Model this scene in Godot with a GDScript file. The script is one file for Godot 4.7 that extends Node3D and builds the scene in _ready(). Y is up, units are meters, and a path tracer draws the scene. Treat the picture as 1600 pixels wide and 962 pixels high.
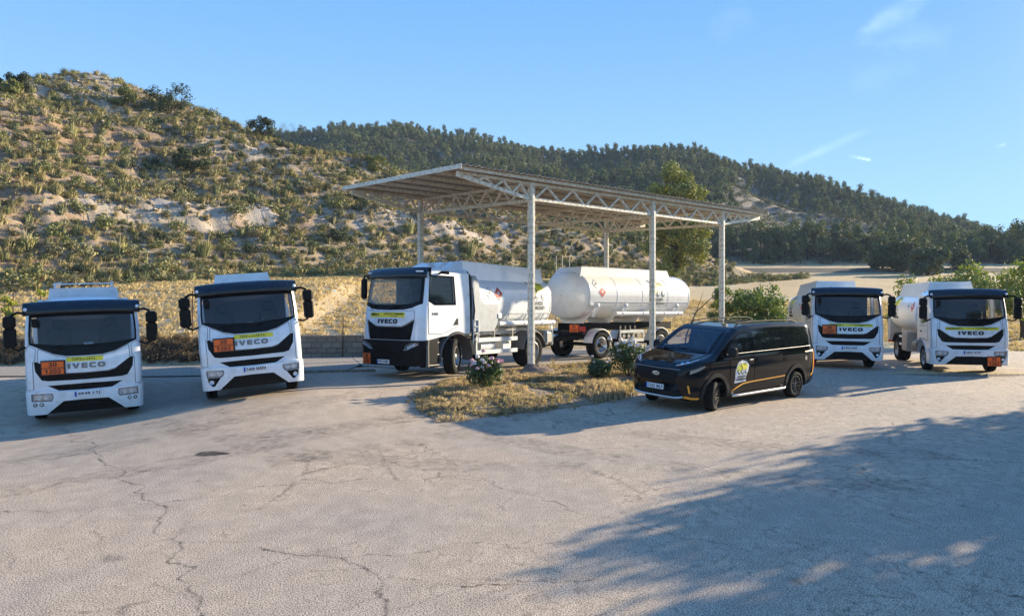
extends Node3D

# ---------------------------------------------------------------- helpers
const EYE := 3.0                      # camera height; y = 0 lies just under the near asphalt
var rng := RandomNumberGenerator.new()
var M := {}
var taken := {}
var hill_noise := FastNoiseLite.new()
var fine_noise := FastNoiseLite.new()
var patch_noise := FastNoiseLite.new()

class MB:
	var v := PackedVector3Array()
	var n := PackedVector3Array()
	var c := PackedColorArray()
	var tint := Color(1, 1, 1)
	var tinted := false
	func tri(a: Vector3, b: Vector3, p: Vector3, na: Vector3, nb: Vector3, np: Vector3) -> void:
		if (b - a).cross(p - a).dot(na + nb + np) > 0.0:
			v.append(a); v.append(p); v.append(b)
			n.append(na); n.append(np); n.append(nb)
		else:
			v.append(a); v.append(b); v.append(p)
			n.append(na); n.append(nb); n.append(np)
		if tinted:
			c.append(tint); c.append(tint); c.append(tint)
	func quad(a: Vector3, b: Vector3, p: Vector3, q: Vector3, nn: Vector3) -> void:
		tri(a, b, p, nn, nn, nn)
		tri(a, p, q, nn, nn, nn)
	func quad4(a: Vector3, b: Vector3, p: Vector3, q: Vector3, na: Vector3, nb: Vector3, np: Vector3, nq: Vector3) -> void:
		tri(a, b, p, na, nb, np)
		tri(a, p, q, na, np, nq)
	func face(a: Vector3, b: Vector3, p: Vector3, q: Vector3, out: Vector3) -> void:
		var nn := (b - a).cross(p - a)
		if nn.length() < 1e-12:
			nn = (p - a).cross(q - a)
		nn = nn.normalized()
		if nn.dot(out) < 0.0:
			nn = -nn
		quad(a, b, p, q, nn)
	# a box with chamfered edges
	func box(o: Vector3, s: Vector3, bev := 0.0, bs := Basis.IDENTITY) -> void:
		var h := s * 0.5
		var e := minf(bev, minf(h.x, minf(h.y, h.z)) * 0.9)
		var ax := [Vector3.RIGHT, Vector3.UP, Vector3.BACK]
		for k in 3:
			var u: Vector3 = ax[(k + 1) % 3]
			var w: Vector3 = ax[(k + 2) % 3]
			var hu: float = h[(k + 1) % 3] - e
			var hw: float = h[(k + 2) % 3] - e
			for sg in [-1.0, 1.0]:
				var f: Vector3 = ax[k] * (h[k] * sg)
				quad(o + bs * (f + u * hu + w * hw), o + bs * (f - u * hu + w * hw), o + bs * (f - u * hu - w * hw), o + bs * (f + u * hu - w * hw), bs * (ax[k] * sg))
		if e <= 0.0:
			return
		for k in 3:
			var i := (k + 1) % 3
			var j := (k + 2) % 3
			for si in [-1.0, 1.0]:
				for sj in [-1.0, 1.0]:
					var p1 := Vector3.ZERO
					var p2 := Vector3.ZERO
					p1[i] = h[i] * si; p1[j] = (h[j] - e) * sj
					p2[i] = (h[i] - e) * si; p2[j] = h[j] * sj
					var d := Vector3.ZERO
					d[k] = h[k] - e
					var nn := Vector3.ZERO
					nn[i] = si; nn[j] = sj
					var ni := Vector3.ZERO
					ni[i] = si
					var nj := Vector3.ZERO
					nj[j] = sj
					quad4(o + bs * (p1 + d), o + bs * (p1 - d), o + bs * (p2 - d), o + bs * (p2 + d), bs * ni, bs * ni, bs * nj, bs * nj)
		for sx in [-1.0, 1.0]:
			for sy in [-1.0, 1.0]:
				for sz in [-1.0, 1.0]:
					tri(o + bs * Vector3(h.x * sx, (h.y - e) * sy, (h.z - e) * sz), o + bs * Vector3((h.x - e) * sx, h.y * sy, (h.z - e) * sz), o + bs * Vector3((h.x - e) * sx, (h.y - e) * sy, h.z * sz), bs * Vector3(sx, 0, 0), bs * Vector3(0, sy, 0), bs * Vector3(0, 0, sz))
	func bar(a: Vector3, b: Vector3, w: float, hgt: float, bev := 0.0) -> void:
		var z := (b - a).normalized()
		var up := Vector3.UP if absf(z.y) < 0.95 else Vector3.RIGHT
		var x := up.cross(z).normalized()
		box((a + b) * 0.5, Vector3(w, hgt, a.distance_to(b)), bev, Basis(x, z.cross(x), z))
	func tube(pts: Array, r0: float, r1 := -1.0, seg := 8) -> void:
		if r1 < 0.0:
			r1 = r0
		var prev := []
		var pn := []
		var x := Vector3.ZERO
		for i in pts.size():
			var p: Vector3 = pts[i]
			var t: Vector3 = (pts[mini(i + 1, pts.size() - 1)] - pts[maxi(i - 1, 0)]).normalized()
			if i == 0:
				var up := Vector3.UP if absf(t.y) < 0.9 else Vector3.RIGHT
				x = up.cross(t).normalized()
			else:
				x = (x - t * x.dot(t)).normalized()
			var y := t.cross(x)
			var r := lerpf(r0, r1, float(i) / maxf(1.0, pts.size() - 1.0))
			var ring := []
			var rn := []
			for k in seg:
				var an := TAU * k / seg
				var nn := x * cos(an) + y * sin(an)
				ring.append(p + nn * r)
				rn.append(nn)
			if i > 0:
				for k in seg:
					var l := (k + 1) % seg
					quad4(prev[k], prev[l], ring[l], ring[k], pn[k], pn[l], rn[l], rn[k])
			if i == 0 or i == pts.size() - 1:
				for k in range(1, seg - 1):
					var cap := -t if i == 0 else t
					tri(ring[0], ring[k], ring[k + 1], cap, cap, cap)
			prev = ring
			pn = rn
	# profile: Vector2(along the axis, radius)
	func lathe(o: Vector3, axis: Vector3, prof: Array, seg := 28, sharp := false) -> void:
		var z := axis.normalized()
		var up := Vector3.UP if absf(z.y) < 0.9 else Vector3.RIGHT
		var x := up.cross(z).normalized()
		var y := z.cross(x)
		for i in prof.size() - 1:
			var a: Vector2 = prof[i]
			var b: Vector2 = prof[i + 1]
			var d := (b - a)
			if d.length() < 1e-6:
				continue
			var na := Vector2(-d.y, d.x).normalized()
			var nb := na
			if not sharp:
				if i > 0:
					var e: Vector2 = a - prof[i - 1]
					var q := Vector2(-e.y, e.x).normalized()
					if q.dot(na) > 0.5:
						na = (q + na).normalized()
				if i < prof.size() - 2:
					var e2: Vector2 = prof[i + 2] - b
					var q2 := Vector2(-e2.y, e2.x).normalized()
					if q2.dot(nb) > 0.5:
						nb = (q2 + nb).normalized()
			for k in seg:
				var t0 := TAU * k / seg
				var t1 := TAU * (k + 1) / seg
				var u0 := x * cos(t0) + y * sin(t0)
				var u1 := x * cos(t1) + y * sin(t1)
				quad4(o + z * a.x + u0 * a.y, o + z * a.x + u1 * a.y, o + z * b.x + u1 * b.y, o + z * b.x + u0 * b.y, z * na.x + u0 * na.y, z * na.x + u1 * na.y, z * nb.x + u1 * nb.y, z * nb.x + u0 * nb.y)
	func disc(o: Vector3, axis: Vector3, r: float, seg := 20) -> void:
		var z := axis.normalized()
		var up := Vector3.UP if absf(z.y) < 0.9 else Vector3.RIGHT
		var x := up.cross(z).normalized()
		var y := z.cross(x)
		for k in seg:
			var t0 := TAU * k / seg
			var t1 := TAU * (k + 1) / seg
			tri(o, o + (x * cos(t0) + y * sin(t0)) * r, o + (x * cos(t1) + y * sin(t1)) * r, z, z, z)
	# smooth sheet from a grid of points
	func sheet(g: Array, ref: Vector3, from_center := false, ctr := Vector3.ZERO) -> void:
		var nu: int = g.size()
		var nv: int = g[0].size()
		var nn := []
		for i in nu:
			var row := []
			for j in nv:
				var du: Vector3 = g[mini(i + 1, nu - 1)][j] - g[maxi(i - 1, 0)][j]
				var dv: Vector3 = g[i][mini(j + 1, nv - 1)] - g[i][maxi(j - 1, 0)]
				var q := du.cross(dv).normalized()
				var rf: Vector3 = (g[i][j] - ctr) if from_center else ref
				if q.dot(rf) < 0.0:
					q = -q
				row.append(q)
			nn.append(row)
		for i in nu - 1:
			for j in nv - 1:
				quad4(g[i][j], g[i + 1][j], g[i + 1][j + 1], g[i][j + 1], nn[i][j], nn[i + 1][j], nn[i + 1][j + 1], nn[i][j + 1])
	func prism(poly: PackedVector2Array, fr: Callable, depth: float) -> void:
		# fr maps (Vector2, depth 0..1) to a point
		var idx := Geometry2D.triangulate_polygon(poly)
		var nf: Vector3 = (fr.call(Vector2.ZERO, 1.0) - fr.call(Vector2.ZERO, 0.0)).normalized()
		for k in range(0, idx.size(), 3):
			for s in [0.0, 1.0]:
				var q: Vector3 = nf if s > 0.5 else -nf
				tri(fr.call(poly[idx[k]], s), fr.call(poly[idx[k + 1]], s), fr.call(poly[idx[k + 2]], s), q, q, q)
		var cw := Geometry2D.is_polygon_clockwise(poly)
		for k in poly.size():
			var a := poly[k]
			var b := poly[(k + 1) % poly.size()]
			var o2 := Vector2(b.y - a.y, a.x - b.x) * (-1.0 if cw else 1.0)
			var out: Vector3 = fr.call(a + o2, 0.0) - fr.call(a, 0.0)
			face(fr.call(a, 0.0), fr.call(b, 0.0), fr.call(b, 1.0), fr.call(a, 1.0), out)
	func mesh() -> ArrayMesh:
		var arr := []
		arr.resize(Mesh.ARRAY_MAX)
		arr[Mesh.ARRAY_VERTEX] = v
		arr[Mesh.ARRAY_NORMAL] = n
		if tinted:
			arr[Mesh.ARRAY_COLOR] = c
		var m := ArrayMesh.new()
		m.add_surface_from_arrays(Mesh.PRIMITIVE_TRIANGLES, arr)
		return m

func numbered(called: String) -> String:
	if not taken.has(called):
		taken[called] = 0
		return called
	taken[called] += 1
	return "%s_%03d" % [called, taken[called]]

func tag(o: Node, label: String, category: String, group := "", kind := "") -> Node:
	if label: o.set_meta("label", label)
	if category: o.set_meta("category", category)
	if group: o.set_meta("group", group)
	if kind: o.set_meta("kind", kind)
	return o

func thing(called: String, label: String, category: String, group := "") -> Node3D:
	var o := Node3D.new()
	o.name = numbered(called)
	add_child(o)
	tag(o, label, category, group)
	return o

func node(parent: Node, called: String, at := Vector3.ZERO) -> Node3D:
	var o := Node3D.new()
	o.name = called
	o.position = at
	parent.add_child(o, true)
	return o

func put(parent: Node, called: String, mb, mat: Material, at := Vector3.ZERO) -> MeshInstance3D:
	var o := MeshInstance3D.new()
	o.name = numbered(called) if parent == self else called
	o.mesh = mb.mesh() if mb is MB else mb
	o.material_override = mat
	o.position = at
	parent.add_child(o, true)
	return o

func many(called: String, mesh: Mesh, mat: Material, places: Array, tints: Array) -> MultiMeshInstance3D:
	var mm := MultiMesh.new()
	mm.transform_format = MultiMesh.TRANSFORM_3D
	mm.use_colors = true
	mm.mesh = mesh
	mm.instance_count = places.size()
	for i in places.size():
		mm.set_instance_transform(i, places[i])
		mm.set_instance_color(i, tints[i])
	var o := MultiMeshInstance3D.new()
	o.name = numbered(called)
	o.multimesh = mm
	o.material_override = mat
	add_child(o)
	return o

func lin(r: float, g: float, b: float) -> Color:
	return Color(r, g, b).linear_to_srgb()

func mat(called: String, col: Color, rough := 0.6, metal := 0.0, opt := {}) -> StandardMaterial3D:
	var m := StandardMaterial3D.new()
	m.resource_name = called
	m.albedo_color = col.linear_to_srgb()
	m.roughness = rough
	m.metallic = metal
	if opt.has("coat"):
		m.clearcoat_enabled = true
		m.clearcoat = opt.coat
		m.clearcoat_roughness = opt.get("coat_rough", 0.05)
	if opt.has("tex"):
		m.albedo_texture = opt.tex
		m.uv1_triplanar = true
		m.uv1_world_triplanar = opt.get("world", false)
		m.uv1_scale = Vector3.ONE * opt.get("scale", 1.0)
	if opt.has("bump"):
		m.heightmap_enabled = true
		m.heightmap_texture = opt.bump
		m.heightmap_scale = opt.get("bump_scale", 1.0)
	if opt.has("vc"):
		m.vertex_color_use_as_albedo = true
	if opt.has("back"):
		m.backlight_enabled = true
		m.backlight = opt.back
	M[called] = m
	return m

func noise_tex(seed_: int, freq: float, size: int, stops: Array, kind := FastNoiseLite.TYPE_SIMPLEX_SMOOTH, octaves := 4) -> ImageTexture:
	var f := FastNoiseLite.new()
	f.seed = seed_
	f.noise_type = kind
	f.frequency = freq
	f.fractal_octaves = octaves
	var im := f.get_seamless_image(size, size)
	im.convert(Image.FORMAT_L8)
	var src := im.get_data()
	var lut := PackedByteArray()
	lut.resize(768)
	for i in 256:
		var t := i / 255.0 * (stops.size() - 1)
		var k := mini(int(t), stops.size() - 2)
		var q: Color = (stops[k] as Color).lerp(stops[k + 1], t - k)
		lut[i * 3] = int(clampf(q.r, 0, 1) * 255)
		lut[i * 3 + 1] = int(clampf(q.g, 0, 1) * 255)
		lut[i * 3 + 2] = int(clampf(q.b, 0, 1) * 255)
	var out := PackedByteArray()
	out.resize(src.size() * 3)
	for i in src.size():
		var k := src[i] * 3
		out[i * 3] = lut[k]
		out[i * 3 + 1] = lut[k + 1]
		out[i * 3 + 2] = lut[k + 2]
	return ImageTexture.create_from_image(Image.create_from_data(size, size, false, Image.FORMAT_RGB8, out))

func tab(t: Array, x: float) -> float:
	if x <= t[0].x:
		return t[0].y
	for i in range(1, t.size()):
		if x <= t[i].x:
			var a: Vector2 = t[i - 1]
			var b: Vector2 = t[i]
			return lerpf(a.y, b.y, (x - a.x) / (b.x - a.x))
	return t[t.size() - 1].y

func smooth_tab(t: Array, x: float) -> float:
	var n := t.size()
	if x <= t[0].x:
		return t[0].y
	for i in range(1, n):
		if x <= t[i].x:
			var a: Vector2 = t[i - 1]
			var b: Vector2 = t[i]
			var h := b.x - a.x
			var k := (x - a.x) / h
			var ma: float = (b.y - a.y) / h if i == 1 else (b.y - t[i - 2].y) / (b.x - t[i - 2].x)
			var mb: float = (b.y - a.y) / h if i == n - 1 else (t[i + 1].y - a.y) / (t[i + 1].x - a.x)
			var k2 := k * k
			var k3 := k2 * k
			return (2 * k3 - 3 * k2 + 1) * a.y + (k3 - 2 * k2 + k) * h * ma + (-2 * k3 + 3 * k2) * b.y + (k3 - k2) * h * mb
	return t[n - 1].y

# a piece of skin: a polygon laid on a surface (a callable from Vector2 to a point), lifted off it and given thickness
func skin(mb: MB, surf: Callable, poly: PackedVector2Array, holes: Array, step: float, off: float, thick: float, ref: Vector3) -> void:
	var h := 0.008
	var at := func(p: Vector2) -> Array:
		var a: Vector3 = surf.call(p)
		var nn: Vector3 = (surf.call(p + Vector2(h, 0)) - surf.call(p - Vector2(h, 0))).cross(surf.call(p + Vector2(0, h)) - surf.call(p - Vector2(0, h)))
		nn = nn.normalized()
		if nn.dot(ref) < 0.0:
			nn = -nn
		return [a + nn * off, nn]
	var lo := poly[0]
	var hi := poly[0]
	for p in poly:
		lo = lo.min(p)
		hi = hi.max(p)
	var nx := maxi(1, int(ceil((hi.x - lo.x) / step)))
	var ny := maxi(1, int(ceil((hi.y - lo.y) / step)))
	var s := Vector2((hi.x - lo.x) / nx, (hi.y - lo.y) / ny)
	for i in nx:
		for j in ny:
			var c := lo + Vector2(s.x * i, s.y * j)
			var cell := PackedVector2Array([c, c + Vector2(s.x, 0), c + s, c + Vector2(0, s.y)])
			var bits: Array = Array(Geometry2D.intersect_polygons(poly, cell), TYPE_NIL, "", null)
			for hole in holes:
				var left := []
				for b in bits:
					for q in Geometry2D.clip_polygons(b, hole):
						if not Geometry2D.is_polygon_clockwise(q):
							left.append(q)
				bits = left
			for b in bits:
				var idx := Geometry2D.triangulate_polygon(b)
				if idx.is_empty():
					continue
				var pts := []
				for p in b:
					pts.append(at.call(p))
				for k in range(0, idx.size(), 3):
					var x: Array = pts[idx[k]]
					var y: Array = pts[idx[k + 1]]
					var z: Array = pts[idx[k + 2]]
					mb.tri(x[0], y[0], z[0], x[1], y[1], z[1])
	if thick > 0.0:
		for ring in [poly] + holes:
			var inner: bool = ring != poly
			var cw := Geometry2D.is_polygon_clockwise(ring)
			for k in ring.size():
				var a: Vector2 = ring[k]
				var b: Vector2 = ring[(k + 1) % ring.size()]
				var m := maxi(1, int(ceil(a.distance_to(b) / step)))
				for q in m:
					if inner and not Geometry2D.is_point_in_polygon(a.lerp(b, (q + 0.5) / m), poly):
						continue
					var p0: Array = at.call(a.lerp(b, float(q) / m))
					var p1: Array = at.call(a.lerp(b, float(q + 1) / m))
					var out: Vector3 = (p1[0] - p0[0]).cross(p0[1])
					if cw: out = -out
					if (p1[0] - p0[0]).cross(p0[1]).dot(out) == 0.0:
						continue
					var o3: Vector3 = out.normalized()
					# outwards for the outline, into the opening for a hole
					var e2 := Vector2(b.y - a.y, a.x - b.x) * (-1.0 if cw else 1.0)
					var probe: Vector3 = surf.call(a + e2.normalized() * 0.02) - surf.call(a)
					if o3.dot(probe) < 0.0: o3 = -o3
					if inner: o3 = -o3
					mb.quad(p0[0], p1[0], p1[0] - p1[1] * thick, p0[0] - p0[1] * thick, o3)

func poly(pts: Array) -> PackedVector2Array:
	var p := PackedVector2Array(pts)
	if Geometry2D.is_polygon_clockwise(p):
		p.reverse()
	return p

func mirrored(pts: Array) -> PackedVector2Array:
	# the right half of an outline from its bottom to its top, made whole
	var a := pts.duplicate()
	for i in range(pts.size() - 1, -1, -1):
		if absf(pts[i].x) > 1e-5:
			a.append(Vector2(-pts[i].x, pts[i].y))
	return poly(a)

func ring2(c: Vector2, r: float, n := 24, a0 := 0.0, a1 := TAU) -> PackedVector2Array:
	var p := []
	for i in n:
		var t := lerpf(a0, a1, float(i) / n)
		p.append(c + Vector2(cos(t), sin(t)) * r)
	return poly(p)

func letters(parent: Node, called: String, text: String, height: float, width: float, at: Vector3, turn: Vector3, m: Material, depth := 0.006, font := "Droid Sans", bold := true) -> MeshInstance3D:
	var f := SystemFont.new()
	f.font_names = PackedStringArray([font])
	f.font_weight = 700 if bold else 400
	var t := TextMesh.new()
	t.font = f
	t.font_size = 32
	t.pixel_size = 0.01
	t.depth = 0.02
	t.text = text
	t.curve_step = 2.0
	var o := MeshInstance3D.new()
	o.name = called
	o.mesh = t
	o.material_override = m
	parent.add_child(o, true)
	var b := t.get_aabb()
	var sx := width / maxf(b.size.x, 0.001)
	var sy := height / maxf(b.size.y, 0.001)
	var bs := Basis.from_euler(turn * (PI / 180.0))
	var sc := Basis(bs.x * sx, bs.y * sy, bs.z * (depth / 0.02))
	o.transform = Transform3D(sc, at - sc * (b.get_center()))
	return o

# heavy extended capitals: I V E C O, cut as solid shapes
func wide_name(parent: Node, height: float, width: float, at: Vector3, turn: Vector3, m: Material, depth: float) -> void:
	var o := node(parent, "maker_name", at)
	o.rotation_degrees = turn
	var sh := {
		"I": [0.36, [[Vector2(0, 0), Vector2(1, 0), Vector2(1, 1), Vector2(0, 1)]]],
		"V": [1.0, [[Vector2(0, 1), Vector2(0.34, 1), Vector2(0.52, 0.42), Vector2(0.70, 1), Vector2(1.02, 1), Vector2(0.68, 0), Vector2(0.34, 0)]]],
		"E": [0.82, [[Vector2(0.12, 0), Vector2(1, 0), Vector2(1, 0.27), Vector2(0.36, 0.27), Vector2(0.36, 0.38), Vector2(0.94, 0.38), Vector2(0.94, 0.62), Vector2(0.36, 0.62), Vector2(0.36, 0.73), Vector2(1, 0.73), Vector2(1, 1), Vector2(0.12, 1), Vector2(0, 0.88), Vector2(0, 0.12)]]],
		"C": [0.88, [[Vector2(0.22, 0), Vector2(1, 0), Vector2(1, 0.28), Vector2(0.42, 0.28), Vector2(0.34, 0.36), Vector2(0.34, 0.64), Vector2(0.42, 0.72), Vector2(1, 0.72), Vector2(1, 1), Vector2(0.22, 1), Vector2(0, 0.8), Vector2(0, 0.2)]]],
		"O": [1.02, [[Vector2(0.22, 0), Vector2(0.5, 0), Vector2(0.5, 0.28), Vector2(0.38, 0.28), Vector2(0.31, 0.36), Vector2(0.31, 0.64), Vector2(0.38, 0.72), Vector2(0.5, 0.72), Vector2(0.5, 1), Vector2(0.22, 1), Vector2(0, 0.8), Vector2(0, 0.2)], [Vector2(0.78, 0), Vector2(0.5, 0), Vector2(0.5, 0.28), Vector2(0.62, 0.28), Vector2(0.69, 0.36), Vector2(0.69, 0.64), Vector2(0.62, 0.72), Vector2(0.5, 0.72), Vector2(0.5, 1), Vector2(0.78, 1), Vector2(1, 0.8), Vector2(1, 0.2)]]],
	}
	var total := 0.36 + 1.0 + 0.82 + 0.88 + 1.02 + 4 * 0.22
	var u := width / total
	var x := -width / 2
	for ch in ["I", "V", "E", "C", "O"]:
		var w: float = sh[ch][0] * u
		var mb := MB.new()
		for pl in sh[ch][1]:
			mb.prism(poly(pl), func(q: Vector2, e: float) -> Vector3: return Vector3(x + q.x * w, (q.y - 0.5) * height, depth * e), 1.0)
		put(o, "letter", mb, m)
		x += w + 0.22 * u

# ---------------------------------------------------------------- the scene
func _ready() -> void:
	rng.seed = 7
	look_and_light()
	materials()
	hill_noise.seed = 11; hill_noise.frequency = 0.045; hill_noise.fractal_octaves = 4
	fine_noise.seed = 5; fine_noise.frequency = 0.35; fine_noise.fractal_octaves = 3
	patch_noise.seed = 21; patch_noise.frequency = 0.06; patch_noise.fractal_octaves = 3
	ground_setting()
	concrete_and_wall()
	canopy()
	vehicles()
	island()
	plants_near()
	hillside_plants()
	forest()

func look_and_light() -> void:
	var cam := Camera3D.new()
	cam.name = "camera"
	cam.position = Vector3(0, EYE, 0)
	cam.fov = 2.0 * rad_to_deg(atan(481.0 / 1155.0))
	cam.far = 3000.0
	cam.near = 0.05
	add_child(cam)
	cam.current = true
	var e := Environment.new()
	e.background_mode = Environment.BG_SKY
	var sk := ProceduralSkyMaterial.new()
	sk.sky_top_color = lin(0.028, 0.112, 0.315)
	sk.sky_horizon_color = lin(0.195, 0.322, 0.380)
	sk.sky_curve = 0.20
	sk.ground_bottom_color = lin(0.16, 0.14, 0.11)
	sk.ground_horizon_color = lin(0.26, 0.25, 0.22)
	sk.sun_angle_max = 70.0
	sk.sun_curve = 0.12
	sk.sky_cover = high_clouds()
	sk.sky_cover_modulate = Color(1, 1, 1, 1)
	sk.energy_multiplier = 1.0
	var sky := Sky.new()
	sky.sky_material = sk
	e.sky = sky
	e.tonemap_mode = Environment.TONE_MAPPER_LINEAR
	e.tonemap_exposure = 3.2
	e.sdfgi_enabled = true
	e.ssao_enabled = true
	e.ssil_enabled = true
	e.fog_enabled = true
	e.fog_density = 0.00025
	e.fog_light_color = Color(0.80, 0.88, 0.97)
	var we := WorldEnvironment.new()
	we.name = "air"
	we.environment = e
	add_child(we)
	# a low sun beyond the right edge of the frame, behind the vehicles
	var az := deg_to_rad(59.5)
	var el := deg_to_rad(17.0)
	var s := Vector3(sin(az) * cos(el), sin(el), -cos(az) * cos(el))
	var sun := DirectionalLight3D.new()
	sun.name = "sun"
	sun.light_color = Color(1.0, 0.935, 0.815)
	sun.light_energy = 1.25
	sun.light_angular_distance = 0.5
	sun.shadow_enabled = true
	add_child(sun)
	sun.look_at_from_position(Vector3.ZERO, -s, Vector3.UP)

func sky_spot(px: float, py: float, w: int, h: int) -> Vector2:
	# where a direction lies in the sky's map
	var d := Vector3(px, py, -1155.0).normalized()
	return Vector2(fposmod(atan2(d.x, -d.z) / TAU + 1.0, 1.0) * w, acos(d.y) / PI * h)

func high_clouds() -> ImageTexture:
	var w := 4096
	var h := 2048
	var im := Image.create_empty(w, h, false, Image.FORMAT_RGBA8)
	var f := FastNoiseLite.new()
	f.seed = 3
	f.frequency = 0.02
	# wisps and old vapour trails: from, to, half width in degrees, strength
	var list := [
		[Vector2(530, 415), Vector2(660, 500), 0.7, 15.0, true], [Vector2(545, 430), Vector2(690, 415), 1.3, 7.0, true],
		[Vector2(300, 420), Vector2(380, 470), 1.3, 4.0, true], [Vector2(420, 218), Vector2(570, 284), 0.28, 13.0, true],
		[Vector2(522, 239), Vector2(560, 231), 0.045, 85.0, false], [Vector2(752, 250), Vector2(772, 256), 0.09, 22.0, false],
		[Vector2(520, 340), Vector2(640, 400), 1.3, 5.0, true], [Vector2(-900, 500), Vector2(-1300, 620), 1.5, 16.0, true], [Vector2(1200, 500), Vector2(1500, 560), 1.2, 18.0, true],
	]
	for l in list:
		var a := sky_spot(l[0].x, l[0].y, w, h)
		var b := sky_spot(l[1].x, l[1].y, w, h)
		var r: float = l[2] * w / 360.0
		var lo := a.min(b) - Vector2(r, r) * 2.0
		var hi := a.max(b) + Vector2(r, r) * 2.0
		for y in range(int(lo.y), int(hi.y) + 1):
			for x in range(int(lo.x), int(hi.x) + 1):
				var p := Vector2(x + 0.5, y + 0.5)
				var t := (p - a).dot(b - a) / (b - a).length_squared()
				var off := (p - a - (b - a) * t).length()
				if l[4]:
					off += f.get_noise_2d(x * 2.0, y * 2.0) * r * 0.6
				var k := exp(-pow(off / r, 2.0) * 1.6)
				k *= smoothstep(-0.05, 0.3, t) * (1.0 - smoothstep(0.75, 1.08, t)) if l[4] else smoothstep(-0.02, 0.9, t) * (1.0 - smoothstep(1.0, 1.04, t))
				if l[4]:
					k *= 0.7 + 0.6 * f.get_noise_2d(x * 0.7 + 50.0, y * 3.0)
				if k > 0.01 and y >= 0 and y < h:
					var q: float = l[3] * k / 255.0
					var old := im.get_pixel(posmod(x, w), y)
					im.set_pixel(posmod(x, w), y, Color(1.0, 1.0, 1.0, minf(1.0, old.a + q)))
	return ImageTexture.create_from_image(im)

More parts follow.
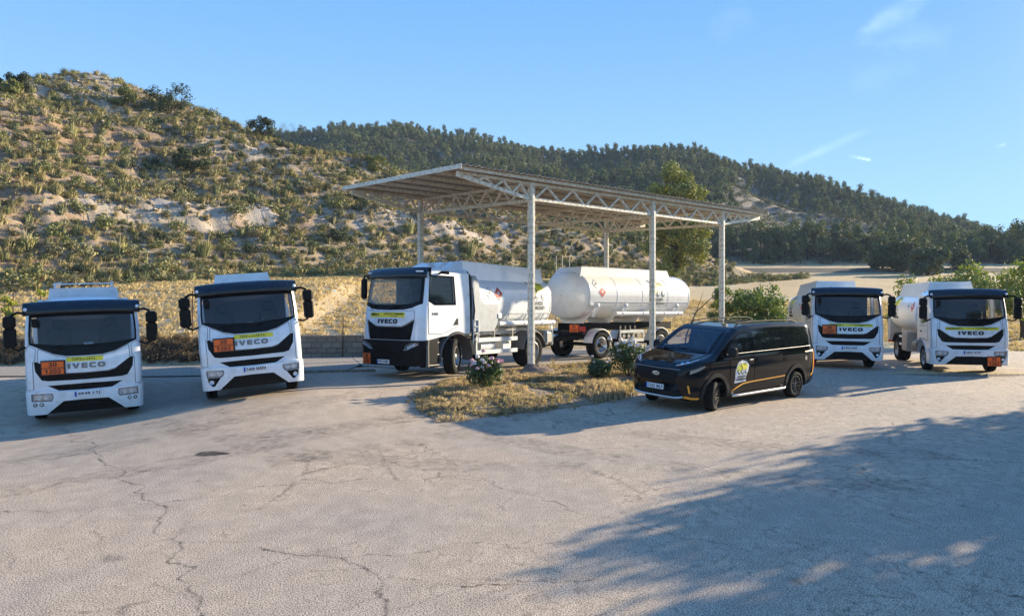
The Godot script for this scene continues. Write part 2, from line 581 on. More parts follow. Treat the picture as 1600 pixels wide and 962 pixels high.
func materials() -> void:
	var grime := noise_tex(31, 0.012, 512, [Color(0.90, 0.89, 0.87), Color(0.97, 0.97, 0.96), Color(1, 1, 1), Color(1, 1, 1)])
	var grit := noise_tex(32, 0.06, 512, [Color(0.72, 0.70, 0.66), Color(0.9, 0.89, 0.87), Color(1, 1, 1)], FastNoiseLite.TYPE_SIMPLEX, 5)
	var faint := noise_tex(33, 0.012, 512, [Color(0.95, 0.945, 0.935), Color(0.985, 0.985, 0.98), Color(1, 1, 1), Color(1, 1, 1)])
	mat("white_paint", Color(0.80, 0.82, 0.84), 0.30, 0.0, {"coat": 0.7, "tex": grime, "scale": 0.5})
	mat("tank_white", Color(0.86, 0.855, 0.84), 0.28, 0.0, {"coat": 0.6, "tex": faint, "scale": 0.35})
	mat("grey_panel", Color(0.36, 0.38, 0.40), 0.5, 0.0, {"tex": grime, "scale": 0.6})
	mat("black_plastic", Color(0.012, 0.012, 0.013), 0.55, 0.0, {"tex": grit, "scale": 1.3})
	mat("grille_black", Color(0.008, 0.008, 0.009), 0.4)
	mat("gloss_black", Color(0.006, 0.007, 0.009), 0.12, 0.0, {"coat": 1.0, "coat_rough": 0.03})
	mat("visor", Color(0.006, 0.008, 0.012), 0.13)
	mat("frit", Color(0.006, 0.007, 0.009), 0.08)
	mat("tyre", Color(0.016, 0.016, 0.016), 0.85, 0.0, {"tex": grit, "scale": 2.0})
	mat("steel", Color(0.42, 0.42, 0.42), 0.42, 0.75, {"tex": grit, "scale": 2.0})
	mat("alloy_bright", Color(0.62, 0.62, 0.62), 0.25, 0.85)
	mat("grey_fender", Color(0.17, 0.16, 0.15), 0.6, 0.0, {"tex": grit, "scale": 1.5})
	mat("chassis", Color(0.020, 0.019, 0.018), 0.7, 0.0, {"tex": grit, "scale": 1.5})
	mat("rail_white", Color(0.70, 0.70, 0.67), 0.45, 0.0, {"tex": grime, "scale": 0.8})
	mat("beige_box", Color(0.46, 0.40, 0.34), 0.55, 0.0, {"tex": grime, "scale": 0.8})
	mat("orange_plate", Color(0.92, 0.15, 0.012), 0.5)
	mat("print_black", Color(0.012, 0.010, 0.010), 0.6)
	mat("print_grey", Color(0.20, 0.19, 0.19), 0.4, 0.4)
	mat("print_navy", Color(0.02, 0.03, 0.05), 0.4)
	mat("plate_white", Color(0.80, 0.81, 0.82), 0.4)
	mat("plate_blue", Color(0.02, 0.07, 0.42), 0.4)
	mat("sticker_yellow", Color(0.80, 0.68, 0.04), 0.45)
	mat("emblem_lime", Color(0.55, 0.55, 0.03), 0.45)
	mat("emblem_pale", Color(0.66, 0.64, 0.22), 0.45)
	mat("placard_red", Color(0.50, 0.04, 0.035), 0.5)
	mat("paper", Color(0.80, 0.80, 0.78), 0.8)
	mat("interior", Color(0.05, 0.052, 0.058), 0.8)
	mat("interior_grey", Color(0.13, 0.135, 0.145), 0.85)
	mat("lamp_silver", Color(0.75, 0.76, 0.78), 0.12, 0.9)
	mat("lamp_white", Color(0.80, 0.80, 0.80), 0.2)
	mat("amber", Color(0.85, 0.33, 0.02), 0.35)
	mat("van_orange", Color(0.82, 0.36, 0.02), 0.4, 0.0, {"coat": 0.4})
	mat("van_black", Color(0.003, 0.0035, 0.005), 0.06)
	M.van_black.metallic_specular = 0.4
	mat("van_clad", Color(0.022, 0.022, 0.023), 0.6)
	mat("red_lens", Color(0.4, 0.02, 0.015), 0.2)
	var gl := mat("glass", Color(0.012, 0.018, 0.028), 0.02)
	gl.transparency = BaseMaterial3D.TRANSPARENCY_ALPHA
	gl.albedo_color.a = 0.28
	var tg := mat("tinted_glass", Color(0.006, 0.008, 0.011), 0.03)
	tg.metallic_specular = 0.9
	var lens := mat("lens_glass", Color(0.85, 0.88, 0.92), 0.03)
	lens.transparency = BaseMaterial3D.TRANSPARENCY_ALPHA
	lens.albedo_color.a = 0.14
	for q in ["black_plastic", "grille_black", "chassis", "van_clad", "frit", "tyre", "interior"]:
		M[q].metallic_specular = 0.25
	mat("mirror_glass", Color(0.75, 0.78, 0.82), 0.03, 1.0)
	var steelgrime := noise_tex(44, 0.02, 512, [Color(0.70, 0.62, 0.52), Color(0.92, 0.90, 0.86), Color(1, 1, 1), Color(1, 1, 1)], FastNoiseLite.TYPE_SIMPLEX_SMOOTH, 5)
	mat("canopy_paint", Color(0.80, 0.73, 0.60), 0.55, 0.0, {"tex": steelgrime, "scale": 0.6})
	mat("roof_sheet", Color(0.34, 0.28, 0.22), 0.6, 0.1, {"tex": steelgrime, "scale": 0.4})
	mat("roof_sheet_worn", Color(0.30, 0.25, 0.20), 0.65, 0.1, {"tex": steelgrime, "scale": 0.5})
	var conc := noise_tex(51, 0.03, 512, [Color(0.62, 0.58, 0.52), Color(0.86, 0.83, 0.79), Color(1, 1, 0.98)], FastNoiseLite.TYPE_SIMPLEX, 5)
	mat("concrete", Color(0.40, 0.36, 0.31), 0.9, 0.0, {"tex": conc, "scale": 0.6, "world": true, "bump": conc, "bump_scale": 0.4})
	mat("block", Color(0.50, 0.44, 0.37), 0.92, 0.0, {"tex": conc, "scale": 1.1, "world": true, "bump": conc, "bump_scale": 0.4})
	mat("block_dark", Color(0.42, 0.37, 0.31), 0.92, 0.0, {"tex": conc, "scale": 0.9, "world": true, "bump": conc, "bump_scale": 0.4})
	mat("mortar", Color(0.17, 0.155, 0.14), 0.95)
	mat("rock", Color(0.26, 0.19, 0.15), 0.9, 0.0, {"tex": conc, "scale": 1.7, "bump": conc, "bump_scale": 3.0})
	mat("rust", Color(0.16, 0.075, 0.035), 0.8, 0.0, {"tex": conc, "scale": 2.0})
	var soil := noise_tex(52, 0.045, 512, [Color(0.55, 0.52, 0.48), Color(0.86, 0.84, 0.81), Color(1, 0.99, 0.97)], FastNoiseLite.TYPE_SIMPLEX, 5)
	mat("soil", Color(1, 1, 1), 0.95, 0.0, {"vc": true, "tex": soil, "scale": 0.3, "world": true, "bump": soil, "bump_scale": 5.0})
	mat("soil_far", Color(1, 1, 1), 0.95, 0.0, {"vc": true, "tex": soil, "scale": 0.025, "world": true})
	mat("leaf", Color(1, 1, 1), 0.6, 0.0, {"vc": true, "back": Color(0.75, 0.80, 0.35)})
	mat("leaf_dull", Color(1, 1, 1), 0.8, 0.0, {"vc": true, "back": Color(0.60, 0.60, 0.32)})
	mat("straw", Color(1, 1, 1), 0.85, 0.0, {"vc": true, "back": Color(0.80, 0.78, 0.66)})
	mat("straw_stone", Color(1, 1, 1), 0.95, 0.0, {"vc": true})
	mat("bark", Color(0.085, 0.065, 0.05), 0.9, 0.0, {"tex": grit, "scale": 1.5})
	mat("petal", Color(0.72, 0.40, 0.42), 0.6, 0.0, {"back": Color(0.3, 0.15, 0.15)})
	mat("petal_white", Color(0.74, 0.66, 0.60), 0.6, 0.0, {"back": Color(0.3, 0.25, 0.25)})

# ---------------------------------------------------------------- ground
func bump2(x: float, d: float, cx: float, cd: float, sx: float, sd: float) -> float:
	return exp(-pow((x - cx) / sx, 2.0) - pow((d - cd) / sd, 2.0))

# height of the asphalt at x metres to the right and d metres out
func lot(x: float, d: float) -> float:
	var t := 0.5 * ((24.0 - d) + sqrt((24.0 - d) * (24.0 - d) + 4.0))
	if d < 4.0:
		t = 20.05 + (4.0 - d) * 0.3
	var y := EYE - 2.0 - 0.055 * t
	y += -0.24 * bump2(x, d, -10.6, 16.8, 3.0, 5.0) + 0.25 * bump2(x, d, -5.6, 18.0, 2.6, 4.0) + 0.10 * bump2(x, d, -2.0, 22.0, 3.0, 2.5)
	y += -0.14 * bump2(x, d, 15.0, 23.5, 4.0, 5.0) - 0.09 * bump2(x, d, 7.2, 19.7, 3.0, 3.0)
	return y

const PAD_Y := EYE - 1.97
var ridge_near := []
var ridge_far := []

func land_tables() -> void:
	for p in [[-900, 150], [-400, 135], [-150, 128], [0, 127], [90, 114], [150, 122], [200, 140], [240, 156], [330, 182], [400, 212], [500, 238], [600, 266], [700, 292], [800, 320], [900, 344], [1000, 368], [1100, 398], [1180, 424], [1250, 450], [1400, 520]]:
		ridge_near.append(Vector2((p[0] - 800) / 1155.0, (481 - p[1]) / 1155.0))
	for p in [[-300, 330], [100, 260], [300, 225], [480, 218], [560, 214], [640, 206], [700, 223], [800, 236], [900, 247], [1000, 247], [1100, 252], [1150, 261], [1200, 280], [1260, 300], [1350, 317], [1420, 341], [1500, 366], [1560, 389], [1600, 401], [1800, 432], [2100, 450]]:
		ridge_far.append(Vector2((p[0] - 800) / 1155.0, (481 - p[1]) / 1155.0))

# the near hill is a slope that faces the lot and the low sun
func slope(x: float, d: float) -> float:
	return 1.3 + 0.45 * (d - 40.0) - 0.40 * (x + 28.0)

func toe(a: float) -> float:
	return 29.5 / (0.45 - 0.40 * a)

func land(x: float, d: float) -> float:
	var a := x / maxf(d, 1.0)
	var shift := tab([Vector2(-11, 0), Vector2(-9.8, 1.0), Vector2(-9.3, 4.3), Vector2(-4, 5.0), Vector2(-1, 9), Vector2(12, 11), Vector2(20, 8)], x)
	var de := 24.0 + maxf(0.0, d - 24.0 - shift) if d < 60.0 else d - shift * maxf(0.0, 1.0 - (d - 60.0) / 40.0)
	var fl := tab([Vector2(24, -2.14), Vector2(25.6, -2.1), Vector2(28, -1.12), Vector2(42, 1.35), Vector2(60, 3), Vector2(120, 8), Vector2(150, 11)], de)
	var fr := tab([Vector2(24, -2.14), Vector2(37, -2.1), Vector2(38.5, -1.9), Vector2(50, -0.85), Vector2(60, 0.15), Vector2(90, 3.1), Vector2(118, 5.6), Vector2(122, 6.6), Vector2(140, 8.2), Vector2(160, 10.5)], d)
	var base := lerpf(fl, fr, smoothstep(0.0, 0.28, a))
	var y := base
	if d > 34.0:
		var t := tab(ridge_near, a)
		var dr := 27.9 / (0.45 - 0.40 * a - t)
		var nz := hill_noise.get_noise_2d(x, d * 1.3)
		var h := slope(x, d)
		# outcrops: low scarps that run along the slope
		var wob := h + 1.3 * hill_noise.get_noise_2d(x * 0.9 + 90.0, d * 0.9)
		h += 0.8 * smoothstep(5.6, 6.4, wob) - 0.8 * smoothstep(6.4, 9.6, wob)
		h += 0.6 * smoothstep(13.6, 14.4, wob) - 0.6 * smoothstep(14.4, 17.6, wob)
		h += nz * 1.3 * smoothstep(1.0, 6.0, h)
		h += (0.5 + fine_noise.get_noise_2d(x * 1.3, d * 1.3)) * 0.55 * smoothstep(2.0, 5.0, h)
		var top := t * dr - 0.4 * (d - dr) + nz * 0.8
		h = minf(h, top) - 0.9 * exp(-absf(h - top) / 1.6) + 0.4
		y = maxf(base, h) if absf(base - h) > 1.2 else maxf(base, h) + 0.15 * pow(1.0 - absf(base - h) / 1.2, 2.0)
	if d > 142.0:
		var tf := tab(ridge_far, a) * 300.0
		var k := (d - 142.0) / 158.0
		var hf := lerpf(8.4, tf, pow(clampf(k, 0.0, 1.0), 0.95)) if k <= 1.0 else tf - (d - 300.0) * 0.25
		hf += hill_noise.get_noise_2d(x * 0.35 + 300.0, d * 0.35) * 7.0 * clampf(k * 1.5, 0.0, 1.0)
		y = maxf(y, hf)
	return EYE + y

func pale_rock(x: float, d: float) -> float:
	# where bare marl shows on the near hill
	var a := x / d
	var h := slope(x, d)
	var wob := h + 1.3 * hill_noise.get_noise_2d(x * 0.9 + 90.0, d * 0.9)
	var k := smoothstep(5.0, 5.7, wob) * (1.0 - smoothstep(7.4, 9.2, wob)) * smoothstep(-0.08, 0.22, patch_noise.get_noise_2d(x * 1.3, 9.0) + 0.16)
	k *= 1.0 - smoothstep(0.02, 0.12, a)
	k = maxf(k, smoothstep(18.0, 20.0, h) * smoothstep(-0.72, -0.66, a) * (1.0 - smoothstep(-0.55, -0.52, a)) * 0.9)
	k = maxf(k, 0.8 * smoothstep(13.2, 13.9, wob) * (1.0 - smoothstep(15.0, 16.2, wob)) * smoothstep(0.10, 0.28, patch_noise.get_noise_2d(x * 1.1 + 40.0, 30.0)))
	return clampf(k * (0.55 + 1.3 * fine_noise.get_noise_2d(x, d)), 0.0, 1.0)

func land_color(x: float, d: float) -> Color:
	var a := x / d
	var p := patch_noise.get_noise_2d(x, d * 1.2)
	var q := fine_noise.get_noise_2d(x * 0.7, d * 0.7)
	var gold := Color(0.72, 0.57, 0.33).lerp(Color(0.60, 0.47, 0.27), clampf(0.5 + q + p * 0.6, 0, 1))
	var tan := Color(0.45, 0.36, 0.245).lerp(Color(0.40, 0.275, 0.185), clampf(0.5 + p * 2.0, 0, 1))
	tan = tan.lerp(Color(0.56, 0.45, 0.31), clampf(q, 0, 1))
	var c := gold
	var hill := 0.0
	if land(x, d) > EYE + lerpf(1.2, 0.2, smoothstep(0.0, 0.3, a)) and d > toe(a) - 1.0:
		hill = 1.0 - smoothstep(0.27, 0.34, a)
	c = c.lerp(tan, hill)
	c = c.lerp(Color(0.62, 0.54, 0.44), pale_rock(x, d) * hill)
	if a > 0.3 and d > 70.0:
		# the mown field, and the dark edge of its terrace
		var g2 := Color(0.72, 0.52, 0.26).lerp(Color(0.62, 0.44, 0.22), clampf(0.5 + p * 1.5, 0, 1))
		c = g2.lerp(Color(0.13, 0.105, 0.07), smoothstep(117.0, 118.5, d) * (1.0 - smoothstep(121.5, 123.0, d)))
	if d > 141.0:
		var w := Color(0.17, 0.15, 0.10).lerp(Color(0.33, 0.265, 0.205), smoothstep(0.05, 0.3, patch_noise.get_noise_2d(x * 0.35, d * 0.35) + 0.5 * far_bare(a, d)))
		c = c.lerp(w, smoothstep(141.0, 147.0, d))
	return c

func far_bare(a: float, d: float) -> float:
	return smoothstep(0.24, 0.31, a) * (1.0 - smoothstep(0.50, 0.62, a)) * (1.0 - smoothstep(235.0, 280.0, d + 330.0 * (a - 0.36))) * smoothstep(152.0, 162.0, d)

func land_mesh(d_list: Array, a0: float, a1: float, na: int) -> ArrayMesh:
	var v := PackedVector3Array()
	var c := PackedColorArray()
	var idx := PackedInt32Array()
	for d in d_list:
		for i in na + 1:
			var x: float = lerpf(a0, a1, float(i) / na) * d
			v.append(Vector3(x, land(x, d), -d))
			c.append(land_color(x, d))
	for r in d_list.size() - 1:
		for i in na:
			var k := r * (na + 1) + i
			idx.append_array([k, k + na + 1, k + 1, k + 1, k + na + 1, k + na + 2])
	var st := SurfaceTool.new()
	var arr := []
	arr.resize(Mesh.ARRAY_MAX)
	arr[Mesh.ARRAY_VERTEX] = v
	arr[Mesh.ARRAY_COLOR] = c
	arr[Mesh.ARRAY_INDEX] = idx
	var m := ArrayMesh.new()
	m.add_surface_from_arrays(Mesh.PRIMITIVE_TRIANGLES, arr)
	st.create_from(m, 0)
	st.generate_normals()
	return st.commit()

func steps(a: float, b: float, n: int, curve := 1.0) -> Array:
	var r := []
	for i in n + 1:
		r.append(lerpf(a, b, pow(float(i) / n, curve)))
	return r

func ground_setting() -> void:
	land_tables()
	var o := put(self, "field", land_mesh(steps(24.0, 41.0, 40), -1.5, 1.5, 190), M.soil)
	tag(o, "sloping field of dry golden grass behind the vehicles", "", "", "structure")
	o = put(self, "hillside_terrain", land_mesh(steps(41.0, 128.0, 150, 1.15), -1.5, 1.5, 300), M.soil)
	tag(o, "scrubby tan hillside rising behind the parking lot", "", "", "structure")
	o = put(self, "far_hill_terrain", land_mesh(steps(128.0, 400.0, 80), -1.4, 1.6, 170), M.soil_far)
	tag(o, "far hill under pine forest and bare slopes", "", "", "structure")
	# bare earth under and around the lot
	var mb := MB.new()
	mb.tinted = true
	mb.tint = Color(0.30, 0.235, 0.16)
	for seg in [[-400.0, -36.0], [-36.0, 36.0], [36.0, 400.0]]:
		var ds := [-300.0, -40.0, -12.0, 0.0, 8.0, 14.0, 18.0, 22.0, 24.0]
		var xs: Array = steps(seg[0], seg[1], 24 if seg[1] < 40.0 and seg[0] > -40.0 else 2)
		var g := []
		for x in xs:
			var row := []
			for d in ds:
				row.append(Vector3(x, lot(clampf(x, -36, 36), maxf(d, -12.0)) - 0.3 if d < 24.0 else EYE - 2.14, -d))
			g.append(row)
		mb.sheet(g, Vector3.UP)
	tag(put(self, "ground", mb, M.soil), "bare earth beside and behind the parking lot", "", "", "structure")
	asphalt()

func asphalt() -> void:
	var outline := poly([Vector2(-34, -12), Vector2(34, -12), Vector2(34, 29.5), Vector2(24, 33.0), Vector2(17, 36.4), Vector2(13.5, 36.6), Vector2(11.4, 30.0), Vector2(9.6, 26.6), Vector2(7.4, 24.2), Vector2(4.6, 24.4), Vector2(3.6, 22.5), Vector2(-1.6, 22.9), Vector2(-4.4, 25.2), Vector2(-12, 24.4), Vector2(-34, 22.6)])
	var st := SurfaceTool.new()
	st.begin(Mesh.PRIMITIVE_TRIANGLES)
	var lo := Vector2(-34, -12)
	for i in 68:
		for j in 49:
			var c := lo + Vector2(i, j)
			for b in Geometry2D.intersect_polygons(outline, PackedVector2Array([c, c + Vector2(1, 0), c + Vector2(1, 1), c + Vector2(0, 1)])):
				var idx := Geometry2D.triangulate_polygon(b)
				for k in range(0, idx.size(), 3):
					var t := [b[idx[k]], b[idx[k + 1]], b[idx[k + 2]]]
					if (t[1] - t[0]).cross(t[2] - t[0]) > 0.0:
						t.reverse()
					for p in t:
						var h := 0.05
						st.set_normal(Vector3(-(lot(p.x + h, p.y) - lot(p.x - h, p.y)) / (2 * h), 1.0, (lot(p.x, p.y + h) - lot(p.x, p.y - h)) / (2 * h)).normalized())
						st.set_uv(p / 2.7)
						st.set_uv2(Vector2((p.x + 26.0) / 52.0, (p.y - 4.0) / 32.0))
						st.add_vertex(Vector3(p.x, lot(p.x, p.y), -p.y))
	st.generate_tangents()
	var m := mat("asphalt", Color(0.76, 0.595, 0.43), 0.92)
	var grain := noise_tex(61, 0.10, 1024, [Color(0.22, 0.20, 0.18), Color(0.56, 0.545, 0.53), Color(0.87, 0.865, 0.86), Color(0.97, 0.97, 0.97), Color(1, 1, 1)], FastNoiseLite.TYPE_SIMPLEX, 4)
	m.albedo_texture = grain
	m.heightmap_enabled = true
	m.heightmap_texture = grain
	m.heightmap_scale = 0.25
	m.detail_enabled = true
	m.detail_albedo = asphalt_wear()
	m.detail_blend_mode = BaseMaterial3D.BLEND_MODE_MUL
	m.detail_uv_layer = BaseMaterial3D.DETAIL_UV_2
	tag(put(self, "parking_lot", st.commit(), m), "cracked pale grey asphalt of the parking lot", "", "", "structure")

func asphalt_wear() -> ImageTexture:
	# stains, tyre sweeps and cracks, 2.5 cm to the pixel: x from -26 to 26 m, d from 4 to 36 m
	var w := 2048
	var h := 1260
	var sc := w / 52.0
	var mk := func(sd: int, fq: float, kind: int, oc: int) -> PackedByteArray:
		var f := FastNoiseLite.new()
		f.seed = sd
		f.frequency = fq
		f.noise_type = kind
		f.fractal_octaves = oc
		if oc == 1:
			f.fractal_type = FastNoiseLite.FRACTAL_NONE
		if kind == FastNoiseLite.TYPE_CELLULAR:
			f.cellular_return_type = FastNoiseLite.RETURN_DISTANCE2_SUB
			f.cellular_jitter = 1.0
			f.domain_warp_enabled = true
			f.domain_warp_amplitude = 14.0
			f.domain_warp_frequency = 0.03
			f.domain_warp_fractal_octaves = 3
		return f.get_image(w, h, false, false, true if kind != FastNoiseLite.TYPE_CELLULAR else false).get_data()
	var broad: PackedByteArray = mk.call(1, 0.006, FastNoiseLite.TYPE_SIMPLEX_SMOOTH, 4)
	var mid: PackedByteArray = mk.call(2, 0.045, FastNoiseLite.TYPE_SIMPLEX, 4)
	var cell: PackedByteArray = mk.call(3, 0.022, FastNoiseLite.TYPE_CELLULAR, 1)
	var cell2: PackedByteArray = mk.call(4, 0.11, FastNoiseLite.TYPE_CELLULAR, 1)
	var out := PackedByteArray()
	out.resize(w * h * 3)
	for y in h:
		var d := 4.0 + y / sc
		for x in w:
			var i := y * w + x
			var b := broad[i] / 255.0
			var m := mid[i] / 255.0
			var v := 0.86 + 0.10 * b + 0.12 * (m - 0.5)
			var warm := 0.5 + (b - 0.5) * 0.8
			var mx := x / sc - 26.0
			# old crazed paving on the right and at the back
			var craze := clampf((mx + 2.5) * 0.11 + (m - 0.5) * 2.0 + (b - 0.5) * 2.4, 0.0, 1.0)
			if craze > 0.0:
				var ce: int = cell2[i]
				if ce < 12:
					v *= 1.0 - 0.24 * craze * (1.0 - ce / 12.0)
			var c1: int = cell[i]
			if c1 < 4 and b > 0.58:
				v *= 1.0 - 0.28 * (1.0 - c1 / 4.0) * clampf((b - 0.58) * 6.0, 0.0, 1.0)
			var k := i * 3
			out[k] = int(clampf(v * (1.0 + 0.05 * (warm - 0.5)), 0, 1) * 255)
			out[k + 1] = int(clampf(v, 0, 1) * 255)
			out[k + 2] = int(clampf(v * (1.0 - 0.07 * (warm - 0.5)), 0, 1) * 255)
	var dark := func(p: Vector2, r: float, k: float) -> void:
		var c := Vector2((p.x + 26.0) * sc, (p.y - 4.0) * sc)
		for y in range(int(c.y - r), int(c.y + r) + 2):
			for x in range(int(c.x - r), int(c.x + r) + 2):
				if x < 0 or y < 0 or x >= w or y >= h:
					continue
				var q := clampf(r + 0.5 - Vector2(x, y).distance_to(c), 0.0, 1.0) * k
				var i := (y * w + x) * 3
				for ch in 3:
					out[i + ch] = int(out[i + ch] * (1.0 - q))
	var lines := [
		[[-9.98, 16.34], [-7.87, 13.77], [-6.5, 12.08], [-5.59, 11.03], [-4.96, 10.35], [-4.64, 9.65], [-4.11, 8.87], [-3.64, 8.16], [-3.35, 7.64], [-2.99, 7.07], [-2.6, 6.2]],
		[[-3.06, 8.71], [-2.63, 8.67], [-2.07, 8.52], [-1.73, 8.34], [-1.5, 7.87], [-1.27, 7.35], [-1.1, 6.5]], [[-7.2, 9.9], [-4.96, 10.35], [-4.58, 10.58], [-4.24, 10.87], [-3.71, 11.29], [-2.2, 11.6]],
		[[-1.6, 13.6], [-1.23, 12.9], [-0.73, 12.09], [0.0, 11.05], [0.87, 10.04], [1.34, 9.66], [2.6, 8.7]], [[8.3, 17.2], [8.16, 15.93], [7.42, 14.66], [7.09, 13.6], [7.11, 13.04], [8.2, 12.6]],
		[[-2.07, 8.52], [-1.2, 8.64], [-0.68, 8.77], [0.6, 9.0]], [[-1.73, 8.34], [-1.46, 8.04], [-0.67, 7.72], [0.3, 7.6]], [[0.2, 13.2], [2.2, 13.6], [4.4, 13.3], [6.9, 13.2]],
		[[-3.6, 17.8], [-3.0, 19.4], [-2.5, 20.4]], [[3.4, 9.2], [4.4, 8.2], [5.4, 7.2]], [[4.0, 12.0], [5.0, 10.6], [5.4, 9.0]], [[-14.0, 13.0], [-11.5, 12.4], [-8.4, 12.9]],
	]
	rng.seed = 99
	for l in lines.size():
		var ln: Array = lines[l]
		for s in ln.size() - 1:
			var a := Vector2(ln[s][0], ln[s][1])
			var b := Vector2(ln[s + 1][0], ln[s + 1][1])
			var n := int(a.distance_to(b) * 40.0)
			for q in n:
				var t := float(q) / n
				var p := a.lerp(b, t)
				p += Vector2(fine_noise.get_noise_2d(p.x * 2.6 + l * 40.0, p.y * 2.6), fine_noise.get_noise_2d(p.x * 2.6, p.y * 2.6 + 70.0)) * 0.22 + Vector2(fine_noise.get_noise_2d(p.x * 11.0 + l * 40.0, p.y * 11.0), fine_noise.get_noise_2d(p.x * 11.0, p.y * 11.0 + 70.0)) * 0.05
				dark.call(p, (0.36 if l < 2 else 0.22) + 0.45 * fine_noise.get_noise_2d(p.x * 4.0, p.y * 4.0), 0.50 if l < 2 else 0.42)
				if rng.randf() < 0.02:
					var dir := Vector2.from_angle(rng.randf() * TAU)
					for z in rng.randi_range(8, 24):
						dark.call(p + dir * z * 0.035 + Vector2(fine_noise.get_noise_2d(z * 3.0, q), fine_noise.get_noise_2d(z * 3.0, q + 50)) * 0.05, 0.35, 0.3)
	# tyre sweeps: rubber laid down where vehicles turn in
	for s in [[Vector2(-7.5, 20.5), 6.8, -1.2, 0.1], [Vector2(-7.9, 20.8), 9.1, -1.15, 0.0], [Vector2(8.0, 22.5), 11.5, -2.6, -1.7], [Vector2(8.0, 22.5), 9.4, -2.6, -1.6], [Vector2(-16.0, 24.0), 15.5, -1.0, -0.2], [Vector2(-16.0, 24.0), 13.3, -1.05, -0.2], [Vector2(0.5, 23.5), 11.2, -2.4, -1.5]]:
		for q in 1500:
			var t: float = lerpf(s[2], s[3], q / 1500.0)
			var wd := 0.34 + 0.1 * fine_noise.get_noise_2d(q * 0.02, s[1])
			var p: Vector2 = s[0] + Vector2(cos(t), sin(t)) * (s[1] + rng.randf_range(-wd, wd))
			dark.call(p, 2.2, 0.045 * (0.6 + fine_noise.get_noise_2d(q * 0.03, s[1] * 7.0)))
	# an oil stain and a few spots
	for q in 700:
		var t := rng.randf()
		var p := Vector2(lerpf(-5.55, -5.02, t), 13.0 + rng.randf_range(-0.16, 0.16) * sin(PI * sqrt(t)))
		dark.call(p, 1.5, 0.032)
	for q in 26:
		var p := Vector2(rng.randf_range(-14, 14), rng.randf_range(6, 22))
		var r := rng.randf_range(0.5, 2.4)
		for z in 20:
			dark.call(p + Vector2(rng.randf_range(-0.06, 0.06), rng.randf_range(-0.06, 0.06)) * r, r, 0.05)
	return ImageTexture.create_from_image(Image.create_from_data(w, h, false, Image.FORMAT_RGB8, out))

# ---------------------------------------------------------------- concrete, wall, fence
func slab(called: String, label: String, pts: Array, y: float, deep: float) -> void:
	var mb := MB.new()
	var p := poly(pts)
	mb.prism(p, func(q: Vector2, k: float) -> Vector3: return Vector3(q.x, y - deep * (1.0 - k), -q.y), 1.0)
	tag(put(self, called, mb, M.concrete), label, "", "", "structure")

func concrete_and_wall() -> void:
	# the raised pad under the canopy
	slab("pavement", "pale concrete pad under the canopy with a low kerb face", [Vector2(-2.2, 22.6), Vector2(-1.0, 22.55), Vector2(3.9, 27.75), Vector2(10.4, 33.4), Vector2(6.0, 38.6), Vector2(-6.4, 29.5), Vector2(-5.2, 25.6)], PAD_Y, 0.5)
	# the strip of concrete along the foot of the bank, with a kerb at its front
	var mb := MB.new()
	var g := []
	for i in 25:
		var x := lerpf(-30.0, -5.3, i / 24.0)
		var row := []
		for dd in [23.3, 24.0, 25.0, 26.2, 29.7]:
			var d: float = dd + 0.07 * (x + 5.3) + (1.6 if x > -6.5 else 0.0) * 0.3
			if dd > 26.0 and x < -9.5: d = 26.2 + 0.07 * (x + 5.3)
			row.append(Vector3(x, lot(x, d) + 0.035, -d))
		g.append(row)
	mb.sheet(g, Vector3.UP)
	tag(put(self, "path", mb, M.concrete), "strip of pale concrete behind the white trucks", "", "", "structure")
	mb = MB.new()
	for i in 24:
		var x0 := lerpf(-9.0, -4.3, i / 24.0)
		var x1 := lerpf(-9.0, -4.3, (i + 0.96) / 24.0)
		var d0 := 23.3 + 0.07 * (x0 + 5.3) - 0.1
		var d1 := 23.3 + 0.07 * (x1 + 5.3) - 0.1
		mb.bar(Vector3(x0, lot(x0, d0) + 0.03, -d0), Vector3(x1, lot(x1, d1) + 0.03, -d1), 0.14, 0.11, 0.02)
	tag(put(self, "kerb", mb, M.concrete), "low kerb line between the asphalt and the concrete strip", "", "", "structure")
	block_wall()
	wire_fence()

func block_wall() -> void:
	var t := thing("block_wall", "low grey concrete block wall behind the cab of the tanker truck", "wall")
	t.position = Vector3(-9.3, EYE - 2.06, -29.7)
	t.rotation.y = deg_to_rad(11.0)
	var lng := 8.1
	var mb := MB.new()
	mb.box(Vector3(lng / 2, 0.44, -0.12), Vector3(lng, 0.86, 0.16))
	put(t, "mortar", mb, M.mortar)
	var rows := [0.0, 0.22, 0.44, 0.66]
	var sizes := []
	for k in 3:
		mb = MB.new()
		mb.box(Vector3.ZERO, Vector3(0.39, 0.205, 0.2), 0.012)
		sizes.append(mb.mesh())
	var half := MB.new()
	half.box(Vector3.ZERO, Vector3(0.19, 0.205, 0.2), 0.012)
	var hm := half.mesh()
	rng.seed = 4
	for r in 4:
		var x := 0.0
		var first := r % 2 == 1
		while x < lng - 0.15:
			var w := 0.2 if first else 0.4
			var o := MeshInstance3D.new()
			o.name = "block"
			o.mesh = hm if first else sizes[0]
			o.material_override = M.block if rng.randf() < 0.6 else M.block_dark
			t.add_child(o, true)
			o.position = Vector3(x + w / 2, rows[r] + 0.11, -0.1 + rng.randf_range(-0.008, 0.008))
			x += w
			first = false
	mb = MB.new()
	mb.box(Vector3(lng / 2, 0.915, -0.1), Vector3(lng + 0.06, 0.06, 0.27), 0.01)
	put(t, "coping", mb, M.concrete)

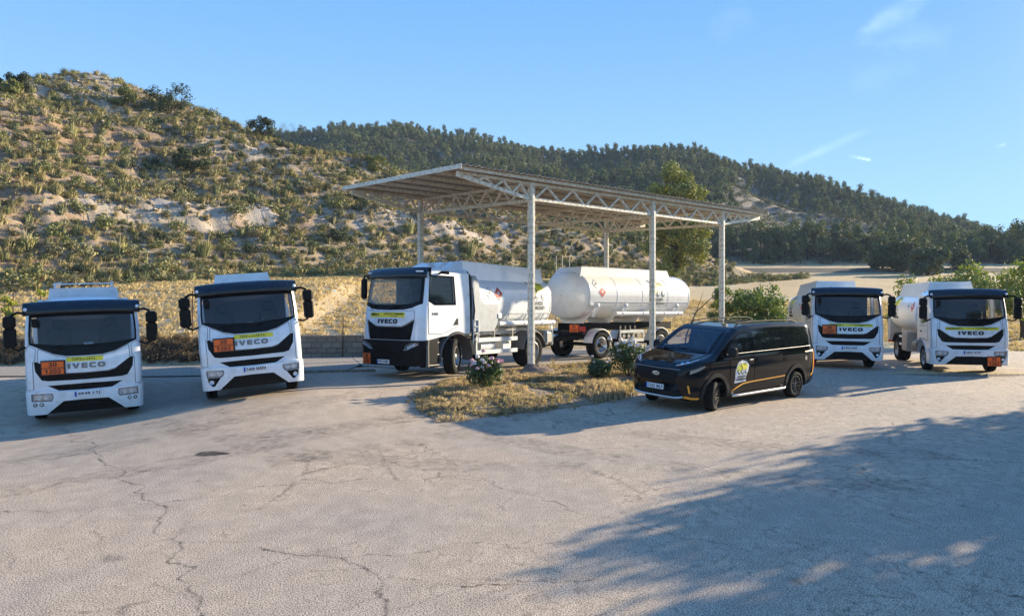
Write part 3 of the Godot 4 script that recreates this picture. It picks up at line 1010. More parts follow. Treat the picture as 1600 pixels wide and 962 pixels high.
func wire_fence() -> void:
	var t := thing("wire_fence", "thin rusty wire fence along the edge of the golden field", "fence")
	var pts := []
	for x in [-27.0, -23.0, -19.2, -15.6, -12.3, -9.2, -6.9, -4.4]:
		var d := 28.4 if x < -9.4 else 30.1
		pts.append(Vector3(x, land(x, d + 0.3) - 0.1, -d))
	for p in pts:
		var mb := MB.new()
		mb.tube([p, p + Vector3(0.02, 1.75, 0)], 0.022, 0.022, 6)
		put(t, "post", mb, M.rust)
	for k in 4:
		for i in pts.size() - 1:
			var a: Vector3 = pts[i] + Vector3(0, 0.45 + k * 0.38, 0)
			var b: Vector3 = pts[i + 1] + Vector3(0, 0.45 + k * 0.38, 0)
			var mb := MB.new()
			mb.tube([a, (a + b) * 0.5 - Vector3(0, 0.03, 0), b], 0.003, 0.003, 4)
			put(t, "wire", mb, M.rust)
	# three thin poles behind the coupling of tanker and trailer
	for q in [[2.12, 35.4, "leftmost"], [2.4, 35.4, "middle"], [2.75, 35.4, "rightmost"]]:
		var mb := MB.new()
		mb.tube([Vector3.ZERO, Vector3(0, 4.6, 0)], 0.03, 0.026, 6)
		var o := put(self, "metal_pole", mb, M.steel, Vector3(q[0], EYE - 2.1, -q[1]))
		tag(o, "thin bare metal pole behind the gap of tanker and trailer, %s of three" % q[2], "pole", "thin poles behind the trailer")

# ---------------------------------------------------------------- canopy
func canopy() -> void:
	var t := thing("canopy", "open steel canopy with cream lattice trusses and corrugated brown roof", "canopy")
	t.position = Vector3(0.58, EYE - 2.05, -22.2)
	t.rotation.y = deg_to_rad(40.5)
	var H := 5.82            # underside of the roof over the near row
	var rise := 0.2          # the far row is higher
	var W := 6.0
	var xa := 0.0
	var xb := 5.72
	var xc := 9.95
	var x0 := -2.85
	var x1 := xc + 2.75
	var post := func(x: float, z: float, h: float) -> void:
		var mb := MB.new()
		# a pair of channels: web and two flanges
		mb.box(Vector3(0, h / 2, 0), Vector3(0.17, h, 0.17), 0.012)
		mb.box(Vector3(0, h / 2, 0.09), Vector3(0.05, h, 0.012))
		mb.box(Vector3(0.09, h / 2, 0), Vector3(0.012, h, 0.05))
		var p := put(t, "post", mb, M.canopy_paint, Vector3(x, 0, z))
		mb = MB.new()
		mb.box(Vector3(0, 0.02, 0), Vector3(0.34, 0.04, 0.34), 0.006)
		for s in [[-1, -1], [1, -1], [-1, 1], [1, 1]]:
			mb.lathe(Vector3(s[0] * 0.13, 0.04, s[1] * 0.13), Vector3.UP, [Vector2(0, 0.018), Vector2(0.03, 0.018), Vector2(0.03, 0.0)], 6)
		put(p, "base_plate", mb, M.canopy_paint)
	post.call(xa, 0.0, H)
	post.call(xb, 0.0, H)
	post.call(xc, 0.0, H)
	post.call(xa, -W, H + rise - 0.02)
	post.call(xc, -W, H + rise - 0.02)
	# a lattice girder between two points of its top chord; depth may taper to one end
	var truss := func(a: Vector3, b: Vector3, da: float, db: float, n: int, wd: float) -> void:
		var dirv := (b - a).normalized()
		var mb := MB.new()
		mb.bar(a - Vector3(0, 0.04, 0), b - Vector3(0, 0.04, 0), wd, 0.08, 0.006)
		put(t, "top_chord", mb, M.canopy_paint)
		var la := a - Vector3(0, da, 0)
		var lb := b - Vector3(0, db, 0)
		mb = MB.new()
		mb.bar(la, lb, wd, 0.10, 0.006)
		put(t, "bottom_chord", mb, M.canopy_paint)
		for i in n:
			var k0 := (i + 0.04) / n
			var k1 := (i + 0.5) / n
			var k2 := (i + 0.96) / n
			for q in [[k0, k1], [k2, k1]]:
				var lowp := la.lerp(lb, q[0]) + Vector3(0, 0.03, 0)
				var top := a.lerp(b, q[1]) - Vector3(0, 0.07, 0)
				if absf(top.y - lowp.y) < 0.1:
					continue
				mb = MB.new()
				mb.bar(lowp, top, 0.065, 0.065, 0.006)
				put(t, "diagonal", mb, M.canopy_paint)
	var D := 0.50
	var tz := 0.0
	var g := 0.1
	truss.call(Vector3(xa + g, H, tz), Vector3(xb - g, H, tz), D, D, 5, 0.08)
	truss.call(Vector3(xb + g, H, tz), Vector3(xc - g, H, tz), D, D, 4, 0.08)
	truss.call(Vector3(x0 + 0.08, H + 0.02, tz), Vector3(xa - g, H, tz), 0.11, D, 4, 0.08)
	truss.call(Vector3(xc + g, H, tz), Vector3(x1 - 0.08, H + 0.02, tz), D, 0.11, 4, 0.08)
	var f := Vector3(0, rise, -W)
	truss.call(f + Vector3(xa + g, H, 0), f + Vector3(xc - g, H, 0), D, D, 9, 0.08)
	truss.call(f + Vector3(x0 + 0.08, H + 0.02, 0), f + Vector3(xa - g, H, 0), 0.11, D, 4, 0.08)
	truss.call(f + Vector3(xc + g, H, 0), f + Vector3(x1 - 0.08, H + 0.02, 0), D, 0.11, 4, 0.08)
	for x in [xa, xb, xc]:
		truss.call(Vector3(x, H - 0.01, -g), Vector3(x, H + rise - 0.01, -W + g), D + 0.03, D + 0.03, 7, 0.07)
	# purlins along the roof
	for i in 7:
		var z := lerpf(0.22, -W - 0.32, i / 6.0)
		var y := H + 0.075 + rise * (-z / W)
		var mb := MB.new()
		mb.box(Vector3((x0 + x1) / 2, y, z), Vector3(x1 - x0 - 0.04, 0.1, 0.05), 0.006)
		put(t, "purlin", mb, M.canopy_paint)
	# edge trims
	for x in [x0 - 0.02, x1 + 0.02]:
		var mb := MB.new()
		mb.bar(Vector3(x, H + 0.10 - 0.01, 0.36), Vector3(x, H + rise + 0.11, -W - 0.46), 0.03, 0.13, 0.004)
		put(t, "edge_trim", mb, M.canopy_paint)
	# corrugated sheets side by side
	var n := 15
	var wS := (x1 - x0) / n
	for v in n:
		var mb := MB.new()
		var prof := []
		var ribs := 5
		for r in ribs:
			var b := wS * r / ribs
			var s := wS / ribs
			prof.append_array([Vector2(b, 0), Vector2(b + s * 0.5, 0), Vector2(b + s * 0.62, 0.038), Vector2(b + s * 0.88, 0.038)])
		prof.append(Vector2(wS - 0.002, 0))
		for i in prof.size() - 1:
			var a: Vector2 = prof[i]
			var b: Vector2 = prof[i + 1]
			var za := 0.38
			var zb := -W - 0.48
			var ya := H + 0.128 + rise * (-za / W)
			var yb := H + 0.128 + rise * (-zb / W)
			for lay in [0.0, 0.006]:
				mb.face(Vector3(a.x, ya + a.y + lay, za), Vector3(b.x, ya + b.y + lay, za), Vector3(b.x, yb + b.y + lay, zb), Vector3(a.x, yb + a.y + lay, zb), Vector3.UP if lay > 0.0 else Vector3.DOWN)
			for e in [[za, ya, 1.0], [zb, yb, -1.0]]:
				mb.face(Vector3(a.x, e[1] + a.y, e[0]), Vector3(b.x, e[1] + b.y, e[0]), Vector3(b.x, e[1] + b.y + 0.006, e[0]), Vector3(a.x, e[1] + a.y + 0.006, e[0]), Vector3(0, 0, e[2]))
		var o := put(t, "roof_sheet", mb, M.roof_sheet if v % 3 != 1 else M.roof_sheet_worn, Vector3(x0 + v * wS, 0.0005 * (v % 2), 0))
	# rubble footing round the corner post
	var mb2 := MB.new()
	rng.seed = 12
	var gg := []
	for i in 17:
		var an := TAU * i / 16.0
		var row := []
		for j in 7:
			var k := j / 6.0
			var r := (1.0 + 0.25 * fine_noise.get_noise_2d(cos(an) * 3.0 + 5.0, sin(an) * 3.0)) * lerpf(1.0, 0.12, k)
			row.append(Vector3(cos(an) * 0.95 * r, -0.22 + 0.42 * pow(k, 0.6) * (1.0 + 0.3 * fine_noise.get_noise_2d(an * 4.0, j * 2.0)), sin(an) * 0.5 * r))
		gg.append(row)
	mb2.sheet(gg, Vector3.UP, true, Vector3(0, -0.6, 0))
	var o2 := put(self, "stone_footing", mb2, M.rock, t.position + Vector3(0.15, 0.10, 0.12))
	o2.rotation.y = 0.2
	o2.scale = Vector3(1.15, 1.25, 1.15)
	tag(o2, "reddish rubble stone heaped round the foot of the nearest canopy post", "stone")

# ---------------------------------------------------------------- vehicles: common pieces
func tank_x(p: Vector2, k: Dictionary, s: float) -> Vector3:
	var q := clampf(absf((p.y - k.y) / k.b), 0.0, 0.999)
	return Vector3(s * k.a * pow(1.0 - pow(q, k.n), 1.0 / k.n), p.y, p.x)

func tank_shell(k: Dictionary) -> MB:
	# a lying vessel with rounded sides and dished ends
	var mb := MB.new()
	var g := []
	var st := [[k.z1 + k.dish, 0.02], [k.z1 + k.dish * 0.97, 0.25], [k.z1 + k.dish * 0.86, 0.5], [k.z1 + k.dish * 0.62, 0.75], [k.z1 + k.dish * 0.34, 0.91], [k.z1 + 0.03, 0.985], [k.z1, 1.0]]
	for i in 9:
		st.append([lerpf(k.z1, k.z0, (i + 1) / 10.0), 1.0])
	for i in range(6, -1, -1):
		st.append([k.z0 - (st[i][0] - k.z1), st[i][1]])
	for s in st:
		var row := []
		for j in 49:
			var t := TAU * j / 48.0
			var cx := signf(cos(t)) * pow(absf(cos(t)), 2.0 / k.n)
			var cy := signf(sin(t)) * pow(absf(sin(t)), 2.0 / k.n)
			row.append(Vector3(k.a * s[1] * cx, k.y + k.b * s[1] * cy, s[0]))
		g.append(row)
	mb.sheet(g, Vector3.ZERO, true, Vector3(0, k.y, (k.z0 + k.z1) / 2))
	return mb

func weld_bands(parent: Node, k: Dictionary, zs: Array) -> void:
	for z in zs:
		var mb := MB.new()
		var g := []
		for e in [[-0.022, 0.0], [-0.016, 0.007], [0.016, 0.007], [0.022, 0.0]]:
			var row := []
			for j in 49:
				var t := TAU * j / 48.0
				row.append(Vector3((k.a + e[1]) * signf(cos(t)) * pow(absf(cos(t)), 2.0 / k.n), k.y + (k.b + e[1]) * signf(sin(t)) * pow(absf(sin(t)), 2.0 / k.n), z + e[0]))
			g.append(row)
		mb.sheet(g, Vector3.ZERO, true, Vector3(0, k.y, z))
		put(parent, "weld_band", mb, M.tank_white)

func wheel(t: Node, at: Vector3, R: float, wd: float, side: float, rimr: float, style := "steel", steer := 0.0) -> Node3D:
	var w := node(t, "wheel", at)
	w.rotation.y = steer
	var ax := Vector3(side, 0, 0)
	var mb := MB.new()
	var h := wd / 2
	var prof := [Vector2(-h * 0.8, rimr), Vector2(-h, rimr + (R - rimr) * 0.45), Vector2(-h * 0.97, R - 0.05), Vector2(-h * 0.82, R - 0.008)]
	for i in 5:
		var c := lerpf(-h * 0.72, h * 0.72, i / 4.0)
		if i > 0:
			prof.append_array([Vector2(c - h * 0.25, R), Vector2(c - h * 0.24, R - 0.016), Vector2(c - h * 0.13, R - 0.016), Vector2(c - h * 0.12, R)])
	prof.append_array([Vector2(h * 0.82, R - 0.008), Vector2(h * 0.97, R - 0.05), Vector2(h, rimr + (R - rimr) * 0.45), Vector2(h * 0.86, rimr)])
	mb.lathe(Vector3.ZERO, ax, prof, 36)
	put(w, "tyre", mb, M.tyre)
	mb = MB.new()
	if style == "alloy":
		mb.lathe(Vector3.ZERO, ax, [Vector2(-h * 0.7, rimr * 0.96), Vector2(h * 0.82, rimr * 0.9), Vector2(h * 0.86, rimr), Vector2(h * 0.84, rimr * 1.02)], 32)
		mb.disc(ax * (-h * 0.2), ax, rimr * 0.95)
		put(w, "rim", mb, M.gloss_black)
		mb = MB.new()
		for k in 6:
			for o in [-0.12, 0.12]:
				var a: float = TAU * k / 6.0 + o
				var b: float = TAU * k / 6.0 + o * 2.0
				mb.bar(ax * (h * 0.62) + Vector3(0, cos(a), sin(a)) * 0.05, ax * (h * 0.78) + Vector3(0, cos(b), sin(b)) * rimr * 0.95, 0.03, 0.032, 0.008)
		mb.lathe(Vector3.ZERO, ax, [Vector2(h * 0.5, 0.09), Vector2(h * 0.72, 0.07), Vector2(h * 0.74, 0.0)], 20)
		put(w, "spokes", mb, M.gloss_black)
		return w
	var bright: bool = style == "bright"
	mb.lathe(Vector3.ZERO, ax, [Vector2(h * 0.9, rimr * 1.03), Vector2(h * 0.92, rimr * 0.98), Vector2(h * 0.84, rimr * 0.93), Vector2(h * 0.3, rimr * 0.86), Vector2(h * 0.18, rimr * 0.74), Vector2(h * 0.34, rimr * 0.6), Vector2(h * 0.42, rimr * 0.42), Vector2(h * 0.42, rimr * 0.0)], 32)
	put(w, "rim", mb, M.alloy_bright if bright else M.steel)
	mb = MB.new()
	mb.lathe(Vector3.ZERO, ax, [Vector2(h * 0.4, rimr * 0.34), Vector2(h * 0.72, rimr * 0.3), Vector2(h * 0.8, rimr * 0.2), Vector2(h * 0.82, 0.0)], 20)
	for k in 10:
		var a := TAU * k / 10.0
		mb.lathe(Vector3(0, cos(a), sin(a)) * rimr * 0.5, ax, [Vector2(h * 0.36, 0.018), Vector2(h * 0.54, 0.018), Vector2(h * 0.56, 0.0)], 6)
	put(w, "hub", mb, M.chassis if bright else M.steel)
	mb = MB.new()
	for k in 8:
		var a := TAU * (k + 0.5) / 8.0
		mb.disc(ax * (h * 0.31) + Vector3(0, cos(a), sin(a)) * rimr * 0.72, ax, 0.028, 8)
	put(w, "hand_holes", mb, M.grille_black)
	return w

func fender(t: Node, at: Vector3, r: float, wd: float, a0: float, a1: float, m: Material) -> void:
	var mb := MB.new()
	var g := []
	for i in 15:
		var a := deg_to_rad(lerpf(a0, a1, i / 14.0))
		var c := Vector3(0, sin(a), cos(a))
		g.append([at + c * (r - 0.04) - Vector3(wd / 2, 0, 0), at + c * r - Vector3(wd / 2 - 0.03, 0, 0), at + c * r + Vector3(wd / 2 - 0.03, 0, 0), at + c * (r - 0.04) + Vector3(wd / 2, 0, 0)])
	mb.sheet(g, Vector3.ZERO, true, at)
	put(t, "mudguard", mb, m)

func plate(t: Node, text: String, c: Vector3, turn := Vector3.ZERO, w := 0.52) -> void:
	var p := node(t, "licence_plate", c)
	p.rotation_degrees = turn
	var mb := MB.new()
	mb.box(Vector3.ZERO, Vector3(w, 0.115, 0.012), 0.004)
	put(p, "plate", mb, M.plate_white)
	mb = MB.new()
	mb.box(Vector3(-w / 2 + 0.024, 0, 0.007), Vector3(0.042, 0.108, 0.006), 0.001)
	put(p, "blue_strip", mb, M.plate_blue)
	letters(p, "characters", text, 0.072, w - 0.085, Vector3(0.022, 0, 0.009), Vector3.ZERO, M.print_black, 0.004)

func hazard_plate(t: Node, c: Vector3, w: float, h: float, turn := Vector3.ZERO, upper := "30", lower := "1202") -> void:
	var p := node(t, "hazard_plate", c)
	p.rotation_degrees = turn
	var mb := MB.new()
	mb.box(Vector3(0.008, 0.004, -0.008), Vector3(w + 0.035, h + 0.03, 0.016), 0.003)
	put(p, "frame", mb, M.print_black)
	mb = MB.new()
	mb.box(Vector3.ZERO, Vector3(w, h, 0.012), 0.002)
	put(p, "plate", mb, M.orange_plate)
	mb = MB.new()
	mb.box(Vector3(0, 0, 0.008), Vector3(w, 0.014, 0.004))
	for s in [-1.0, 1.0]:
		mb.box(Vector3(s * (w / 2 - 0.005), 0, 0.008), Vector3(0.01, h, 0.004))
		mb.box(Vector3(0, s * (h / 2 - 0.005), 0.008), Vector3(w - 0.02, 0.01, 0.004))
	put(p, "border", mb, M.print_black)
	letters(p, "digits", upper, h * 0.32, w * 0.36, Vector3(0, h * 0.25, 0.009), Vector3.ZERO, M.print_black, 0.005)
	letters(p, "digits", lower, h * 0.32, w * 0.70, Vector3(0, -h * 0.25, 0.009), Vector3.ZERO, M.print_black, 0.005)

func diamond(t: Node, surf: Callable, c: Vector2, r: float, ref: Vector3, m: Material, called: String) -> void:
	var mb := MB.new()
	skin(mb, surf, poly([c + Vector2(r, 0), c + Vector2(0, r), c - Vector2(r, 0), c - Vector2(0, r)]), [], 0.12, 0.006, 0.004, ref)
	var p := put(t, called, mb, m)
	mb = MB.new()
	if m == M.placard_red:
		skin(mb, surf, poly([c + Vector2(-0.05, -0.02), c + Vector2(0.05, -0.02), c + Vector2(0.03, 0.05), c + Vector2(0.0, 0.09), c + Vector2(-0.035, 0.04)]), [], 0.1, 0.009, 0.0, ref)
		put(p, "flame_symbol", mb, M.plate_white)
	else:
		for k in 4:
			var a := TAU * k / 4.0
			var u := Vector2(cos(a), sin(a)) * r
			var v := Vector2(-sin(a), cos(a)) * r
			skin(mb, surf, poly([c + u, c + u * 0.9, c + v * 0.9, c + v]), [], 0.1, 0.008, 0.0, ref)
		skin(mb, surf, poly([c + Vector2(-0.1, -0.03), c + Vector2(0.1, -0.05), c + Vector2(0.06, 0.0), c + Vector2(-0.02, 0.02)]), [], 0.1, 0.009, 0.0, ref)
		skin(mb, surf, poly([c + Vector2(-0.06, 0.0), c + Vector2(-0.03, 0.0), c + Vector2(0.02, 0.09), c + Vector2(-0.01, 0.08)]), [], 0.1, 0.010, 0.0, ref)
		put(p, "print", mb, M.print_black)

# the yellow tank lorry emblem with two lines of writing, on a surface in (along, up); s = +1 when "along" runs to the reader's right
func emblem(t: Node, surf: Callable, c: Vector2, w: float, s: float, ref: Vector3, letter_at: Callable, pale := false) -> void:
	var e := node(t, "emblem")
	var lay := func(called: String, pts: Array, off: float, m: Material) -> void:
		var mb := MB.new()
		var q := []
		for p in pts:
			q.append(c + Vector2(p.x * s, p.y) * w)
		skin(mb, surf, poly(q), [], 0.14, off, 0.0, ref)
		put(e, called, mb, m)
	var body: Material = M.emblem_pale if pale else M.emblem_lime
	var arc := func(cx: float, cy: float, rx: float, ry: float, n := 16) -> Array:
		var r := []
		for i in n:
			r.append(Vector2(cx + cos(TAU * i / n) * rx, cy + sin(TAU * i / n) * ry))
		return r
	lay.call("emblem_tank", [Vector2(-0.06, 0.08), Vector2(0.40, 0.06), Vector2(0.5, 0.16), Vector2(0.5, 0.3), Vector2(0.40, 0.40), Vector2(0.1, 0.44), Vector2(-0.1, 0.36)], 0.005, M.sticker_yellow if not pale else body)
	lay.call("emblem_cab", [Vector2(-0.48, 0.02), Vector2(-0.16, -0.08), Vector2(0.02, 0.0), Vector2(0.0, 0.24), Vector2(-0.14, 0.36), Vector2(-0.34, 0.32), Vector2(-0.48, 0.2)], 0.007, body)
	lay.call("emblem_stripe", [Vector2(-0.20, 0.44), Vector2(-0.14, 0.46), Vector2(0.06, 0.12), Vector2(0.01, 0.08)], 0.009, M.print_black)
	lay.call("emblem_stripe", [Vector2(-0.46, 0.5), Vector2(-0.42, 0.52), Vector2(-0.26, 0.34), Vector2(-0.32, 0.33)], 0.009, M.print_black)
	lay.call("emblem_stripe", [Vector2(0.12, 0.40), Vector2(0.42, 0.34), Vector2(0.42, 0.31), Vector2(0.12, 0.36)], 0.009, M.print_black)
	for x in [-0.3, 0.0, 0.34]:
		lay.call("emblem_wheel", arc.call(x, -0.06, 0.10, 0.14), 0.011, M.print_black)
		lay.call("emblem_hub", arc.call(x + 0.015, -0.03, 0.055, 0.085), 0.013, M.plate_white)
	letter_at.call(e, "writing", "GASOIL", c + Vector2(-0.02 * s, -0.30) * w, 0.12 * w, 0.8 * w)
	letter_at.call(e, "writing", "A DOMICILIO", c + Vector2(-0.02 * s, -0.46) * w, 0.11 * w, 0.95 * w)

func sit(o: Node3D, x: float, d: float, yaw: float, zf: float, zr: float, track: float, level := -1000.0, lift := 0.0) -> void:
	# stand a vehicle on the ground by its four wheels
	var f := Vector3(sin(yaw), 0, cos(yaw))
	var l := Vector3(cos(yaw), 0, -sin(yaw))
	var at := func(a: float, b: float) -> Vector3:
		var p := Vector3(x, 0, -d) + f * a + l * b
		p.y = lot(p.x, -p.z) if level < -900.0 else level
		return p
	var fl: Vector3 = at.call(zf, track)
	var fr: Vector3 = at.call(zf, -track)
	var rl: Vector3 = at.call(zr, track)
	var rr: Vector3 = at.call(zr, -track)
	var fw := ((fl + fr) - (rl + rr)).normalized()
	var lf := ((fl + rl) - (fr + rr)).normalized()
	var up := fw.cross(lf).normalized()
	lf = up.cross(fw).normalized()
	var mid := (fl + fr + rl + rr) / 4.0
	o.transform = Transform3D(Basis(lf, up, fw), mid - fw * ((zf + zr) / 2.0) + up * lift)

func rounded_box(mb: MB, o: Vector3, s: Vector3, r: float) -> void:
	mb.box(o, s, r)

# ---------------------------------------------------------------- the medium truck with a white cab
func medium_truck(k: Dictionary) -> Node3D:
	var t := thing("tank_truck", k.label, "truck", "white tanker trucks")
	var wt := [Vector2(0.2, 1.13), Vector2(0.9, 1.145), Vector2(1.4, 1.145), Vector2(2.0, 1.13), Vector2(2.5, 1.095)]
	var zt := [Vector2(0.2, -0.02), Vector2(0.7, 0.02), Vector2(1.1, 0.035), Vector2(1.4, 0.0), Vector2(1.6, -0.04), Vector2(2.0, -0.125), Vector2(2.5, -0.25)]
	var R := 0.14
	var bulge := 0.07
	var W := func(y: float) -> float: return smooth_tab(wt, y)
	var front := func(p: Vector2) -> Vector3:
		var w: float = smooth_tab(wt, p.y)
		var x := clampf(absf(p.x), 0.0, w)
		var q := maxf(0.0, x - (w - R))
		return Vector3(p.x, p.y, smooth_tab(zt, p.y) - bulge * pow(x / w, 2.0) - (R - sqrt(maxf(R * R - q * q, 0.0))))
	var F := Vector3(0, 0.1, 1)
	var edge := func(y0: float, y1: float, n: int) -> Array:
		var r := []
		for i in n + 1:
			var y := lerpf(y0, y1, float(i) / n)
			r.append(Vector2(W.call(y) - 0.0005, y))
		return r
	# outlines, right halves from the bottom to the top
	var screen := mirrored([Vector2(0, 1.50), Vector2(0.35, 1.505), Vector2(0.60, 1.565), Vector2(1.055, 1.79), Vector2(1.06, 2.0), Vector2(1.035, 2.44), Vector2(0.5, 2.455), Vector2(0, 2.46)])
	var glass := mirrored([Vector2(0, 1.745), Vector2(0.5, 1.755), Vector2(1.02, 1.82), Vector2(1.025, 2.0), Vector2(1.0, 2.37), Vector2(0.5, 2.385), Vector2(0, 2.39)])
	var grille := mirrored([Vector2(0, 0.965), Vector2(0.72, 0.975), Vector2(0.84, 1.0), Vector2(0.955, 1.20), Vector2(0.975, 1.40), Vector2(0.94, 1.42), Vector2(0.60, 1.165), Vector2(0.45, 1.125), Vector2(0, 1.115)])
	var lower := mirrored([Vector2(0, 0.735), Vector2(0.52, 0.745), Vector2(0.74, 0.875), Vector2(0, 0.885)])
	var body := MB.new()
	var cab_pts := [Vector2(0, 0.70), Vector2(0.8, 0.70)]
	cab_pts.append_array(edge.call(0.70, 2.5, 12))
	cab_pts.append(Vector2(0, 2.5))
	skin(body, front, mirrored(cab_pts), [screen, grille, lower], 0.11, 0.0, 0.03, F)
	# sides, with the opening for the door window and the arch
	var zc := func(y: float) -> float: return smooth_tab(zt, y) - bulge - R
	var depth := 1.72
	var arch := ring2(Vector2(-1.22, 0.46), 0.60, 28)
	var win := poly([Vector2(-0.50, 1.60), Vector2(-0.62, 1.62), Vector2(-1.30, 1.52), Vector2(-1.34, 1.6), Vector2(-1.30, 2.34), Vector2(-0.72, 2.36)])
	for s in [-1.0, 1.0]:
		var side := func(p: Vector2) -> Vector3: return Vector3(s * W.call(p.y), p.y, p.x)
		var o := []
		for i in 13:
			var y := lerpf(0.70, 2.5, i / 12.0)
			o.append(Vector2(zc.call(y), y))
		o.append_array([Vector2(-depth, 2.5), Vector2(-depth, 0.95), Vector2(-1.6, 0.92), Vector2(-0.5, 0.70)])
		skin(body, side, poly(o), [win, arch], 0.16, 0.0, 0.03, Vector3(s, 0, 0))
	# roof and back
	var g := []
	for i in 21:
		var u := lerpf(-1.0, 1.0, i / 20.0)
		var row := []
		for j in 13:
			var v := j / 12.0
			var x := u * 1.095
			var zf: float = front.call(Vector2(x, 2.5)).z
			var lift := 0.20 * (1.0 - pow(absf(u), 5.0)) * smoothstep(-0.05, 0.5, v) + 0.03 * (1.0 - u * u)
			row.append(Vector3(x, 2.5 + lift * (1.0 if v < 0.99 else 0.98), lerpf(zf, -depth, v)))
		g.append(row)
	body.sheet(g, Vector3.UP)
	body.box(Vector3(0, 1.75, -depth - 0.01), Vector3(2.0, 1.62, 0.06), 0.02)
	body.box(Vector3(0, 2.56, -depth - 0.01), Vector3(1.9, 0.2, 0.05), 0.02)
	put(t, "cab", body, M.white_paint)
	# the front flap, proud of the cab so that its joints show
	var flap := MB.new()
	var flap_edge := mirrored([Vector2(0, 1.13), Vector2(0.43, 1.14), Vector2(0.60, 1.18), Vector2(0.90, 1.405), Vector2(0.88, 1.68), Vector2(0.585, 1.53), Vector2(0.35, 1.475), Vector2(0, 1.47)])
	skin(flap, front, flap_edge, [], 0.12, 0.012, 0.008, F)
	var fo_ := put(t, "front_flap", flap, M.white_paint)
	flap = MB.new()
	skin(flap, front, poly(Array(Geometry2D.offset_polygon(flap_edge, 0.011)[0])), [], 0.12, 0.003, 0.0, F)
	put(fo_, "gap_shade", flap, M.black_plastic)  # black rim under the flap: shade of its gap put in as colour
	# corner panels beside the flap, each with its joint
	for s in [-1.0, 1.0]:
		var cpn := []
		for q in [Vector2(1.0, 0.80), Vector2(1.115, 0.80), Vector2(1.118, 1.2), Vector2(1.118, 1.70), Vector2(1.06, 1.76), Vector2(0.94, 1.69), Vector2(0.955, 1.46), Vector2(1.0, 1.40)]:
			cpn.append(Vector2(q.x * s, q.y))
		flap = MB.new()
		skin(flap, front, poly(cpn), [], 0.08, 0.009, 0.006, F)
		var cpo := put(t, "corner_panel", flap, M.white_paint)
		flap = MB.new()
		skin(flap, front, poly(Array(Geometry2D.offset_polygon(poly(cpn), 0.009)[0])), [], 0.08, 0.003, 0.0, F)
		put(cpo, "gap_shade", flap, M.black_plastic)  # shade of the joint round the corner panel, painted as a black edge
	# windscreen
	var mb := MB.new()
	skin(mb, front, screen, [glass], 0.11, 0.003, 0.012, F)
	put(t, "windscreen_border", mb, M.frit)
	mb = MB.new()
	skin(mb, front, glass, [], 0.12, 0.001, 0.0, F)
	put(t, "windscreen", mb, M.glass)
	# grilles
	mb = MB.new()
	skin(mb, front, grille, [], 0.12, -0.03, 0.0, F)
	for yy in [1.01, 1.06]:
		skin(mb, front, poly([Vector2(-0.78, yy), Vector2(0.78, yy), Vector2(0.8, yy + 0.02), Vector2(-0.8, yy + 0.02)]), [], 0.16, -0.008, 0.02, F)
	var gr := put(t, "grille", mb, M.grille_black)
	mb = MB.new()
	skin(mb, front, lower, [], 0.14, -0.045, 0.0, F)
	skin(mb, front, poly([Vector2(-0.6, 0.81), Vector2(0.6, 0.81), Vector2(0.62, 0.825), Vector2(-0.62, 0.825)]), [], 0.14, -0.015, 0.02, F)
	put(t, "lower_grille", mb, M.grille_black)
	# bumper: stands proud, with the lamps let into it
	var bf := func(p: Vector2) -> Vector3:
		var v: Vector3 = front.call(Vector2(p.x / 1.015, p.y))
		return Vector3(p.x, p.y, v.z + 0.055 + 0.02 * sin(clampf((p.y - 0.2) / 0.55, 0.0, 1.0) * PI))
	var lamp_r: PackedVector2Array
	var fog_r: PackedVector2Array
	if k.old:
		lamp_r = poly([Vector2(0.66, 0.53), Vector2(1.05, 0.54), Vector2(1.05, 0.715), Vector2(0.64, 0.70), Vector2(0.63, 0.6)])
		fog_r = poly([Vector2(0.80, 0.43), Vector2(1.03, 0.43), Vector2(1.03, 0.51), Vector2(0.80, 0.51)])
	else:
		lamp_r = poly([Vector2(0.70, 0.535), Vector2(1.04, 0.54), Vector2(1.045, 0.705), Vector2(0.66, 0.685), Vector2(0.655, 0.61)])
		fog_r = poly([Vector2(0.73, 0.53), Vector2(1.03, 0.535), Vector2(1.01, 0.42), Vector2(0.93, 0.32), Vector2(0.88, 0.32)])
	var flip := func(p: PackedVector2Array) -> PackedVector2Array:
		var r := []
		for q in p: r.append(Vector2(-q.x, q.y))
		return poly(r)
	var bpts := [Vector2(0, 0.53), Vector2(0.44, 0.52), Vector2(0.77, 0.24), Vector2(1.1, 0.235)]
	for q in [0.235, 0.4, 0.55, 0.74]:
		bpts.append(Vector2(W.call(q) * 1.015 - 0.001, q))
	bpts.append_array([Vector2(0.78, 0.775), Vector2(0.56, 0.73), Vector2(0, 0.722)])
	mb = MB.new()
	var cut := [lamp_r, flip.call(lamp_r)]
	if not k.old:
		cut.append_array([fog_r, flip.call(fog_r)])
	skin(mb, bf, mirrored(bpts), cut, 0.11, 0.0, 0.09, F)
	for s in [-1.0, 1.0]:
		skin(mb, func(p: Vector2) -> Vector3: return Vector3(s * W.call(p.y) * 1.015, p.y, p.x), poly([Vector2(-0.20, 0.235), Vector2(-0.20, 0.74), Vector2(-0.62, 0.74), Vector2(-0.58, 0.235)]), [], 0.2, 0.0, 0.05, Vector3(s, 0, 0))
	put(t, "bumper", mb, M.white_paint)
	mb = MB.new()
	skin(mb, bf, mirrored([Vector2(0, 0.23), Vector2(0.77, 0.23), Vector2(0.45, 0.53), Vector2(0, 0.535)]), [], 0.12, -0.06, 0.0, F)
	skin(mb, bf, mirrored([Vector2(0, 0.38), Vector2(0.55, 0.38), Vector2(0.55, 0.41), Vector2(0, 0.41)]), [], 0.2, -0.03, 0.03, F)
	put(t, "air_intake", mb, M.black_plastic)
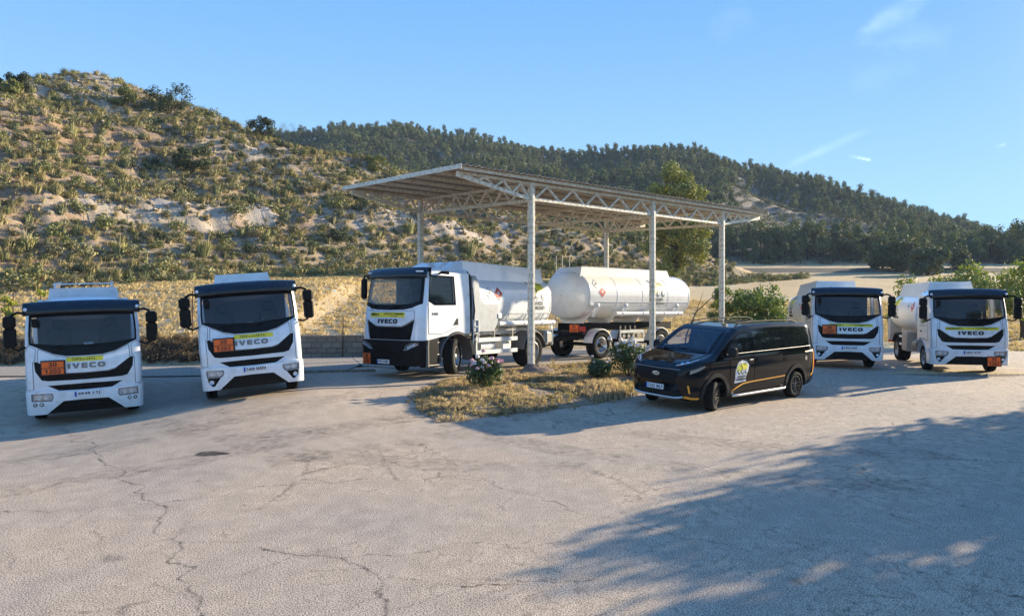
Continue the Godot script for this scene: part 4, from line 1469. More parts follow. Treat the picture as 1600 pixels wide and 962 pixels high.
	for s in [-1.0, 1.0]:
		var lp: PackedVector2Array = lamp_r if s > 0 else flip.call(lamp_r)
		var hl := node(t, "headlight")
		mb = MB.new()
		skin(mb, bf, lp, [], 0.1, -0.075, 0.0, F)
		put(hl, "housing", mb, M.lamp_white)
		mb = MB.new()
		var inner: Array = Geometry2D.offset_polygon(lp, -0.02)
		skin(mb, bf, lp, [inner[0]], 0.1, -0.012, 0.03, F)
		put(hl, "bezel", mb, M.grille_black)
		mb = MB.new()
		for c in [[0.76, 0.055], [0.90, 0.058], [0.99, 0.04]]:
			var p: Vector3 = bf.call(Vector2(s * c[0], 0.622))
			mb.lathe(p + Vector3(0, 0, -0.066), Vector3(s * 0.15, 0, 1), [Vector2(0.0, 0.01), Vector2(0.01, c[1] * 0.6), Vector2(0.03, c[1]), Vector2(0.034, c[1]), Vector2(0.034, c[1] * 1.1)], 18)
			mb.lathe(p + Vector3(0, 0, -0.06), Vector3(s * 0.15, 0, 1), [Vector2(0.0, c[1] * 0.5), Vector2(0.02, c[1] * 0.4), Vector2(0.03, 0.0)], 14)
		mb.box(bf.call(Vector2(s * 0.86, 0.70)) + Vector3(0, -0.03, -0.05), Vector3(0.3, 0.016, 0.02), 0.004)
		put(hl, "reflector", mb, M.lamp_silver)
		mb = MB.new()
		skin(mb, bf, lp, [], 0.1, -0.004, 0.0, F)
		put(hl, "lens", mb, M.lens_glass)
		if k.old:
			mb = MB.new()
			for x in [0.86, 0.98]:
				mb.lathe(bf.call(Vector2(s * x, 0.47)), Vector3(s * 0.2, 0, 1), [Vector2(0.0, 0.045), Vector2(0.012, 0.042), Vector2(0.004, 0.03), Vector2(-0.01, 0.0)], 16)
			put(t, "fog_lamp", mb, M.grey_fender)
		else:
			mb = MB.new()
			skin(mb, bf, fog_r if s > 0 else flip.call(fog_r), [], 0.1, -0.06, 0.0, F)
			var fo := put(t, "fog_lamp", mb, M.grille_black)
			mb = MB.new()
			mb.lathe(bf.call(Vector2(s * 0.93, 0.43)) + Vector3(0, 0, -0.055), Vector3(s * 0.2, 0, 1), [Vector2(0, 0.05), Vector2(0.04, 0.05), Vector2(0.03, 0.035), Vector2(0.05, 0.0)], 16)
			put(fo, "lamp", mb, M.lamp_silver)
	# side skirt by the step, and the step
	for s in [-1.0, 1.0]:
		mb = MB.new()
		mb.box(Vector3(s * 0.98, 0.50, -0.55), Vector3(0.26, 0.4, 0.34), 0.03)
		put(t, "step", mb, M.black_plastic)
		fender(t, Vector3(s * 0.97, 0.46, -1.22), 0.57, 0.36, 12.0, 178.0, M.white_paint if not k.old else M.black_plastic)
	# visor with lamps at its ends
	mb = MB.new()
	g = []
	for i in 25:
		var u := lerpf(-1.0, 1.0, i / 24.0)
		var x := u * 1.15
		var z: float = front.call(Vector2(clampf(x, -1.05, 1.05), 2.46)).z
		var e := pow(absf(u), 6.0)
		var row := []
		for q in [[2.455, 0.05], [2.46, 0.13], [2.49, 0.17], [2.60, 0.13], [2.70, 0.03], [2.735, -0.06], [2.72, -0.10], [2.5, -0.06]]:
			row.append(Vector3(x, q[0] - 0.03 * u * u - e * 0.02, z + q[1] * (1.0 - 0.35 * e)))
		g.append(row)
	mb.sheet(g, Vector3.ZERO, true, Vector3(0, 2.58, -0.28))
	var vz := put(t, "sun_visor", mb, M.visor)
	for s in [-1.0, 1.0]:
		mb = MB.new()
		mb.lathe(g[24 if s > 0 else 0][3] + Vector3(-s * 0.05, 0.0, 0.0), Vector3(s * 0.4, 0.2, 1), [Vector2(-0.03, 0.045), Vector2(0.01, 0.042), Vector2(0.025, 0.02), Vector2(0.028, 0)], 14)
		put(vz, "marker_lamp", mb, M.lamp_white)
	for x in [-0.55, 0.25]:
		mb = MB.new()
		mb.bar(front.call(Vector2(x, 2.46)) + Vector3(0, 0.0, 0.175), front.call(Vector2(x + 0.04, 2.46)) + Vector3(0, 0.27, 0.0), 0.015, 0.02)
		put(vz, "visor_bracket", mb, M.black_plastic)
	# wipers
	for q in [[-0.62, -0.04, 1.70, 1.735], [0.05, 0.72, 1.70, 1.76]]:
		mb = MB.new()
		var pts := []
		for i in 7:
			var p := Vector2(lerpf(q[0], q[1], i / 6.0), lerpf(q[2], q[3], i / 6.0) + 0.02 * sin(i / 6.0 * PI))
			pts.append(front.call(p) + Vector3(0, 0, 0.03))
		mb.tube(pts, 0.012, 0.008, 5)
		mb.tube([front.call(Vector2(q[0] + 0.05, q[2] - 0.1)) + Vector3(0, 0, 0.03), pts[3] + Vector3(0, 0, 0.01)], 0.012, 0.01, 5)
		put(t, "wiper", mb, M.black_plastic)
	# mirrors: two arms and two housings a side, and the small kerb mirror
	for s in [-1.0, 1.0]:
		var mi := node(t, "mirror")
		mb = MB.new()
		mb.tube([Vector3(s * 1.08, 2.47, -0.26), Vector3(s * 1.24, 2.50, -0.14), Vector3(s * 1.36, 2.44, -0.10)], 0.028, 0.028, 7)
		put(mi, "arm", mb, M.black_plastic)
		mb = MB.new()
		mb.tube([Vector3(s * 1.13, 1.72, -0.26), Vector3(s * 1.25, 1.68, -0.14), Vector3(s * 1.36, 1.74, -0.10)], 0.024, 0.024, 7)
		put(mi, "arm", mb, M.black_plastic)
		for q in [[2.30, 0.29], [1.96, 0.46]]:
			mb = MB.new()
			rounded_box(mb, Vector3(s * 1.385, q[0], -0.10), Vector3(0.24, q[1] - 0.02, 0.16), 0.05)
			put(mi, "housing", mb, M.black_plastic)
			mb = MB.new()
			mb.box(Vector3(s * 1.385, q[0], -0.185), Vector3(0.2, q[1] - 0.07, 0.008))
			put(mi, "mirror_glass", mb, M.mirror_glass)
		# door glass, handle, door joint
		var side := func(p: Vector2) -> Vector3: return Vector3(s * W.call(p.y), p.y, p.x)
		mb = MB.new()
		skin(mb, side, win, [], 0.25, 0.001, 0.0, Vector3(s, 0, 0))
		put(t, "door_window", mb, M.glass)
		mb = MB.new()
		skin(mb, side, poly([Vector2(-0.44, 1.02), Vector2(-1.38, 1.04), Vector2(-1.40, 1.45), Vector2(-0.46, 1.50)]), [], 0.25, 0.010, 0.012, Vector3(s, 0, 0))
		var door := put(t, "door", mb, M.white_paint)
		mb = MB.new()
		skin(mb, side, poly([Vector2(-0.425, 1.005), Vector2(-1.395, 1.025), Vector2(-1.415, 1.465), Vector2(-0.445, 1.515)]), [], 0.25, 0.003, 0.0, Vector3(s, 0, 0))
		put(door, "gap_shade", mb, M.black_plastic)  # black edge under the door panel stands for the shade in its gap
		mb = MB.new()
		mb.box(Vector3(s * 1.155, 1.28, -1.22), Vector3(0.03, 0.05, 0.2), 0.012)
		put(door, "handle", mb, M.black_plastic)
	mb = MB.new()
	rounded_box(mb, front.call(Vector2(-0.92, 2.28)) + Vector3(0, -0.02, 0.12), Vector3(0.13, 0.2, 0.09), 0.03)
	mb.tube([front.call(Vector2(-0.95, 2.46)), front.call(Vector2(-0.9, 2.4)) + Vector3(0, 0.02, 0.12)], 0.016, 0.016, 6)
	put(t, "front_mirror", mb, M.black_plastic)
	# inside the cab
	mb = MB.new()
	mb.box(Vector3(0, 1.42, -0.62), Vector3(2.06, 0.50, 0.62), 0.08)
	put(t, "dashboard", mb, M.interior)
	mb = MB.new()
	mb.box(Vector3(0, 1.8, -1.64), Vector3(1.96, 1.4, 0.04))
	mb.box(Vector3(0, 0.98, -1.1), Vector3(2.0, 0.05, 1.1))
	mb.box(Vector3(0, 2.47, -1.0), Vector3(1.9, 0.03, 1.2))
	put(t, "lining", mb, M.interior_grey)
	for x in [-0.55, 0.55]:
		mb = MB.new()
		rounded_box(mb, Vector3(x, 1.22, -1.2), Vector3(0.5, 0.16, 0.5), 0.06)
		rounded_box(mb, Vector3(x, 1.62, -1.45), Vector3(0.5, 0.75, 0.15), 0.07)
		rounded_box(mb, Vector3(x, 2.1, -1.45), Vector3(0.28, 0.2, 0.1), 0.04)
		put(t, "seat", mb, M.interior)
	mb = MB.new()
	var wh := []
	for i in 25:
		var a := TAU * i / 24.0
		wh.append(Vector3(0.55, 1.74, -0.82) + Vector3(cos(a) * 0.22, sin(a) * 0.13, -sin(a) * 0.18))
	mb.tube(wh, 0.016, 0.016, 6)
	put(t, "steering_wheel", mb, M.black_plastic)
	for q in k.papers:
		mb = MB.new()
		mb.box(Vector3(q[0], 1.70, -0.42), Vector3(q[1], 0.01, 0.2), 0.0, Basis(Vector3(0, 1, 0), q[2]) * Basis(Vector3(1, 0, 0), 0.35))
		put(t, "paper", mb, M.paper)
	mb = MB.new()
	mb.box(Vector3(k.get("screen_x", -0.05), 2.36, -0.40), Vector3(1.0, 0.14, 0.02))
	put(t, "sun_blind", mb, M.interior_grey)
	# writing
	var zz: float = front.call(Vector2(0, 1.38)).z
	mb = MB.new()
	skin(mb, front, poly([Vector2(k.strip[0], 1.375), Vector2(k.strip[1], 1.375), Vector2(k.strip[1], 1.475), Vector2(k.strip[0], 1.475)]), [], 0.2, 0.016, 0.002, F)
	var strip := put(t, "name_sticker", mb, M.sticker_yellow)
	var sw: float = k.strip[1] - k.strip[0]
	var sy := front.call(Vector2(0, 1.44)) as Vector3
	if sw < 1.2:
		letters(strip, "writing", "CONTESOLER S.L.", 0.058, sw * 0.66, Vector3(k.strip[0] + sw * 0.48, 1.432, sy.z + 0.014), Vector3(-12, 0, 0), M.print_black, 0.006)
	else:
		letters(strip, "writing", "CONTESOLER S.L.", 0.056, sw * 0.33, Vector3(k.strip[0] + sw * 0.18, 1.432, sy.z + 0.012), Vector3(-12, 0, 0), M.print_black, 0.006)
		letters(strip, "writing", "GASOLEOS A DOMICILIO", 0.034, sw * 0.54, Vector3(k.strip[0] + sw * 0.68, 1.452, sy.z + 0.010), Vector3(-12, 0, 0), M.print_black, 0.006)
		letters(strip, "writing", "TELEFONO", 0.022, sw * 0.2, Vector3(k.strip[0] + sw * 0.68, 1.413, sy.z + 0.016), Vector3(-12, 0, 0), M.print_black, 0.006)
	wide_name(t, 0.115, 0.74, Vector3(k.name_x, 1.285, front.call(Vector2(0, 1.30)).z + 0.014), Vector3(-6, 0, 0), k.name_mat, 0.014)
	plate(t, k.plate, Vector3(0.03, 0.655, bf.call(Vector2(0, 0.655)).z + 0.012))
	if k.hazard_low:
		hazard_plate(t, Vector3(0.66, 0.37, bf.call(Vector2(0.66, 0.4)).z + 0.03), 0.40, 0.30, Vector3(0, 4, 0))
	else:
		hazard_plate(t, Vector3(-0.62, 1.27, front.call(Vector2(-0.62, 1.3)).z + 0.055), 0.44, 0.30, Vector3(-2, -5, 0))
	# running gear
	mb = MB.new()
	for s in [-1.0, 1.0]:
		mb.box(Vector3(s * 0.42, 0.78, -3.3), Vector3(0.07, 0.2, 5.2), 0.01)
	mb.box(Vector3(0, 0.62, -0.9), Vector3(0.8, 0.5, 1.2), 0.05)
	mb.box(Vector3(0, 0.46, -1.22), Vector3(1.7, 0.12, 0.14), 0.03)
	mb.box(Vector3(0, 0.46, -4.9), Vector3(1.6, 0.16, 0.16), 0.03)
	mb.box(Vector3(0, 0.84, -0.5), Vector3(1.9, 0.3, 0.5), 0.03)
	put(t, "chassis", mb, M.chassis)
	for s in [-1.0, 1.0]:
		wheel(t, Vector3(s * 0.96, 0.37, -1.22), 0.44, 0.26, s, 0.255, "steel", k.get("steer", 0.0))
		wheel(t, Vector3(s * 0.86, 0.37, -4.9), 0.44, 0.46, s, 0.255)
		fender(t, Vector3(s * 0.86, 0.46, -4.9), 0.56, 0.5, 15, 165, M.black_plastic)
	# tank with its collar
	var tk := {"a": 1.12, "b": 0.74, "y": 1.83, "n": 2.5, "z0": -5.75, "z1": -2.15, "dish": 0.2}
	var tank := put(t, "tank", tank_shell(tk), M.tank_white)
	weld_bands(tank, tk, [-2.2, -3.4, -4.55, -5.7])
	mb = MB.new()
	mb.box(Vector3(0, 1.08, -4.0), Vector3(0.9, 0.3, 3.3), 0.03)
	for z in [-2.6, -3.6, -4.6, -5.5]:
		mb.box(Vector3(0, 1.0, z), Vector3(1.5, 0.35, 0.05), 0.01)
	put(t, "cradle", mb, M.tank_white)
	mb = MB.new()
	var top: float = k.collar
	for s in [-1.0, 1.0]:
		mb.face(Vector3(s * 0.64, top, -2.1), Vector3(s * 0.64, top - 0.1, -5.7), Vector3(s * 0.80, 2.42, -5.7), Vector3(s * 0.80, 2.42, -2.1), Vector3(s, 0, 0))
		mb.face(Vector3(s * 0.615, top, -2.1), Vector3(s * 0.615, top - 0.1, -5.7), Vector3(s * 0.775, 2.42, -5.7), Vector3(s * 0.775, 2.42, -2.1), Vector3(-s, 0, 0))
		mb.bar(Vector3(s * 0.63, top, -2.1), Vector3(s * 0.63, top - 0.1, -5.7), 0.05, 0.03, 0.006)
	put(tank, "collar_side", mb, M.tank_white)
	mb = MB.new()
	var fp := func(q: Vector2, e: float) -> Vector3: return Vector3(q.x, q.y, -2.1 + 0.03 * e)
	if k.old:
		mb.prism(poly([Vector2(-0.80, 2.42), Vector2(0.80, 2.42), Vector2(0.72, top - 0.10), Vector2(-0.72, top - 0.10)]), fp, 1.0)
		mb.bar(Vector3(-0.62, top - 0.1, -2.09), Vector3(-0.60, top, -2.09), 0.08, 0.05, 0.01)
		mb.bar(Vector3(0.62, top - 0.1, -2.09), Vector3(0.60, top, -2.09), 0.08, 0.05, 0.01)
		mb.bar(Vector3(-0.62, top, -2.09), Vector3(0.62, top, -2.09), 0.05, 0.03, 0.006)
	else:
		mb.prism(poly([Vector2(-0.80, 2.42), Vector2(0.80, 2.42), Vector2(0.64, top), Vector2(-0.64, top)]), fp, 1.0)
	put(tank, "collar_front", mb, M.white_paint)
	mb = MB.new()
	for z in [-2.8, -3.7, -4.6]:
		mb.lathe(Vector3(0, 2.5, z), Vector3.UP, [Vector2(0, 0.26), Vector2(0.12, 0.26), Vector2(0.13, 0.3), Vector2(0.17, 0.3), Vector2(0.19, 0.1), Vector2(0.19, 0)], 20)
	put(tank, "manhole", mb, M.steel)
	for s in [-1.0, 1.0]:
		mb = MB.new()
		skin(mb, func(p: Vector2) -> Vector3: return tank_x(p, tk, s), poly([Vector2(-5.7, 1.76), Vector2(-2.2, 1.76), Vector2(-2.2, 1.785), Vector2(-5.7, 1.785)]), [], 0.5, 0.012, 0.014, Vector3(s, 0, 0))
		put(tank, "seam", mb, M.tank_white)
	for s in [-1.0, 1.0]:
		var ts := func(p: Vector2) -> Vector3: return tank_x(p, tk, s)
		emblem(tank, ts, Vector2(-4.9, 2.02), 0.85, -s, Vector3(s, 0.2, 0), func(e: Node, nm: String, tx: String, p: Vector2, hh: float, ww: float) -> void: letters(e, nm, tx, hh, ww, ts.call(p) + Vector3(s * 0.012, 0, 0), Vector3(0, 90.0 * s, 0), M.print_black, 0.006))
		diamond(tank, ts, Vector2(-2.55, 2.08), 0.19, Vector3(s, 0, 0), M.placard_red, "flammable_placard")
		diamond(tank, ts, Vector2(-3.1, 2.1), 0.15, Vector3(s, 0, 0), M.plate_white, "environment_placard")
		# cabinets and side guards between the axles
		mb = MB.new()
		rounded_box(mb, Vector3(s * 0.95, 0.78, -3.35), Vector3(0.42, 0.72, 0.75), 0.02)
		var bx := put(t, "side_cabinet", mb, M.beige_box)
		mb = MB.new()
		mb.box(Vector3(s * 1.165, 0.78, -3.35), Vector3(0.012, 0.62, 0.66), 0.004)
		put(bx, "cabinet_door", mb, M.beige_box)
		mb = MB.new()
		mb.lathe(Vector3(s * 0.85, 0.70, -2.75), Vector3(0, 0, 1), [Vector2(0, 0), Vector2(0, 0.22), Vector2(0.5, 0.22), Vector2(0.5, 0)], 18)
		put(t, "fuel_tank", mb, M.steel)
		mb = MB.new()
		for y in [0.62, 0.92]:
			mb.box(Vector3(s * 1.10, y, -4.05), Vector3(0.03, 0.09, 0.55), 0.006)
		put(t, "side_guard", mb, M.rail_white)
	mb = MB.new()
	mb.box(Vector3(0, 1.1, -6.05), Vector3(2.2, 0.9, 0.35), 0.03)
	put(t, "rear_cabinet", mb, M.grey_panel)
	mb = MB.new()
	for s in [-1.0, 1.0]:
		mb.box(Vector3(s * 0.9, 0.62, -6.22), Vector3(0.35, 0.12, 0.05), 0.01)
	put(t, "tail_light", mb, M.red_lens)
	mb = MB.new()
	mb.tube([Vector3(-0.6, 1.0, -1.9), Vector3(-0.6, 2.55, -1.9)], 0.06, 0.06, 10)
	mb.box(Vector3(0.3, 1.3, -1.88), Vector3(0.5, 0.7, 0.2), 0.03)
	put(t, "air_intake_stack", mb, M.black_plastic)
	return t

# ---------------------------------------------------------------- the heavy tanker under the canopy
func heavy_truck() -> Node3D:
	var t := thing("tanker_truck", "large white tanker truck with black front bumper, towing under the canopy", "truck")
	var wt := [Vector2(0.2, 1.22), Vector2(1.2, 1.25), Vector2(2.0, 1.24), Vector2(3.0, 1.19)]
	var zt := [Vector2(0.2, 1.48), Vector2(0.6, 1.56), Vector2(1.1, 1.57), Vector2(1.7, 1.54), Vector2(2.05, 1.49), Vector2(3.0, 1.31)]
	var R := 0.24
	var bulge := 0.06
	var W := func(y: float) -> float: return smooth_tab(wt, y)
	var front := func(p: Vector2) -> Vector3:
		var w: float = smooth_tab(wt, p.y)
		var x := clampf(absf(p.x), 0.0, w)
		var q := maxf(0.0, x - (w - R))
		return Vector3(p.x, p.y, smooth_tab(zt, p.y) - bulge * pow(x / w, 2.0) - (R - sqrt(maxf(R * R - q * q, 0.0))))
	var F := Vector3(0, 0.1, 1)
	var edge := func(y0: float, y1: float, n: int) -> Array:
		var r := []
		for i in n + 1:
			var y := lerpf(y0, y1, float(i) / n)
			r.append(Vector2(W.call(y) - 0.0005, y))
		return r
	var screen := mirrored([Vector2(0, 1.91), Vector2(0.55, 1.92), Vector2(0.85, 1.97), Vector2(1.17, 2.09), Vector2(1.15, 2.5), Vector2(1.12, 2.93), Vector2(0, 2.95)])
	var glass := mirrored([Vector2(0, 2.06), Vector2(0.7, 2.08), Vector2(1.09, 2.16), Vector2(1.08, 2.5), Vector2(1.06, 2.84), Vector2(0, 2.86)])
	var grille := mirrored([Vector2(0, 1.06), Vector2(0.86, 1.06), Vector2(0.92, 1.3), Vector2(0.99, 1.64), Vector2(0.62, 1.47), Vector2(0.5, 1.435), Vector2(0, 1.43)])
	var body := MB.new()
	var cp := [Vector2(0, 1.05)]
	cp.append_array(edge.call(1.05, 3.0, 12))
	cp.append(Vector2(0, 3.0))
	skin(body, front, mirrored(cp), [screen, grille], 0.12, 0.0, 0.03, F)
	var zc := func(y: float) -> float: return smooth_tab(zt, y) - bulge - R
	var zb := -0.58
	var arch := ring2(Vector2(0, 0.54), 0.74, 30)
	var win := poly([Vector2(1.16, 2.22), Vector2(0.95, 2.12), Vector2(0.14, 2.12), Vector2(0.10, 2.2), Vector2(0.14, 2.84), Vector2(1.06, 2.86)])
	for s in [-1.0, 1.0]:
		var side := func(p: Vector2) -> Vector3: return Vector3(s * W.call(p.y), p.y, p.x)
		var o := []
		for i in 13:
			var y := lerpf(1.05, 3.0, i / 12.0)
			o.append(Vector2(zc.call(y), y))
		o.append_array([Vector2(zb, 3.0), Vector2(zb, 1.2), Vector2(-0.2, 1.2), Vector2(0.7, 1.14)])
		skin(body, side, poly(o), [win, arch], 0.18, 0.0, 0.03, Vector3(s, 0, 0))
	var g := []
	for i in 21:
		var u := lerpf(-1.0, 1.0, i / 20.0)
		var row := []
		for j in 11:
			var v := j / 10.0
			var x := u * 1.19
			row.append(Vector3(x, 3.0 + 0.14 * (1.0 - pow(absf(u), 5.0)) * smoothstep(-0.05, 0.4, v), lerpf(front.call(Vector2(x, 3.0)).z, zb, v)))
		g.append(row)
	body.sheet(g, Vector3.UP)
	body.box(Vector3(0, 2.1, zb - 0.01), Vector3(2.34, 1.8, 0.05), 0.02)
	body.box(Vector3(0, 3.05, zb - 0.01), Vector3(2.2, 0.14, 0.05), 0.02)
	put(t, "cab", body, M.white_paint)
	var mb := MB.new()
	skin(mb, front, mirrored([Vector2(0, 1.45), Vector2(0.49, 1.455), Vector2(0.62, 1.49), Vector2(0.98, 1.66), Vector2(0.95, 1.9), Vector2(0.8, 1.885), Vector2(0.5, 1.87), Vector2(0, 1.86)]), [], 0.14, 0.012, 0.008, F)
	var fo_ := put(t, "front_flap", mb, M.white_paint)
	mb = MB.new()
	skin(mb, front, poly(Array(Geometry2D.offset_polygon(mirrored([Vector2(0, 1.45), Vector2(0.49, 1.455), Vector2(0.62, 1.49), Vector2(0.98, 1.66), Vector2(0.95, 1.9), Vector2(0.8, 1.885), Vector2(0.5, 1.87), Vector2(0, 1.86)]), 0.011)[0])), [], 0.14, 0.003, 0.0, F)
	put(fo_, "gap_shade", mb, M.black_plastic)  # gap shade round the flap, painted as a black border beneath it
	mb = MB.new()
	skin(mb, front, screen, [glass], 0.12, 0.003, 0.012, F)
	put(t, "windscreen_border", mb, M.frit)
	mb = MB.new()
	skin(mb, front, glass, [], 0.14, 0.001, 0.0, F)
	put(t, "windscreen", mb, M.glass)
	mb = MB.new()
	skin(mb, front, grille, [], 0.12, -0.03, 0.0, F)
	for y in [1.14, 1.24, 1.34]:
		skin(mb, front, poly([Vector2(-0.78, y), Vector2(0.78, y), Vector2(0.8, y + 0.03), Vector2(-0.8, y + 0.03)]), [], 0.2, 0.002, 0.03, F)
	put(t, "grille", mb, M.grille_black)
	# bumper
	var bf := func(p: Vector2) -> Vector3:
		var v: Vector3 = front.call(Vector2(p.x / 1.02, p.y))
		return Vector3(p.x, p.y, v.z + 0.05)
	var lamp := poly([Vector2(0.62, 0.76), Vector2(0.80, 0.78), Vector2(1.16, 0.93), Vector2(1.17, 1.0), Vector2(0.92, 1.0), Vector2(0.74, 0.92)])
	var lamp2 := []
	for q in lamp: lamp2.append(Vector2(-q.x, q.y))
	var lampl := poly(lamp2)
	var bp := [Vector2(0, 0.32), Vector2(1.05, 0.32)]
	for y in [0.36, 0.5, 0.8, 1.04]:
		bp.append(Vector2(W.call(y) * 1.02 - 0.001, y))
	bp.append(Vector2(0, 1.04))
	mb = MB.new()
	skin(mb, bf, mirrored(bp), [lamp, lampl], 0.13, 0.0, 0.08, F)
	for s in [-1.0, 1.0]:
		skin(mb, func(p: Vector2) -> Vector3: return Vector3(s * W.call(p.y) * 1.02, p.y, p.x), poly([Vector2(1.32, 0.34), Vector2(1.32, 1.04), Vector2(0.86, 1.04), Vector2(0.86, 0.34)]), [], 0.3, 0.0, 0.05, Vector3(s, 0, 0))
	for y in [0.55, 0.70, 0.86]:
		skin(mb, bf, poly([Vector2(-0.55, y), Vector2(0.55, y), Vector2(0.55, y + 0.03), Vector2(-0.55, y + 0.03)]), [], 0.2, 0.015, 0.02, F)
	put(t, "bumper", mb, M.black_plastic)
	for s in [-1.0, 1.0]:
		var lp: PackedVector2Array = lamp if s > 0 else lampl
		var hl := node(t, "headlight")
		mb = MB.new()
		skin(mb, bf, lp, [], 0.12, -0.05, 0.0, F)
		put(hl, "housing", mb, M.grille_black)
		mb = MB.new()
		for c in [[0.80, 0.85, 0.035], [0.90, 0.89, 0.04], [1.0, 0.935, 0.04]]:
			mb.lathe(bf.call(Vector2(s * c[0], c[1])) + Vector3(0, 0, -0.045), Vector3(s * 0.4, 0, 1), [Vector2(0, 0.01), Vector2(0.01, c[2] * 0.6), Vector2(0.03, c[2]), Vector2(0.035, c[2] * 1.15)], 16)
		var line := []
		for q in [Vector2(0.64, 0.775), Vector2(0.80, 0.795), Vector2(1.0, 0.875), Vector2(1.15, 0.94)]:
			line.append(bf.call(Vector2(s * q.x, q.y)) + Vector3(0, 0, -0.02))
		mb.tube(line, 0.014, 0.014, 6)
		put(hl, "reflector", mb, M.lamp_silver)
		mb = MB.new()
		skin(mb, bf, lp, [], 0.12, -0.002, 0.0, F)
		put(hl, "lens", mb, M.lens_glass)
		# steps behind the bumper
		mb = MB.new()
		mb.box(Vector3(s * 1.05, 0.70, 0.98), Vector3(0.34, 0.86, 0.50), 0.03)
		var stp := put(t, "step_box", mb, M.black_plastic)
		for y in [0.98, 0.64, 0.34]:
			mb = MB.new()
			mb.box(Vector3(s * 1.225, y, 0.98), Vector3(0.06, 0.035, 0.44), 0.01)
			put(stp, "tread", mb, M.steel)
		mb = MB.new()
		mb.tube([Vector3(s * 1.24, 0.3, 1.25), Vector3(s * 1.25, 0.9, 1.27), Vector3(s * 1.24, 1.06, 1.24)], 0.055, 0.05, 10)
		put(stp, "corner_guard", mb, M.grey_fender)
		fender(t, Vector3(s * 1.05, 0.54, 0), 0.72, 0.42, -12.0, 192.0, M.grey_fender)
		# door
		var side := func(p: Vector2) -> Vector3: return Vector3(s * W.call(p.y), p.y, p.x)
		mb = MB.new()
		skin(mb, side, poly([Vector2(1.20, 1.24), Vector2(0.72, 1.22), Vector2(0.05, 1.40), Vector2(-0.06, 1.5), Vector2(-0.05, 2.045), Vector2(0.95, 2.04), Vector2(1.20, 2.10)]), [], 0.25, 0.010, 0.012, Vector3(s, 0, 0))
		var door := put(t, "door", mb, M.white_paint)
		mb = MB.new()
		skin(mb, side, poly([Vector2(1.215, 1.225), Vector2(0.72, 1.205), Vector2(0.035, 1.39), Vector2(-0.075, 1.495), Vector2(-0.065, 2.052), Vector2(0.95, 2.05), Vector2(1.215, 2.11)]), [], 0.25, 0.003, 0.0, Vector3(s, 0, 0))
		put(door, "gap_shade", mb, M.black_plastic)  # black margin round the door: shade of the joint put into the colour
		mb = MB.new()
		skin(mb, side, poly([Vector2(0.20, 1.46), Vector2(-0.03, 1.47), Vector2(-0.03, 1.66), Vector2(0.04, 1.66)]), [], 0.2, 0.014, 0.0, Vector3(s, 0, 0))
		put(door, "handle", mb, M.black_plastic)
		letters(door, "model_mark", "X-WAY", 0.07, 0.26, Vector3(s * 1.262, 1.80, 0.95), Vector3(0, 90 * s, 0), M.print_navy, 0.006)
		mb = MB.new()
		skin(mb, side, win, [], 0.3, 0.001, 0.0, Vector3(s, 0, 0))
		put(t, "door_window", mb, M.glass)
		mb = MB.new()
		skin(mb, side, poly([Vector2(1.20, 2.16), Vector2(1.10, 2.91), Vector2(0.08, 2.90), Vector2(0.04, 2.06), Vector2(0.96, 2.05)]), [win], 0.2, 0.004, 0.006, Vector3(s, 0, 0))
		put(t, "window_frame", mb, M.frit)
		mb = MB.new()
		skin(mb, side, poly([Vector2(-0.14, 2.12), Vector2(-0.30, 2.12), Vector2(-0.34, 2.4), Vector2(-0.28, 2.80), Vector2(-0.14, 2.86)]), [], 0.3, -0.0, 0.0, Vector3(s, 0, 0))
		# mirrors
		var mi := node(t, "mirror")
		if s < 0:
			mb = MB.new()
			mb.tube([Vector3(s * 1.18, 2.92, 1.18), Vector3(s * 1.36, 2.94, 1.28), Vector3(s * 1.42, 2.8, 1.26)], 0.03, 0.03, 7)
			put(mi, "arm", mb, M.black_plastic)
			mb = MB.new()
			rounded_box(mb, Vector3(s * 1.42, 2.55, 1.24), Vector3(0.2, 0.62, 0.18), 0.06)
			put(mi, "housing", mb, M.black_plastic)
		else:
			mb = MB.new()
			mb.tube([Vector3(1.19, 2.95, 0.72), Vector3(1.30, 2.99, 0.74), Vector3(1.36, 2.98, 0.5)], 0.03, 0.05, 7)
			put(mi, "arm", mb, M.black_plastic)
	# visor
	mb = MB.new()
	g = []
	for i in 25:
		var u := lerpf(-1.0, 1.0, i / 24.0)
		var x := u * 1.25
		var z: float = front.call(Vector2(clampf(x, -1.15, 1.15), 2.95)).z
		var e := pow(absf(u), 6.0)
		var row := []
		for q in [[2.84, 0.05], [2.85, 0.13], [2.88, 0.17], [3.0, 0.13], [3.11, 0.03], [3.145, -0.06], [3.13, -0.10], [2.9, -0.06]]:
			row.append(Vector3(x, q[0] - 0.02 * u * u, z + q[1] * (1.0 - 0.3 * e)))
		g.append(row)
	mb.sheet(g, Vector3.ZERO, true, Vector3(0, 2.99, 1.28))
	var vz := put(t, "sun_visor", mb, M.visor)
	for s in [-1.0, 1.0]:
		mb = MB.new()
		mb.box(g[22 if s > 0 else 2][3] + Vector3(0, 0.02, -0.02), Vector3(0.24, 0.045, 0.03), 0.01, Basis(Vector3.UP, s * 0.35))
		put(vz, "marker_lamp", mb, M.lamp_white)
	for q in [[-0.9, -0.15], [0.0, 0.8]]:
		mb = MB.new()
		var pts := []
		for i in 7:
			pts.append(front.call(Vector2(lerpf(q[0], q[1], i / 6.0), 2.03 + 0.02 * sin(i / 6.0 * PI))) + Vector3(0, 0, 0.03))
		mb.tube(pts, 0.012, 0.01, 5)
		mb.tube([front.call(Vector2(q[0] + 0.1, 1.94)) + Vector3(0, 0, 0.02), pts[3]], 0.012, 0.012, 5)
		put(t, "wiper", mb, M.black_plastic)
	# inside
	mb = MB.new()
